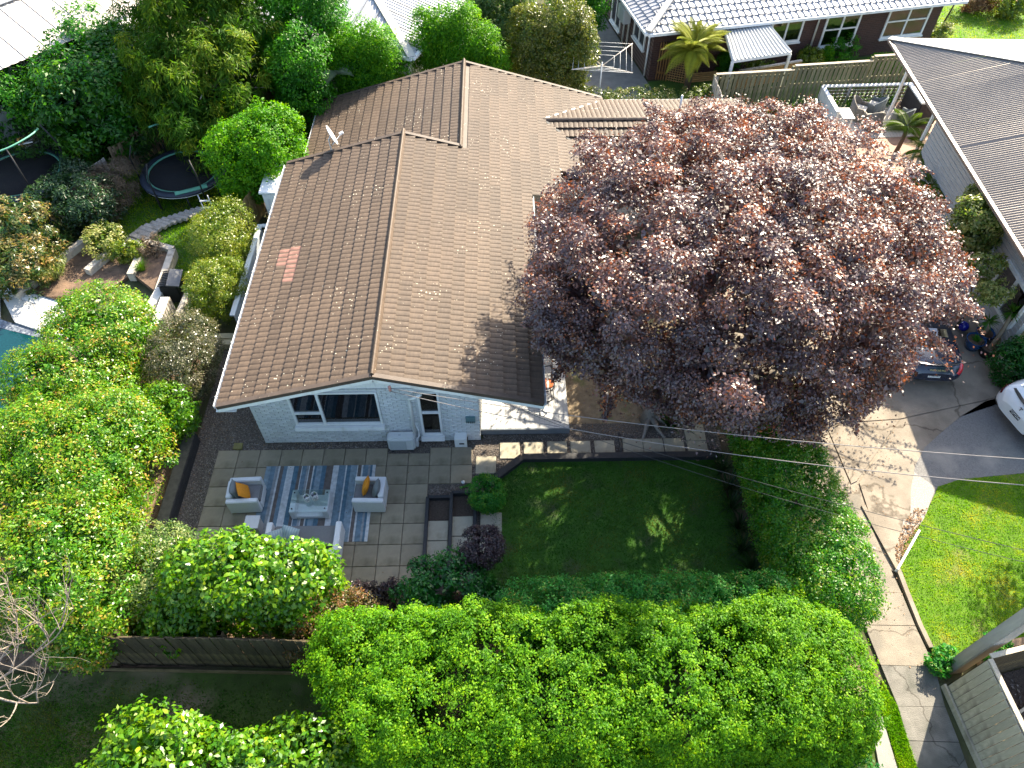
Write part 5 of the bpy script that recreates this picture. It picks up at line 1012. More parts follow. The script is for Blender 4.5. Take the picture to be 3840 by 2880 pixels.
# pale roofed house far left, silver roofed house at the top
FH = thing('pale_roofed_house', 'house with a plain pale metal roof at the corner of the picture', 'house', (-12, 21, 0)); r0, r1_ = Vector(P(-330, 130, 4.4)), Vector(P(120, -35, 4.4)); rd = (r1_-r0).normalized(); pd = Vector((rd.y, -rd.x, 0)); LL = (r1_-r0).length+2.2
upv = (-pd+Vector((0, 0, .24))).normalized(); E0 = r0+pd*3.1-Vector((0, 0, 3.1*.24))
PALER = mat('pale_roof', (.50, .455, .41), .6, .05, 1, spec=.3)
for k in range(int(LL/.9)): corr_sheet(FH, E0, rd, upv, k*.9, (k+1)*.9-.003, lambda s: 3.18, PALER, .3, .014, 4, square=True)
E1 = r0-pd*5-Vector((0, 0, 5*.24)); upw = (pd+Vector((0, 0, .24))).normalized()
for k in range(int(LL/.9)): corr_sheet(FH, E1, rd, upw, k*.9, (k+1)*.9-.003, lambda s: 5.1, mat('grey_roof', (.30, .30, .31), .5, .1, 2), .45, .02, 4, square=True)
MB().bar(r0+Vector((0, 0, .04)), r0+rd*LL+Vector((0, 0, .04)), .3, .03).build('ridge_cap', SILVER, FH)
c = r0+rd*LL/2; wbx = MB(); wbx.bar(Vector((c.x, c.y, 1.5))-pd*1.3-rd*LL*.48, Vector((c.x, c.y, 1.5))-pd*1.3+rd*LL*.48, 7.6, 3.0); wbx.build('wall', WHITE, FH)
SH = thing('silver_roofed_house', 'house with a ribbed silver roof behind the bright green trees', 'house', (4, 21, 0)); k0 = Vector(P(890, 124, 2.7)); kl = Vector(P(560, 62, 2.7)); ld = (kl-k0); ld.normalize(); rdv = Vector((ld.y, -ld.x, 0)); rdv = rdv if rdv.x > 0 else -rdv
bk = Vector((-rdv.y*-1, rdv.x, 0)); 
upL = (Vector((rdv.x, rdv.y, 0))+Vector((0, 0, .25))).normalized(); upR_dir = Vector((ld.x, ld.y, 0)); upR = (upR_dir+Vector((0, 0, .25))).normalized()
for k in range(11): corr_sheet(SH, k0, ld, upL, k*.8, (k+1)*.8-.003, lambda s: min(max(.02, s*1.03), 6), SILVER, .2, .016, 5, square=True)
for k in range(11): corr_sheet(SH, k0, rdv, upR, k*.8, (k+1)*.8-.003, lambda s: min(max(.02, s*1.03), 6), SILVER, .2, .016, 5, square=True)
MB().bar(k0+Vector((0, 0, .03)), k0+(ld+rdv+Vector((0, 0, .25)))*6+Vector((0, 0, .05)), .34, .03).build('hip_flashing', PALEIRON, SH)
MB().bar(k0-rdv*.05-Vector((0, 0, .06)), k0-rdv*.05+ld*8.8-Vector((0, 0, .06)), .12, .12).build('gutter', WHITE, SH); MB().bar(k0-ld*.05-Vector((0, 0, .06)), k0-ld*.05+rdv*8.8-Vector((0, 0, .06)), .12, .12).build('gutter', WHITE, SH)
wbx = MB(); cc = k0+ld*4.6+rdv*4.6; wbx.bar(Vector((cc.x, cc.y, 1.25))-ld*4.1, Vector((cc.x, cc.y, 1.25))+ld*4.1, 8.2, 2.5); wbx.build('wall', WHITE, SH)
# ------------------------------------------------------------------ cars
def car_grid(st, nx=46):
    st = np.array(st, float); xs = st[:, 0]; T = np.concatenate([np.linspace(xs[0], xs[0]+.3, 8)[:-1], np.linspace(xs[0]+.3, xs[-1]-.3, nx-15), np.linspace(xs[-1]-.3, xs[-1], 9)[1:]])
    def ip(c):   # smooth interpolation through the station table
        y = np.interp(T, xs, st[:, c]); 
        for _ in range(2): y[1:-1] = .25*y[:-2]+.5*y[1:-1]+.25*y[2:]
        return y
    w, z0, zb, zt, wt = [ip(i) for i in range(1, 6)]; rows = []
    for i in range(len(T)):
        c = np.array([(0, z0[i]), (w[i]*.80, z0[i]), (w[i]*.95, z0[i]+.08), (w[i], (z0[i]*1.3+zb[i])/2.3), (w[i]*.985, zb[i]-.07), (w[i]*.93, zb[i]), ((w[i]*.93+wt[i])/2+.02, (zb[i]+zt[i])/2), (wt[i], zt[i]-.05), (wt[i]*.80, zt[i]), (0, zt[i]+.012)])
        for _ in range(2):
            q = [c[0]]
            for a, b in zip(c[:-1], c[1:]): q += [a*.75+b*.25, a*.25+b*.75]
            q.append(c[-1]); c = np.array(q)
        rows.append(np.c_[np.full(len(c), T[i]), c])
    G_ = np.array(rows); return T, np.concatenate([G_, (G_*[1, -1, 1])[:, ::-1][:, 1:]], 1)
def shell(G_, i0, i1, j0, j1, off=0.0):
    S = G_[i0:i1+1, j0:j1+1]; a, b, _ = S.shape
    if off:
        du = np.gradient(S, axis=0); dv = np.gradient(S, axis=1); n_ = np.cross(dv, du); n_ /= np.maximum(np.linalg.norm(n_, axis=2, keepdims=True), 1e-6); cen = np.array([S[..., 0].mean(), 0, .5]); sg = np.sign(((S-cen)*n_).sum()); S = S+n_*off*(sg if sg else 1)
    vs_ = S.reshape(-1, 3).tolist(); fs = [(i*b+j, (i+1)*b+j, (i+1)*b+j+1, i*b+j+1) for i in range(a-1) for j in range(b-1)]
    return vs_, fs
def wheel(mb_p, t, x, y, r, w):
    o = MB().lathe((x, y, r), [(r*.66, -w/2), (r*.9, -w/2), (r, -w*.36), (r, w*.36), (r*.9, w/2), (r*.66, w/2)], 28, R=Matrix.Rotation(pi/2, 3, 'X')).build('wheel', mat('tyre', (.02, .02, .02), .85, .2, 20), t, True)
    s = 1 if y > 0 else -1; rim = MB().lathe((x, y, r), [(0, -s*w*.42), (r*.1, -s*w*.42), (r*.62, -s*w*.30), (r*.68, -s*w*.46)], 20, R=Matrix.Rotation(pi/2, 3, 'X'))
    for k in range(5): a = 2*pi*k/5; rim.bar((x, y+s*w*.40, r), (x+r*.62*cos(a), y+s*w*.38, r+r*.62*sin(a)), .05, .02, up=(0, 1, 0))
    rim.build('rim', mat('alloy', (.5, .5, .52), .3, .1, 5, metal=.8), o, True)
def paint(name, col): return mat(name, col, .22, .03, 2, spec=.5, coat=.8)
# dark roadster, nose away from us
NAVYP, WHP = paint('navy_paint', (.008, .014, .035)), paint('white_car_paint', (.78, .79, .80))
yaw = radians(90-5); rc = Vector(((20.06+21.90)/2, 1.93, 0))
CA1 = thing('parked_car', 'dark blue convertible with its tail showing under the copper beech', 'car', rc, yaw)
ST = [(0, .66, .36, .56, .66, .50), (.06, .80, .30, .66, .76, .56), (.2, .86, .26, .78, .86, .62), (.5, .895, .24, .84, .93, .66), (1.0, .90, .24, .87, .985, .64), (1.35, .89, .24, .89, 1.12, .58), (1.8, .88, .24, .90, 1.27, .53), (2.3, .87, .24, .89, 1.27, .52), (2.9, .87, .24, .87, .98, .64), (3.4, .88, .24, .80, .84, .64), (4.0, .82, .24, .68, .72, .58), (4.28, .62, .30, .56, .60, .44)]
T, G_ = car_grid(ST); NJ = G_.shape[1]; ix = lambda x: int(np.argmin(abs(T-x)))
MB().add(*shell(G_, 0, len(T)-1, 0, NJ-1), 0, True).add(G_[0].tolist(), [tuple(range(NJ))]).build('body', NAVYP, CA1, True)
jm = NJ//2; jw = [j for j in range(NJ) if j < jm]; jb = 20
MB().add(*shell(G_, ix(1.05), ix(2.45), jb+4, NJ-1-jb-4, .008), 0, True).build('soft_top', mat('soft_top', (.012, .013, .018), .8, .2, 30), CA1, True)
MB().add(*shell(G_, ix(2.5), ix(2.95), jb+3, NJ-1-jb-3, .01), 0, True).build('windscreen', GLASSD, CA1, True)
MB().add(*shell(G_, ix(1.12), ix(1.45), jm-7, jm+7, .014), 0, True).build('rear_window', GLASSD, CA1, True)
RED = mat('lamp_red', (.55, .02, .03), .15, .1, 4, coat=1.0); CHR = mat('chrome', (.75, .75, .76), .15, .05, 4, metal=1.0)
def strip(x, hw, z, bow, dx0, th, h, m, name, t, n=16, droop=.0):
    mb = MB(); pts = [(x+bow*((-hw+2*hw*i/n)/hw)**2, -hw+2*hw*i/n, z-droop*((-hw+2*hw*i/n)/hw)**2) for i in range(n+1)]
    for a, b in zip(pts[:-1], pts[1:]): mb.bar(a, b, th, h)
    return mb.build(name, m, t, True)
strip(.055, .60, .735, .07, 0, .02, .018, CHR, 'chrome_strip', CA1)
strip(.15, .66, .895, .10, 0, .09, .022, NAVYP, 'spoiler', CA1); strip(.125, .66, .912, .10, 0, .014, .01, CHR, 'spoiler_edge', CA1)
strip(.035, .62, .36, .12, 0, .06, .06, mat('bumper_grey', (.10, .10, .11), .4, .1, 4), 'lower_bumper', CA1)
for s in (-1, 1):
    MB().add(*shell(G_, 1, ix(.36), *( (21, 27) if s > 0 else (NJ-1-27, NJ-1-21)), .012), 0, True).build('tail_light', RED, CA1, True)
    MB().box((1.9*1.0+.65, s*.98, .98), (.12, .18, .12)).build('mirror', NAVYP, CA1, True, bevel=.03)
    for x in (.78, 3.40): wheel(None, CA1, x, s*.80, .33, .24)
MB().tube([(.02, -.09, .33), (.16, -.09, .33)], .045, 12).build('exhaust', CHR, CA1, True); MB().tube([(.02, .09, .33), (.16, .09, .33)], .045, 12).build('exhaust', CHR, CA1, True)
def plate(t, txt, pos, rz, tilt, bgm, fgm, w=.36, h=.125, th=.105):
    R = Matrix.Rotation(rz, 4, 'Z') @ Matrix.Rotation(tilt, 4, 'X'); p = inst(boxmesh(w, .012, h, bgm, .003, 'number_plate'), 'number_plate', t, Matrix.Translation(pos) @ R)
    tx = text_mesh('lettering', txt, th, fgm); inst(tx, 'lettering', p, Matrix.Translation((0, -.010, 0)) @ Matrix.Rotation(pi/2, 4, 'X')); return p
PLW, PLB = mat('plate_white', (.75, .75, .74), .4, .02, 4), mat('plate_black', (.01, .01, .012), .4, .02, 4)
plate(CA1, 'PND62', (.005, 0, .56), -pi/2, radians(-14), PLW, PLB)
tx = text_mesh('lettering', 'P O R S C H E', .075, mat('gold_letters', (.62, .48, .16), .3, .05, 4, metal=.6), .004); inst(tx, 'lettering', CA1, Matrix.Translation((.012, 0, .80)) @ Matrix.Rotation(-pi/2, 4, 'Z') @ Matrix.Rotation(radians(55), 4, 'X'))
# white hatchback, tail towards the driveway
yaw2 = radians(14); CA2 = thing('parked_car', 'white electric car with only its tail in the picture', 'car', (22.62, .36, 0), yaw2)
ST2 = [(0, .60, .42, .62, .78, .48), (.05, .78, .36, .76, .92, .56), (.18, .88, .32, .90, 1.04, .66), (.45, .94, .28, .98, 1.16, .68), (.9, .96, .27, 1.02, 1.42, .64), (1.5, .96, .27, 1.02, 1.59, .60), (2.2, .95, .27, 1.0, 1.62, .58), (3.0, .95, .27, .98, 1.45, .58), (3.5, .94, .27, .95, 1.12, .66), (4.2, .90, .28, .84, .92, .62), (4.6, .78, .34, .68, .76, .50), (4.75, .60, .40, .58, .66, .4)]
T, G_ = car_grid(ST2); NJ = G_.shape[1]; jm = NJ//2; ix = lambda x: int(np.argmin(abs(T-x)))
MB().add(*shell(G_, 0, len(T)-1, 0, NJ-1), 0, True).add(G_[0].tolist(), [tuple(range(NJ))]).build('body', WHP, CA2, True)
MB().add(*shell(G_, ix(.42), ix(1.35), jm-9, jm+9, .012), 0, True).build('rear_window', GLASSD, CA2, True); MB().add(*shell(G_, ix(1.5), ix(3.0), jm-11, jm+11, .012), 0, True).build('glass_roof', GLASSD, CA2, True)
for s in (-1, 1):
    MB().add(*shell(G_, ix(.95), ix(3.2), *((21, 26) if s > 0 else (NJ-1-26, NJ-1-21)), .01), 0, True).build('side_window', GLASSD, CA2, True)
    MB().add(*shell(G_, 2, ix(.5), *((18, 22) if s > 0 else (NJ-1-22, NJ-1-18)), .012), 0, True).build('tail_light', mat('lamp_dark', (.10, .012, .015), .2, .1, 4, coat=1.0), CA2, True)
    for x in (.92, 3.82): wheel(None, CA2, x, s*.86, .36, .25)
MB().add(*shell(G_, 0, ix(.55), 0, 12, .01), 0, True).build('lower_bumper', mat('bumper_black', (.02, .02, .022), .5, .2, 6), CA2, True); MB().add(*shell(G_, 0, ix(.55), NJ-13, NJ-1, .01), 0, True).build('lower_bumper', MATS['bumper_black'], CA2, True)
strip(.16, .62, 1.075, .12, 0, .10, .018, mat('spoiler_black', (.03, .03, .032), .3, .1, 4), 'spoiler', CA2)
plate(CA2, 'PQM256', (-.008, 0, .72), -pi/2, radians(-16), PLB, PLW, th=.1)
em = MB(); em.bar((.055, -.05, .972), (.055, .05, .972), .012, .018); em.bar((.05, 0, .97), (.015, 0, .90), .022, .012); em.build('emblem', mat('emblem_grey', (.15, .15, .15), .3, .1, 4, metal=.7), CA2, True)
# pots, ball and hose by the wall
BLUEG = mat('blue_glaze', (.012, .06, .17), .2, .2, 6, coat=.5)
def pot(label, p, r, h, m, soil=True, cat='pot'):
    t = thing('plant_pot', label, cat, (p[0], p[1], 0)); MB().lathe((p[0], p[1], 0), [(0, .0), (r*.72, .0), (r*.95, h*.6), (r*1.0, h*.92), (r*1.1, h), (r*1.02, h*1.01), (r*.92, h*.88), (0, h*.86)], 24).build('bowl', m, t)
    MB().lathe((p[0], p[1], 0), [(0, h*.90), (r*.9, h*.88)], 20).build('soil', SOIL, t); return t
p1, p2, p3 = c6(1868, 590), c6(1925, 545), c6(1958, 640)
pot('blue glazed pot of low green plants nearest the dark car', p1, .28, .38, BLUEG); pot('blue glazed pot holding a thin yucca trunk', p2, .27, .40, BLUEG); pot('black pot with white pebbles and a leaning yucca trunk', p3, .25, .36, BLACKPL)
p = c6(1805, 478); tag(MB().lathe((p[0], p[1], .17), [(0, -.17), (.08, -.15), (.145, -.085), (.17, 0), (.145, .085), (.08, .15), (0, .17)], 20).build('ball', mat('cobalt_ball', (.01, .015, .28), .12, .1, 4, coat=.8)), 'shiny cobalt blue ball on the ground by the pots', 'ball')
t = thing('garden_hose', 'coiled tan garden hose on the wall by the yucca', 'hose', c6(2090, 540, .5)); hc = Vector(c6(2085, 530, .5))
MB().tube([hc+Vector((.25*cos(a*.35)*(.8+.2*sin(a*.13)), .18*sin(a*.35), .35*sin(a*.35)+.01*a*.1)) for a in range(110)], .018, 6).build('coil', mat('hose_tan', (.26, .17, .09), .6, .2, 8), t)
# ------------------------------------------------------------------ trees, hedges and shrubs
def LM(name, *cols, **kw): return leafmat(name, [(i/(len(cols)-1), c) for i, c in enumerate(cols)], **kw)
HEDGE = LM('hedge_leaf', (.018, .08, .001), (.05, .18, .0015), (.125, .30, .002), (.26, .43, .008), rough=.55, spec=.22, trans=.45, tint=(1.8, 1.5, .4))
HEDGEB = LM('blue_hedge_leaf', (.014, .11, .016), (.028, .19, .026), (.055, .24, .026), (.22, .16, .03), rough=.5, spec=.3, trans=.42)
HEDGER = LM('side_hedge_leaf', (.014, .10, .004), (.035, .18, .006), (.11, .27, .008), (.30, .30, .03), rough=.36, spec=.45, trans=.42)
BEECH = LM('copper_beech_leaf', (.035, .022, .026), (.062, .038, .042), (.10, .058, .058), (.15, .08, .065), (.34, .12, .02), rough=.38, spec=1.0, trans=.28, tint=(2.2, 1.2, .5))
LILLY = LM('pink_tip_leaf', (.018, .095, .002), (.042, .17, .003), (.10, .25, .004), (.22, .31, .012), (.52, .25, .07), rough=.36, spec=.5, trans=.40, tint=(1.7, 1.5, .5))
CAMEL = LM('camellia_leaf', (.018, .10, .002), (.05, .17, .003), (.11, .24, .004), (.22, .32, .012), rough=.33, spec=.45, trans=.4, tint=(1.8, 1.5, .5))
CAMEL1 = leafmat('camellia_single_leaf', [(0, (.04, .15, .003)), (.5, (.11, .24, .004)), (1, (.24, .35, .012))], rough=.28, spec=.55, single=True)
CAMDK = LM('dark_camellia_leaf', (.006, .065, .010), (.012, .10, .014), (.024, .14, .016), (.05, .18, .016), rough=.34, spec=.45)
CONIF = LM('conifer_spray', (.02, .075, .004), (.04, .12, .005), (.09, .17, .007), (.20, .23, .015), rough=.6, spec=.2, trans=.35)
MAGN = LM('magnolia_leaf', (.010, .075, .006), (.02, .11, .007), (.045, .16, .007), (.13, .26, .008), rough=.36, spec=.4, trans=.4)
BRIGHT = LM('bright_tree_leaf', (.02, .11, .001), (.05, .20, .0015), (.10, .28, .002), (.20, .36, .008), rough=.5, spec=.25, trans=.45, tint=(1.8, 1.6, .4))
MIDG = LM('mid_tree_leaf', (.012, .09, .004), (.025, .14, .005), (.05, .20, .005), (.10, .26, .008), rough=.48, spec=.3, trans=.42)
YELG = LM('yellow_hedge_leaf', (.05, .10, .008), (.10, .17, .010), (.19, .23, .014), (.30, .28, .03), rough=.35)
GREYG = LM('grey_green_leaf', (.035, .10, .02), (.08, .16, .035), (.17, .22, .06), (.32, .32, .13), rough=.4, spec=.4)
SILVG = LM('silver_leaf', (.035, .055, .02), (.07, .085, .035), (.14, .13, .075), (.24, .19, .13), rough=.3, spec=.6)
RHODO = LM('rhododendron_leaf', (.016, .06, .012), (.03, .09, .018), (.10, .12, .03), (.26, .19, .07), (.36, .20, .06), rough=.34)
DKRHO = LM('dark_shrub_leaf', (.010, .035, .012), (.018, .055, .018), (.035, .085, .03), (.07, .11, .05), rough=.36)
REDG = LM('photinia_leaf', (.04, .06, .012), (.09, .10, .02), (.20, .09, .03), (.26, .13, .05), rough=.4)
PURP = LM('purple_leaf', (.014, .009, .012), (.025, .014, .018), (.04, .02, .024), (.06, .03, .03), rough=.4, spec=.5, trans=.15, tint=(1.6, 1.1, .9))
BALLG = LM('ball_shrub_leaf', (.014, .12, .014), (.03, .19, .022), (.07, .25, .02), (.18, .30, .02), rough=.5, spec=.3)
FERN = LM('fern_leaf', (.05, .11, .008), (.09, .16, .012), (.16, .20, .02), rough=.5, trans=.4)
STRAP = LM('strap_leaf', (.010, .03, .008), (.018, .05, .012), (.03, .07, .02), rough=.4)
VARIE = LM('variegated_leaf', (.04, .10, .01), (.12, .19, .03), (.32, .32, .10), (.48, .45, .20), rough=.4)
BLADE = LM('grass_blade', (.06, .19, .001), (.12, .27, .002), (.20, .32, .004), (.36, .32, .03), rough=.6, spec=.15, trans=.45, patch=1.1)
BLADEDK = LM('shade_grass_blade', (.016, .08, .005), (.03, .12, .005), (.06, .15, .007), (.15, .14, .03), rough=.6, spec=.12, trans=.35, patch=.9)  # darker copy of the grass blade with shade put into its colours
DRYL = LM('dry_leaf', (.10, .055, .03), (.22, .12, .06), (.32, .20, .11), rough=.7, spec=.2, trans=.15)
DEAD = LM('dead_twig', (.09, .065, .045), (.16, .12, .08), (.22, .17, .12), rough=.8, spec=.1, trans=.05)
B = body_from_box
# front hedges
t = thing('front_hedge', 'big bright green hedge filling the foreground', 'hedge', (9.7, -7, 0))
for x in (5.6, 7.6, 9.7, 11.8, 13.8): MB().tube([(x, -7.2, -.05), (x+.1, -7.1, 1.4), (x-.1, -7.0, 2.2)], [.07, .06, .03], 7).build('stem', BARK, t)
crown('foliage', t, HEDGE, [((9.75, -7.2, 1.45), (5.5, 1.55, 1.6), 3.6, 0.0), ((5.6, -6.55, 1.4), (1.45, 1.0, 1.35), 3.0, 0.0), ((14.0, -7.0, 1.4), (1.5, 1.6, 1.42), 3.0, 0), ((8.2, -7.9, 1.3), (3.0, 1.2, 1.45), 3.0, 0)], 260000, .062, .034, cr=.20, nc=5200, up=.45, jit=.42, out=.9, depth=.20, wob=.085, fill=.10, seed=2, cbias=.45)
t = thing('rear_hedge', 'blue-green feathery hedge between the big hedge and the dark lawn', 'hedge', (11, -5.5, 0))
for x in (8.8, 10.5, 12.3): MB().tube([(x, -5.5, -.05), (x, -5.5, 1.6)], .05, 7).build('stem', BARK, t)
crown('foliage', t, HEDGEB, [((10.9, -5.50, 1.25), (2.95, .55, 1.30), 4.0, 0.0), ((13.4, -5.45, 1.2), (1.0, .6, 1.2), 3.0, 0)], 46000, .075, .026, cr=.20, nc=1100, up=.5, seed=3, depth=.2, wob=.06)
t = thing('side_hedge', 'tall hedge between the shaded lawn and the driveway', 'hedge', (15.3, -2.3, 0))
for y in (-4.5, -2.8, -1.2, .2): MB().tube([(15.2, y, -.05), (15.3, y, 1.6)], .06, 7).build('stem', BARK, t)
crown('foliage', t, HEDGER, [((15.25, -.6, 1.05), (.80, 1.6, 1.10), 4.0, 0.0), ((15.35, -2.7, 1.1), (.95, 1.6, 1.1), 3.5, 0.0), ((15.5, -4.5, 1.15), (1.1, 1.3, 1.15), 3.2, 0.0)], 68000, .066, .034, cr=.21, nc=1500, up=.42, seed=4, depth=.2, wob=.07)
# the copper beech; crown carved open to let sun onto deck, roof and driveway
SUNNY = [(.25, [(7.3, -.2), (9.3, -.2), (9.6, 1.2), (7.3, 1.6)], .05), (.25, [(9.3, -.2), (10.6, -.2), (10.6, 2.6), (9.3, 2.6)], .22), (2.7, [(2, 1.9), (8.2, 1.9), (9.3, 2.8), (11.5, 9), (12, 16), (2, 16)], .12), (0, [(16.2, -3), (20.3, -3), (20.3, .8), (19, 1.5), (16.4, 1.5)], .04), (0, [(7.2, -.75), (8.8, -.55), (8.8, .3), (7.2, .3)], .25)]
t = thing('copper_beech', 'huge copper beech with purple leaves spreading over the driveway and roof', 'tree', (12.5, 1.0, 0))
MB().tube([(12.35, .95, -.1), (12.42, 1.0, .5), (12.7, 1.4, 1.4), (13.3, 2.3, 2.4), (13.9, 3.1, 3.6)], [.30, .22, .20, .18, .13], 12).build('trunk', BARKGR, t)
for k in range(6): a = -1.9+k*.75; MB().tube([(12.38+.1*cos(a), .97+.1*sin(a), .12), (12.38+.5*cos(a), .97+.5*sin(a), .0), (12.38+1.1*cos(a), .97+1.0*sin(a), -.05)], [.10, .06, .02], 6).build('root', BARKGR, t)
BC = [((13.7, 2.2, 5.0), (4.9, 4.4, 2.6)), ((17.6, 2.4, 3.6), (3.3, 3.0, 1.7)), ((15.6, 6.8, 4.1), (3.6, 3.0, 1.8)), ((10.5, 1.6, 4.4), (2.0, 2.5, 1.7)), ((13.6, -.1, 3.7), (3.2, 2.0, 1.8)), ((12.0, 5.0, 4.6), (2.6, 2.4, 1.5)), ((16.4, .6, 3.0), (2.4, 1.8, 1.4))]
rb_ = random.Random(8); tips = []
for k in range(34):
    b = BC[k % len(BC)]; a = rb_.uniform(0, 2*pi); e = rb_.uniform(-.1, .8); tips.append((b[0][0]+cos(a)*b[1][0]*.9, b[0][1]+sin(a)*b[1][1]*.9, b[0][2]+b[1][2]*e*.9))
limbs('limb', t, BARKGR, (13.4, 2.4, 2.5), tips, .10, 5, .18)
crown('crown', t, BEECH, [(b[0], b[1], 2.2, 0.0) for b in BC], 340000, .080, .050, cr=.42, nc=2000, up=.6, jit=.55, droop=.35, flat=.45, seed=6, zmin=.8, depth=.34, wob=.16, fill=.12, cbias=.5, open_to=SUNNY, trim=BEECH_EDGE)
# long outer sprays of the beech
def sprays(name, parent, m, starts, n, L, W, r, seed):
    rng = np.random.default_rng(seed); ps, ds = [], []
    for (a, b) in starts:
        k = int(n/len(starts)); s = rng.random(k)[:, None]; a, b = np.array(a), np.array(b); p = a+(b-a)*s+rng.normal(0, 1, (k, 3))*np.array([r, r, r*.6])*(1.15-s); p[:, 2] -= .25*s[:, 0]**2; ps.append(p); ds.append(np.repeat([(b-a)/np.linalg.norm(b-a)], k, 0)+rng.normal(0, .5, (k, 3)))
        MB().tube([a, (a+b)/2+np.array([0, 0, .05]), b-np.array([0, 0, .25])], [.025, .014, .004], 5).build('twig', BARKGR, parent)
    p = np.concatenate(ps); d = np.concatenate(ds); ld_ = np.array(LDIR)
    for (z_, poly, keep_) in SUNNY[2:4]:  # sprays thinned where they would shadow roof and driveway
        q = p+ld_*((z_-p[:, 2])/ld_[2])[:, None]; ok = ~inpoly(q[:, 0], q[:, 1], poly) | (rng.random(len(p)) < .3); p, d = p[ok], d[ok]
    nn = unit(np.array([0, 0, 1.0])+rng.normal(0, .5, (len(p), 3)))
    NLEAF[0] += len(p); o = leafmesh(name, p, nn, d, L*rng.uniform(.7, 1.2, len(p)), W*rng.uniform(.7, 1.2, len(p)), rng.random(len(p)), m, parent); o['kind'] = 'stuff'
sp_ = []
for (x0, y0, x1, y1, z) in ((1980, 560, 2130, 690, 2.6), (1990, 500, 2110, 600, 2.7), (1950, 480, 2080, 520, 3.0), (1900, 650, 2075, 785, 2.2), (1850, 700, 1940, 850, 2.0), (1800, 760, 1840, 925, 1.8), (1700, 800, 1770, 950, 1.6), (1600, 800, 1640, 930, 1.6), (1250, 560, 1135, 610, 3.6), (1260, 660, 1130, 690, 3.3), (1230, 480, 1150, 470, 3.8), (1300, 330, 1230, 300, 4.3), (1470, 300, 1380, 205, 4.6), (1700, 260, 1740, 225, 4.0), (1850, 270, 1900, 260, 3.6), (1900, 330, 2010, 370, 3.3), (1960, 440, 2070, 430, 3.1), (1250, 760, 1180, 800, 3.0), (1320, 820, 1300, 880, 2.4), (1480, 830, 1500, 900, 1.9)):
    for q in range(2): sp_.append((P(x0+rb_.uniform(-25, 25), y0+rb_.uniform(-20, 20), z+.3), P(x1+rb_.uniform(-18, 18), y1+rb_.uniform(-18, 18), z)))
sprays('outer_leaves', t, BEECH, sp_, 9000, .105, .062, .20, 7)
# shrubs beside the patio
t = plant('camellia', 'glossy large-leaved camellia hiding the sofa', 'shrub', CAMEL, [((1.9, -4.7, 1.45), (1.45, .85, 1.45), 2.6, 0), ((3.15, -4.7, 1.4), (1.05, .85, 1.4), 2.5, 0), ((.85, -5.2, 1.0), (.8, .65, 1.0), 2.4, 0)], 14500, .125, .070, .06, seed=11, cr=.26, nc=420, up=.5, jit=.45, depth=.3, fill=.1, cbias=.3)
bmx = bmesh.new(); vv = [bmx.verts.new(p) for p in ((-.055, 0, 0), (-.01, .03, .010), (.06, 0, -.006), (-.01, -.03, .010), (.03, .021, .006), (.03, -.021, .006))]
for f in ((0, 1, 3), (1, 4, 5, 3), (4, 2, 5)): bmx.faces.new([vv[i] for i in f][::-1])
lme = bpy.data.meshes.new('leaf'); bmx.to_mesh(lme); bmx.free(); lme.materials.append(CAMEL1); lme.polygons.foreach_set('use_smooth', [True]*3)
def single_leaves(t, bodies, n, seed, s=1.0):
    rng = np.random.default_rng(seed); k = 0
    while k < n:
        b = bodies[rng.integers(len(bodies))]; p, nr = sq_sample(rng, 1, b[0], [r*1.06 for r in b[1]], b[2]); p, nr = p[0], nr[0]
        if nr[2] < .05 or np.dot(nr, unit((CAM-p)[None])[0]) < .25 or p[2] < .3: continue
        z = Vector(unit((nr*.4+np.array([0, 0, .7])+rng.normal(0, .4, 3))[None])[0]); x = Vector(rng.normal(0, 1, 3)); y = z.cross(x).normalized(); x = y.cross(z)
        M = Matrix((x, y, z)).transposed().to_4x4(); M = Matrix.Translation(Vector(p)-Vector(t.location)) @ M @ Matrix.Scale(rng.uniform(.8, 1.25)*s, 4)
        inst(lme, 'leaf', t, M); k += 1
single_leaves(t, [((1.9, -4.7, 1.45), (1.45, .85, 1.45), 2.6), ((3.15, -4.7, 1.4), (1.05, .85, 1.4), 2.5)], 300, 12, 1.3)
plant('photinia', 'red-tinged small-leaved shrub between the camellia and the big hedge', 'shrub', REDG, [((4.15, -5.35, .85), (.95, .6, .85), 2.5, 0), ((3.7, -5.7, .7), (.6, .5, .7), 2.3, 0)], 9000, .05, .028, seed=13, cr=.18)
plant('low_purple_hedge', 'low dark purple hedge along the patio edge', 'hedge', PURP, [((4.9, -4.45, .28), (1.0, .28, .30), 3, 0)], 5000, .04, .026, .02, seed=14, cr=.12)
plant('dark_camellia', 'dark glossy shrub in shade beside the purple ball tree', 'shrub', CAMDK, [((6.6, -4.55, .72), (1.0, .72, .78), 2.5, 0), ((7.35, -4.85, .6), (.55, .5, .65), 2.3, 0)], 8000, .085, .048, .05, seed=15, cr=.22)
plant('purple_ball_tree', 'round purple-leaved ball tree at the edge of the shaded lawn', 'tree', PURP, [((7.55, -3.75, 1.28), (.52, .50, .48), 2.1, 0)], 6500, .045, .03, .035, BARK, seed=16, cr=.12, depth=.1, nl=3)
plant('ball_shrub', 'round clipped green shrub by the black planter frames', 'shrub', BALLG, [((7.62, -1.85, .50), (.47, .45, .48), 2.1, 0)], 6500, .055, .022, .04, seed=17, cr=.12, depth=.1)
plant('grey_shrub', 'grey-green small-leaved shrub on a bare stem left of the camellia', 'shrub', GREYG, [B(235, 1130, 430, 1350, 1.2, 1.0)], 12000, .055, .032, .06, seed=18, cr=.22)
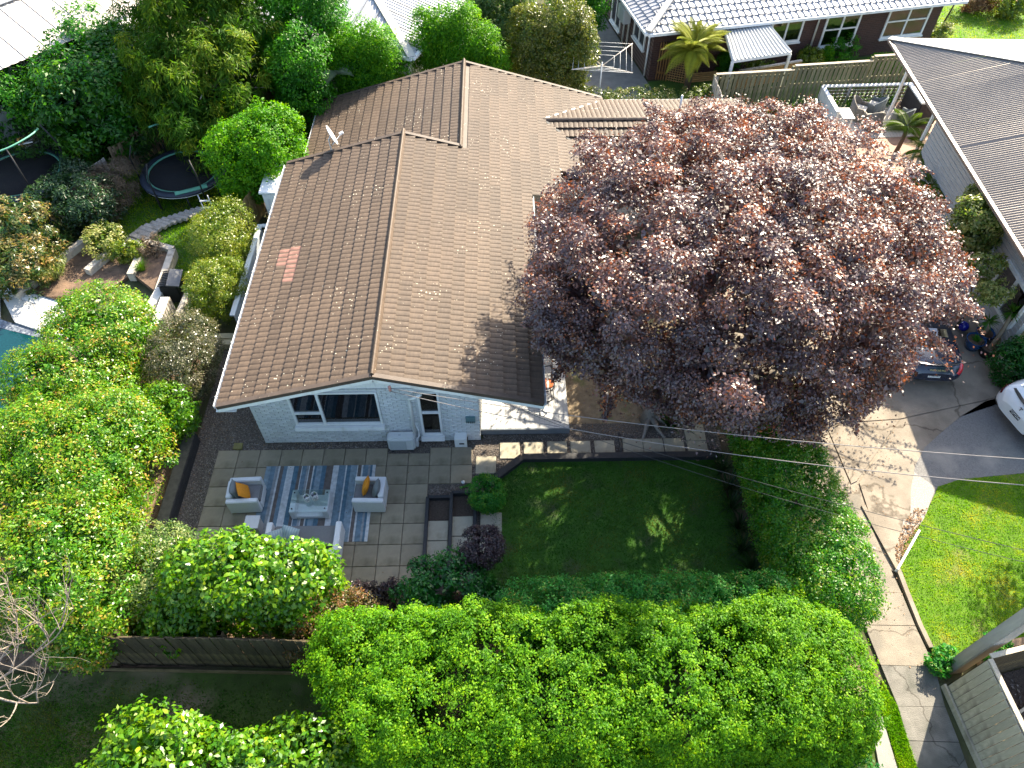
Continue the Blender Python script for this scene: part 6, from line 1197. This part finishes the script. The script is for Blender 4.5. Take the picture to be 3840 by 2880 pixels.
t = thing('white_flower', 'single white flower in the gravel by the planter frames', 'flower', (6.95, -1.32, 0)); MB().lathe((6.97, -1.28, .18), [(0, -.02), (.05, .0), (.055, .03), (0, .05)], 8).build('bloom', WHITE, t); MB().tube([(6.95, -1.32, -.03), (6.97, -1.28, .17)], .006, 5).build('stem', BALLG, t)
leafmesh('leaves', np.array([[6.9+.05*k, -1.36+.02*k, .04] for k in range(5)]), unit(np.array([[0, 0, 1.]]*5)+np.random.default_rng(1).normal(0, .3, (5, 3))), np.random.default_rng(2).normal(0, 1, (5, 3)), .12, .07, np.ones(5)*.5, BALLG, t)
# big pink-tipped shrubs along the left
plant('pink_tip_shrub', 'tall pink-tipped shrub between the pool and the round silver shrub', 'shrub', LILLY, [B(95, 625, 335, 850, 1.6, 1.2), B(5, 755, 300, 935, 1.5, 1.2)], 40000, .085, .04, .07, seed=20, cr=.30, up=.45, wob=.12)
plant('pink_tip_shrub', 'largest pink-tipped shrub beside the black retaining wall', 'shrub', LILLY, [B(-60, 850, 345, 1180, 1.75, 1.4)], 42000, .085, .04, .08, seed=21, cr=.30, up=.45, wob=.12)
plant('pink_tip_shrub', 'orange-tinged shrub above the dark fence behind the bare branches', 'shrub', LILLY, [B(-40, 1090, 320, 1400, 1.7, 1.5), B(90, 1280, 240, 1440, 1.3, .9)], 30000, .085, .04, .07, seed=22, cr=.30, up=.45, wob=.12)
plant('silver_shrub', 'round silvery shrub beside the gravel path', 'shrub', SILVG, [B(325, 680, 466, 875, 1.1, 1.05)], 18000, .05, .03, .05, seed=23, cr=.2)
plant('glossy_shrub', 'dark glossy shrub leaning over the gravel path', 'shrub', CAMEL, [B(280, 830, 415, 965, .95, .85)], 6500, .11, .042, .05, seed=24, cr=.26)
# left yard
plant('yellow_shrub', 'upright yellow-green shrub below the satellite dish side of the house', 'shrub', YELG, [B(418, 440, 545, 600, 1.1, 1.1)], 17000, .055, .03, .05, seed=25, cr=.22)
plant('yellow_shrub', 'yellow-green shrub beside the balcony and compost bin', 'shrub', YELG, [B(408, 570, 508, 700, 1.0, 1.0), B(440, 560, 530, 660, 1.1, .8)], 13000, .055, .03, .05, seed=26, cr=.2)
plant('green_tree', 'bright glossy tree beside the bay at the edge of the roof', 'tree', BRIGHT, [B(455, 255, 660, 430, 1.9, 1.5), B(540, 235, 655, 330, 2.5, .9)], 22000, .10, .055, .08, seed=27, cr=.32)
plant('magnolia', 'dark large-leaved tree behind the trampolines', 'tree', MAGN, [B(90, 70, 330, 310, 2.2, 1.9), B(170, 180, 320, 335, 1.4, 1.3)], 17000, .20, .085, .14, seed=28, cr=.5, up=.3)
plant('dark_hedge', 'dark creeper-covered hedge under the palm at the picture edge', 'hedge', MIDG, [B(-80, 125, 135, 325, 1.9, 1.7), B(105, 45, 300, 170, 2.4, 1.7), B(-60, 105, 60, 200, 2.3, 1.3)], 26000, .12, .07, .1, seed=29, cr=.4)
b1, b2, b3 = B(275, -140, 612, 190, 4.0, 3.0), B(285, 40, 620, 300, 2.6, 2.2), B(390, 160, 500, 362, 1.9, 1.4)
t = thing('conifer', 'huge drooping conifer hanging over the trampoline', 'tree', (b2[0][0], b2[0][1], 0)); q = b2[0]
MB().tube([(q[0], q[1], -.1), (q[0]+.1, q[1]+.5, 2.4), (q[0], q[1]+1.2, 4.4)], [.34, .24, .10], 10).build('trunk', BARK, t)
limbs('branch', t, BARKGR, (q[0], q[1], 2.2), [(q[0]+2.2*cos(a), q[1]+2.0*sin(a)-.5, 2.5+.8*sin(3*a)) for a in np.linspace(0, 6, 12)], .09, 31, .2)
crown('crown', t, CONIF, [b1, b2, b3], 62000, .26, .045, cr=.50, nc=420, up=.3, jit=.45, droop=.75, flat=.8, seed=31, depth=.36, wob=.14, fill=.10, cbias=.55, out=.8)
def palm(name, label, c, h, n, L, W, m, el=(.0, 1.1), seed=0, th=.08, group=None, cat='palm', arch=.35):
    t = thing(name, label, cat, (c[0], c[1], 0), group=group); MB().tube([(c[0], c[1], -.05), (c[0]+.05, c[1], h*.6), (c[0], c[1], h)], [th*1.3, th, th], 8).build('trunk', BARK, t); me = frond_mesh('frond', L, W, m, arch=arch); rn = random.Random(seed)
    for k in range(n): inst(me, 'frond', t, Matrix.Translation((0, 0, h)) @ Euler((rn.uniform(-.3, .3), -rn.uniform(*el), k*2.399+rn.uniform(-.2, .2))).to_matrix().to_4x4() @ Matrix.Scale(rn.uniform(.75, 1.1), 4))
    return t
FERN0 = mat('fern_plain', (.10, .17, .012), .5, .3, 4, spec=.3); PALM0 = mat('palm_plain', (.09, .13, .012), .45, .3, 4); SILF = mat('silver_fern', (.22, .27, .17), .5, .2, 5); FERNY = mat('fern_yellow', (.30, .32, .03), .5, .25, 4); DKF = mat('fern_dark', (.05, .12, .012), .5, .3, 4)
for m_ in (FERN0, PALM0, FERNY, DKF, SILF):   # thin fronds glow when the sun is behind them
    nn_ = m_.node_tree.nodes; ll_ = m_.node_tree.links; bs = [q for q in nn_ if q.type == 'BSDF_PRINCIPLED'][0]; tl_ = nn_.new('ShaderNodeBsdfTranslucent'); mx_ = nn_.new('ShaderNodeMixShader'); mx_.inputs[0].default_value = .35; ll_.new(bs.inputs['Base Color'].links[0].from_socket, tl_.inputs[0]); ll_.new(bs.outputs[0], mx_.inputs[1]); ll_.new(tl_.outputs[0], mx_.inputs[2]); ll_.new(mx_.outputs[0], [q for q in nn_ if q.type == 'OUTPUT_MATERIAL'][0].inputs[0])
palm('palm_tree', 'spiky palm below the pale roof at the picture corner', P(45, 110, 2.6), 2.6, 16, 1.7, .55, PALM0, (.15, 1.25), 3)
palm('palm_tree', 'small palm beside the conifer under the pale roof', P(120, 95, 2.4), 2.4, 11, 1.2, .4, PALM0, (.2, 1.2), 4)
palm('tree_fern', 'yellow-green tree fern in front of the brick house', P(1500, 105, 1.9), 1.9, 46, 1.7, .62, FERNY, (-.45, .95), 5, .12, cat='fern', arch=.30)
palm('tree_fern', 'silver fern frond among the bright green trees', P(715, 150, 2.6), 2.6, 6, 1.3, .55, SILF, (-.2, .3), 6, .08, cat='fern')
palm('tree_fern', 'dark green fern behind the brown roof ridge', P(1060, 85, 2.6), 2.6, 9, 1.2, .4, DKF, (.0, .8), 7, cat='fern')
palm('tree_fern', 'fern between the copper beech and the deck chairs', P(1960, 275, 1.3), 1.3, 9, 1.3, .5, FERN0, (-.1, .6), 8, cat='fern')
palm('tree_fern', 'bright fern by the toy playhouse', P(2010, 330, 1.3), 1.3, 9, 1.5, .55, FERN0, (-.1, .5), 9, cat='fern')
palm('tree_fern', 'fern below the playhouse at the edge of the copper beech', P(2010, 400, 1.2), 1.2, 10, 1.5, .55, FERN0, (-.1, .5), 10, cat='fern')
plant('rhododendron', 'orange-tipped rhododendron at the picture edge', 'shrub', RHODO, [B(-30, 435, 142, 570, 1.0, 1.0), B(-40, 520, 100, 640, .9, .8)], 12000, .13, .045, .06, seed=33, cr=.28)
plant('dark_shrub', 'dark grey-green shrub between the trampolines', 'shrub', DKRHO, [B(60, 385, 262, 500, .9, .85), B(120, 350, 200, 430, .9, .6)], 10500, .13, .042, .06, seed=34, cr=.28)
t = thing('dead_creeper', 'heap of dead brown creeper on the grey board fence', 'creeper', P(230, 420)); crown('twigs', t, DEAD, [B(165, 350, 290, 470, .75, .65)], 9000, .20, .012, cr=.22, seed=35, up=.1, jit=.9, droop=.4)
plant('climbing_shrub', 'sparse reddish shrub over the sleeper wall', 'shrub', VARIE, [B(185, 485, 262, 550, .5, .4)], 2600, .09, .045, .03, seed=36, cr=.2)
plant('low_shrub', 'low green shrub beside the short sleeper', 'shrub', YELG, [B(240, 525, 310, 560, .45, .35)], 2200, .08, .04, .02, seed=37, cr=.15)
t = thing('rosemary', 'spiky pale rosemary bush by the sleeper wall', 'shrub', s2(470, 380)); rc_ = s2(470, 470)
rg_ = np.random.default_rng(38); n_ = 1700; a_ = rg_.uniform(0, 2*pi, n_); rr_ = np.sqrt(rg_.random(n_)); dd_ = unit(np.c_[np.cos(a_)*rr_*.7, np.sin(a_)*rr_*.7, np.ones(n_)]); hh_ = rg_.uniform(.2, .95, n_)
o = leafmesh('foliage', np.c_[rc_[0]+np.cos(a_)*rr_*.35, rc_[1]+np.sin(a_)*rr_*.3, np.zeros(n_)]+dd_*hh_[:, None]*.8, unit(rg_.normal(0, 1, (n_, 3))+np.array([0, 0, .6])), dd_+rg_.normal(0, .12, (n_, 3)), .28, .022, rg_.random(n_), LM('rosemary_leaf', (.07, .11, .02), (.13, .17, .035), (.2, .22, .06)), t); o['kind'] = 'stuff'; NLEAF[0] += n_
def tuft(name, label, p, n, h, r, m, cat='plant', group=None, w=.03, lean=.8, z=0, seed=0):
    t = thing(name, label, cat, (p[0], p[1], z), group=group); rng = np.random.default_rng(seed+n); mb = MB(); nv = []
    vs_, fs, tn = [], [], []
    for k in range(n):
        a = rng.uniform(0, 2*pi); L = h*rng.uniform(.6, 1.15); le = rng.uniform(.1, 1)*lean; b = Vector((p[0]+cos(a)*r*.25*rng.random(), p[1]+sin(a)*r*.25*rng.random(), z)); d = Vector((cos(a), sin(a), 0)); s = Vector((-sin(a), cos(a), 0)); pts = [b+d*(L*le*q**1.4)+Vector((0, 0, L*(q-.55*le*q*q))) for q in (0, .4, .75, 1)]; ws = [w*.7, w, w*.7, w*.05]
        i0 = len(vs_)
        for q, ww in zip(pts, ws): vs_ += [q-s*ww/2, q+s*ww/2]
        fs += [(i0+2*i, i0+2*i+1, i0+2*i+3, i0+2*i+2) for i in range(3)]; tn += [rng.random()]*3
    o = MB().add(vs_, fs).build('leaves', m, t); at = o.data.attributes.new('tint', 'FLOAT', 'FACE'); at.data.foreach_set('value', tn); o['kind'] = 'stuff'; return t
tuft('flax', 'dark spiky flax under the copper beech by the path', c_ if False else (12.95, .62), 70, .95, .5, LM('flax_leaf', (.012, .05, .010), (.03, .09, .015), (.06, .13, .02), rough=.35), seed=2, w=.05)
ORD = ['first', 'second', 'third', 'fourth', 'fifth', 'sixth', 'seventh', 'eighth', 'ninth', 'tenth']
strap_pts = [(14.15, -.9), (14.2, -1.5), (14.15, -2.1), (14.25, -2.7), (14.2, -3.3), (14.3, -3.9), (14.25, -4.5), (13.7, -4.9)]
for k, p in enumerate(strap_pts): tuft('strap_plant', ORD[k]+' dark strap-leaved clump from the stepping path along the side hedge', p, 60, .62, .5, STRAP, group='strap plants along the side hedge', seed=20+k, w=.028, lean=1.1)
for p, s_ in (((-6.6, 7.5), 1), ): pass
tuft('grass_tuft', 'bright grass tuft in the square sleeper bed', s1(1310, 1500, .22), 160, .38, .5, LM('tuft_leaf', (.05, .12, .01), (.09, .18, .012)), z=.2, w=.016, seed=50)
t = thing('dry_plants', 'dry orange stalks in the square sleeper bed', 'plant', s1(1440, 1330)); crown('stalks', t, DEAD, [((s1(1440, 1370)[0], s1(1440, 1370)[1], .4), (.4, .45, .25), 2.2, 0)], 1300, .16, .014, cr=.15, seed=51, up=.2, jit=.8)
# trees and hedges across the top
plant('ash_tree', 'dark green tree between the conifer and the silver roof', 'tree', MIDG, [B(560, -60, 765, 170, 3.4, 2.2), B(590, 60, 730, 265, 2.4, 1.9), B(680, 110, 890, 222, 1.8, 1.5)], 48000, .12, .055, .14, seed=60, cr=.4, droop=.15)
plant('bright_tree', 'bright green tree below the silver roof', 'tree', BRIGHT, [B(690, 58, 878, 215, 2.5, 1.6)], 26000, .10, .042, .1, seed=61, cr=.36, droop=.35, up=.5)
plant('bright_tree', 'bright green tree with layered crown behind the roof peak', 'tree', BRIGHT, [B(885, 24, 1040, 150, 2.8, 1.5), B(955, 70, 1098, 180, 2.2, 1.3)], 30000, .10, .042, .1, seed=62, cr=.38, droop=.35, up=.5)
plant('hedge_tree', 'rounded yellow-green tree behind the peak of the brown roof', 'tree', LM('yellow_tree_leaf', (.035, .075, .006), (.07, .11, .008), (.14, .15, .012), (.24, .22, .05), rough=.34), [B(1090, 15, 1300, 188, 2.2, 2.0)], 36000, .085, .05, .12, seed=63, cr=.3)
plant('silver_tree', 'silvery leaved tree behind the yellow-green tree', 'tree', GREYG, [B(990, -50, 1165, 100, 2.8, 1.7), B(1040, 40, 1130, 160, 1.8, 1.4)], 22000, .10, .06, .1, seed=64, cr=.36)
plant('green_tree', 'dark shrub tree beside the side wall of the brick house', 'tree', MIDG, [B(1190, -70, 1320, 40, 2.4, 1.8)], 14000, .11, .055, .1, seed=65, cr=.36)
t = plant('clipped_hedge', 'low clipped hedge below the clothesline', 'hedge', LM('clipped_hedge_leaf', (.03, .07, .006), (.06, .11, .008), (.12, .15, .012), (.18, .12, .02)), [((15.0, 17.1, .55), (2.9, .5, .55), 4, .02), ((12.2, 17.4, .5), (.9, .5, .5), 3, 0)], 16000, .065, .038, .04, seed=66, cr=.18)
BUSH = [(B(1722, 108, 1775, 150, .5, .45), YELG, 'small yellow shrub at the end of the cane fence'), (B(1775, 105, 1800, 140, .5, .5), BRIGHT, 'bright green shrub beside the downpipe'), (B(1790, 70, 1850, 140, .6, .6), MIDG, 'dark climbing shrub below the brick house windows'), (B(1912, 8, 1965, 85, 1.0, 1.0), MIDG, 'tall dark green shrub at the corner of the brick house'), (B(1962, 42, 2000, 80, .8, .6), GREYG, 'pale silvery shrub at the corner of the brick house'), (B(1985, 55, 2060, 82, .5, .4), VARIE, 'low pale shrub at the edge of the far lawn'), (B(1870, 120, 1960, 150, .4, .4), BRIGHT, 'low green planting behind the stepped fence'), (B(1600, 140, 1680, 160, .4, .35), YELG, 'small green shrub under the pergola'), (B(1545, 120, 1600, 150, .5, .5), MIDG, 'green shrub beside the tree fern')]
for i, (b, m_, lab) in enumerate(BUSH): plant('garden_shrub', lab, 'shrub', m_, [b], 2600, .085, .045, .03, seed=70+i, cr=.18, nl=2)
for k in range(10): tuft('agapanthus', ORD[k]+' green strap-leaved clump from the pale end of the stepped fence', (19.6+.62*k, 17.0+.055*k+(k % 2)*.15), 50, .75, .5, LM('agapanthus_leaf', (.025, .09, .010), (.05, .14, .012), (.09, .18, .015)), group='green clumps along the stepped fence', seed=90+k, w=.04, lean=1.0)
t = thing('bare_shrub', 'small bare tree on the far lawn', 'tree', c3(1690, 150)); q = c3(1690, 150)
MB().tube([(q[0], q[1], -.05), (q[0]+.1, q[1], .8), (q[0]+.25, q[1]+.1, 1.4)], [.05, .04, .03], 6).build('trunk', BARK, t); limbs('twig', t, TWIGS, (q[0]+.2, q[1], 1.2), [(q[0]+.2+.9*cos(a), q[1]+.9*sin(a), 1.9+.4*sin(a*3)) for a in np.linspace(0, 6, 14)], .02, 3, .3, 5)
crown('twigs', t, DEAD, [((q[0]+.2, q[1], 1.9), (1.0, .9, .5), 2.2, 0)], 900, .14, .02, seed=99, cr=.3, zmin=.8)
for k, (x, y, m_) in enumerate(((1990, -10, DRYL), (2120, -6, DRYL), (2190, 5, YELG))): plant('dry_bush', ['dry brown bush behind the bare tree', 'brown bush along the far edge of the far lawn', 'yellowish bush at the corner beyond the far lawn'][k], 'shrub', m_, [B(x-45, y-30, x+50, y+25, .7, .7)], 2600, .12, .06, seed=120+k, cr=.3)
# right-hand planting
plant('lawn_tree', 'small tree beyond the picture edge shading the front lawn', 'tree', MIDG, [((23.9, -.9, 3.9), (1.3, 1.2, .9), 2.2, 0), ((24.3, -2.6, 3.2), (.9, .9, .8), 2.2, 0)], 5000, .12, .06, .09, seed=129, cr=.35, face_cam=False)
plant('variegated_shrub', 'cream variegated shrub against the corrugated roof edge', 'shrub', VARIE, [B(2055, 425, 2175, 560, 2.4, 1.1), B(2080, 395, 2160, 480, 2.6, .8)], 12000, .11, .065, .06, seed=130, cr=.24)
plant('variegated_shrub', 'sparse variegated branch beside the weatherboard wall', 'shrub', VARIE, [B(2090, 555, 2165, 605, 2.2, .5), B(2105, 612, 2178, 655, 2.0, .4)], 3000, .11, .06, .035, seed=131, cr=.2, fill=0)
plant('dark_bush', 'dark glossy bush between the two cars and the wall', 'shrub', CAMDK, [B(2160, 735, 2260, 835, .7, .7)], 6500, .08, .045, .05, seed=132, cr=.22)
def yucca(label, base, top, n, L, m, seed):
    t = thing('yucca', label, 'plant', (base[0], base[1], .3), group='potted yuccas by the wall'); MB().tube([(base[0], base[1], .3), ((base[0]+top[0])/2+.05, (base[1]+top[1])/2, (top[2]+.3)/2), top], [.08, .06, .05], 8).build('trunk', mat('yucca_trunk', (.30, .24, .17), .85, .2, 12), t); rng = np.random.default_rng(seed); vs_, fs, tn = [], [], []
    for k in range(n):
        d = unit(rng.normal(0, 1, (1, 3))+np.array([[0, 0, .45]]))[0]; d = Vector(d); s = d.cross(Vector((.1, .2, 1))).normalized(); i0 = len(vs_); l_ = L*rng.uniform(.75, 1.1)
        for q, w in ((.0, .025), (.5, .045), (1, .003)): p = Vector(top)+d*l_*q-Vector((0, 0, .12*l_*q*q)); vs_ += [p-s*w/2, p+s*w/2]
        fs += [(i0, i0+1, i0+3, i0+2), (i0+2, i0+3, i0+5, i0+4)]; tn += [rng.random()]*2
    o = MB().add(vs_, fs).build('leaves', m, t); at = o.data.attributes.new('tint', 'FLOAT', 'FACE'); at.data.foreach_set('value', tn); o['kind'] = 'stuff'
YUC = LM('yucca_leaf', (.03, .12, .012), (.06, .18, .015), (.11, .23, .02))
yucca('spiky yucca on a leaning trunk in the black pot', p3, (c6(2140, 365, 1.5)), 90, .42, YUC, 1); yucca('smaller yucca in the rear blue pot half behind the beech sprays', p2, (c6(1985, 420, 1.1)), 60, .36, YUC, 2)
tuft('pot_plant', 'low green plants filling the front blue pot', (p1[0], p1[1]), 60, .14, .5, BALLG, z=.34, w=.03, seed=5)
for k, (q, n_) in enumerate((((c9(1690, 960)), 60), ((c9(1640, 1010)), 40), ((c9(1960, 940)), 50), ((c9(2010, 880)), 40))): plant('weeds', ['weeds in front of the power pole', 'weeds at the edge of the footpath by the pole', 'weeds behind the power pole at the fence corner', 'weeds along the brown sleepers'][k], 'plant', HEDGEB, [((q[0], q[1], .2), (.28, .25, .22), 2, 0)], 500, .09, .05, .01, seed=140+k, cr=.12, nl=1)
# foreground
t = plant('foreground_bush', 'broad-leaved bright green bush along the bottom edge', 'shrub', CAMEL, [((1.25, -8.25, 1.4), (.9, .75, 1.4), 2.4, 0), ((2.7, -8.6, 1.1), (1.1, .75, 1.2), 2.4, 0), ((4.1, -8.35, 1.1), (.95, .75, 1.1), 2.4, 0), ((.4, -8.9, 1.05), (.9, .7, 1.05), 2.2, 0)], 15000, .12, .068, .05, seed=150, cr=.26, nc=420, up=.5, depth=.3)
single_leaves(t, [((1.25, -8.25, 1.4), (.9, .75, 1.4), 2.4), ((2.7, -8.6, 1.1), (1.1, .75, 1.2), 2.4), ((4.1, -8.35, 1.1), (.95, .75, 1.1), 2.4)], 260, 13, 1.3)
plant('dark_bush', 'dark camellia at the bottom edge beside the footpath', 'shrub', CAMDK, [((14.7, -8.75, .7), (.9, .5, .75), 2.3, 0)], 4500, .075, .042, .05, seed=151, cr=.2)
tuft('tall_weed', 'tall thin weed stalks in the shade below the dark fence', (2.95, -7.75), 7, 1.1, .4, LM('weed_stalk', (.12, .16, .03), (.2, .22, .06)), w=.02, lean=.7, seed=3)
# the bare tree
h0, h1 = Vector(P(-25, 1490, 2.9)), Vector(P(-45, 1290, 3.1))
t = thing('bare_tree', 'leafless pale-branched tree reaching in from the picture edge', 'tree', (h0.x-.5, h0.y-.1, 0)); TW = mat('pale_bark', (.25, .205, .165), .85, .3, 10, .5, 30); rn = random.Random(21)
MB().tube([(h0.x-1.5, h0.y-.5, -.1), (h0.x-1.3, h0.y-.4, 1.6), h0], [.16, .12, .06], 9).build('trunk', TW, t); MB().tube([(h0.x-1.3, h0.y-.4, 1.6), (h1.x-.5, h1.y-.4, 2.4), h1], [.11, .08, .05], 8).build('limb', TW, t)
def twig(p, d, L, r, lv, mb):
    pts = [Vector(p)]; dd = Vector(d).normalized(); n = 6
    ph = rn.uniform(0, 6); bend = Vector((cos(ph), sin(ph), .35))*.16
    for i in range(n): dd = (dd+bend*.6+Vector((rn.uniform(-.12, .12), rn.uniform(-.12, .12), rn.uniform(-.05, .14)))).normalized(); pts.append(pts[-1]+dd*L/n)
    mb.tube(pts, [r*(1-.62*i/n) for i in range(n+1)], 6 if lv < 2 else 4)
    if lv < 4:
        for k in range((5, 4, 2, 2)[lv]):
            f = rn.uniform(.3, 1) if k else 1; q = pts[min(n, int(f*n))]; a = Vector((rn.uniform(-1, 1), rn.uniform(-1, 1), rn.uniform(-.3, .7))); twig(q, dd*.85+a*.8, L*rn.uniform(.45, .68), r*.54, lv+1, mb)
for h, d, L in ((h0, (1, .30, .1), 2.0), (h0, (.9, -.35, .1), 1.7), (h0, (.5, .9, .2), 1.5), (h0, (.7, .1, .6), 1.3), (h0, (.5, -.9, .1), 1.4), (h1, (.6, .9, .3), 1.5), (h1, (.9, .2, .3), 1.3), (h1, (.2, 1, .5), 1.6), (h1, (.8, -.4, .2), 1.2)):
    mb = MB(); twig(h-Vector((.22, 0, 0)), d, L*.95, .030, 0, mb); o = mb.build('branch', TW, t)
# ------------------------------------------------------------------ grass, gravel stones, fallen leaves
blades('front_lawn_grass', RL, 46000, .05, BLADE, .0, 1, .016)
blades('strip_grass', GS, 4500, .06, BLADE, .0, 2, .016)
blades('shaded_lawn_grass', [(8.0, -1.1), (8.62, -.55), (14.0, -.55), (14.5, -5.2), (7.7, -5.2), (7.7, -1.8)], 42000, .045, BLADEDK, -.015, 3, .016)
blades('back_lawn_grass', [(-6.0, 9.2), (-3.3, 8.6), (-3.0, 5.6), (-1.3, 5.0), (-1.0, 9), (-1.6, 13), (-8, 14), (-9.5, 11)], 30000, .09, BLADE, -.01, 4, .02)
blades('far_lawn_grass', [(28, 22.2), (40, 22), (40, 27.2), (29.5, 27.3)], 12000, .07, BLADE, -.01, 5, .03)
blades('verge_grass', [(-6, -9.5), (4.4, -9.5), (4.4, -6.3), (-6, -6.1)], 26000, .07, BLADEDK, -.03, 6, .02, clump=900)
pebbles('gravel', [(-.70, -5.0), (-.70, 3.8), (1.25, 3.8), (1.25, .22), (-.0, .22), (-.05, -4.7)], 9000, .020, LM('pebble', (.06, .045, .038), (.10, .08, .065), (.16, .13, .105), (.26, .23, .20), trans=0, rough=.8), -.035, 7)
pebbles('gravel', [(.0, .02), (14.2, .02), (14.2, .4), (7.5, .42), (7.5, .24), (.0, .24)], 4500, .020, MATS['pebble'], -.035, 8)
pebbles('gravel', [(7.22, -.05), (8.6, -.05), (7.75, -1.1), (7.6, -1.6), (6.05, -1.6), (6.05, -1.25), (7.22, -1.2)], 2600, .020, MATS['pebble'], -.035, 9)
pebbles('gravel', [(8.55, -.3), (14.2, -.3), (14.2, .05), (8.3, .05)], 2400, .02, MATS['pebble'], -.035, 10)
litter('fallen_leaves', [c9(1590, -20)[:2], c9(1520, 120)[:2], c9(1395, 380)[:2], c9(1375, 240)[:2], c9(1440, 60)[:2], c9(1500, -20)[:2]], 420, .06, DRYL, .005, 11)
litter('fallen_leaves', [(16.8, 1.5), (17.4, -6.4), (17.9, -6.4), (18.0, -3), (20, 1.5)], 260, .045, DRYL, .004, 12)
litter('fallen_leaves', [(7.5, .4), (14.3, .4), (14.3, 4), (10, 4), (10, .8), (7.5, .8)], 900, .05, DRYL, -.03, 13)
litter('fallen_leaves', [(-.7, -4.9), (-.7, 3.9), (1.2, 3.9), (1.2, .3), (7.6, .3), (7.6, .02), (.0, .02), (-.05, -4.9)], 420, .045, DRYL, -.02, 14)
litter('fallen_leaves', [(18.4, -6.7), (23, -5.8), (23, -10), (18.6, -10)], 900, .08, LM('brown_mulch_leaf', (.03, .022, .018), (.06, .045, .035), (.11, .08, .06), trans=.05), .0, 15)
litter('fallen_leaves', [(-.9, -5.9), (-5.5, -5.9), (-5.5, 3), (-.9, 3.6)], 900, .07, DRYL, .165, 16)
litter('fallen_leaves', [(0.05, 0), (5.9, 0), (5.9, -4.5), (0.05, -4.5)], 26, .05, DRYL, .003, 17)
print('leaves', NLEAF[0])
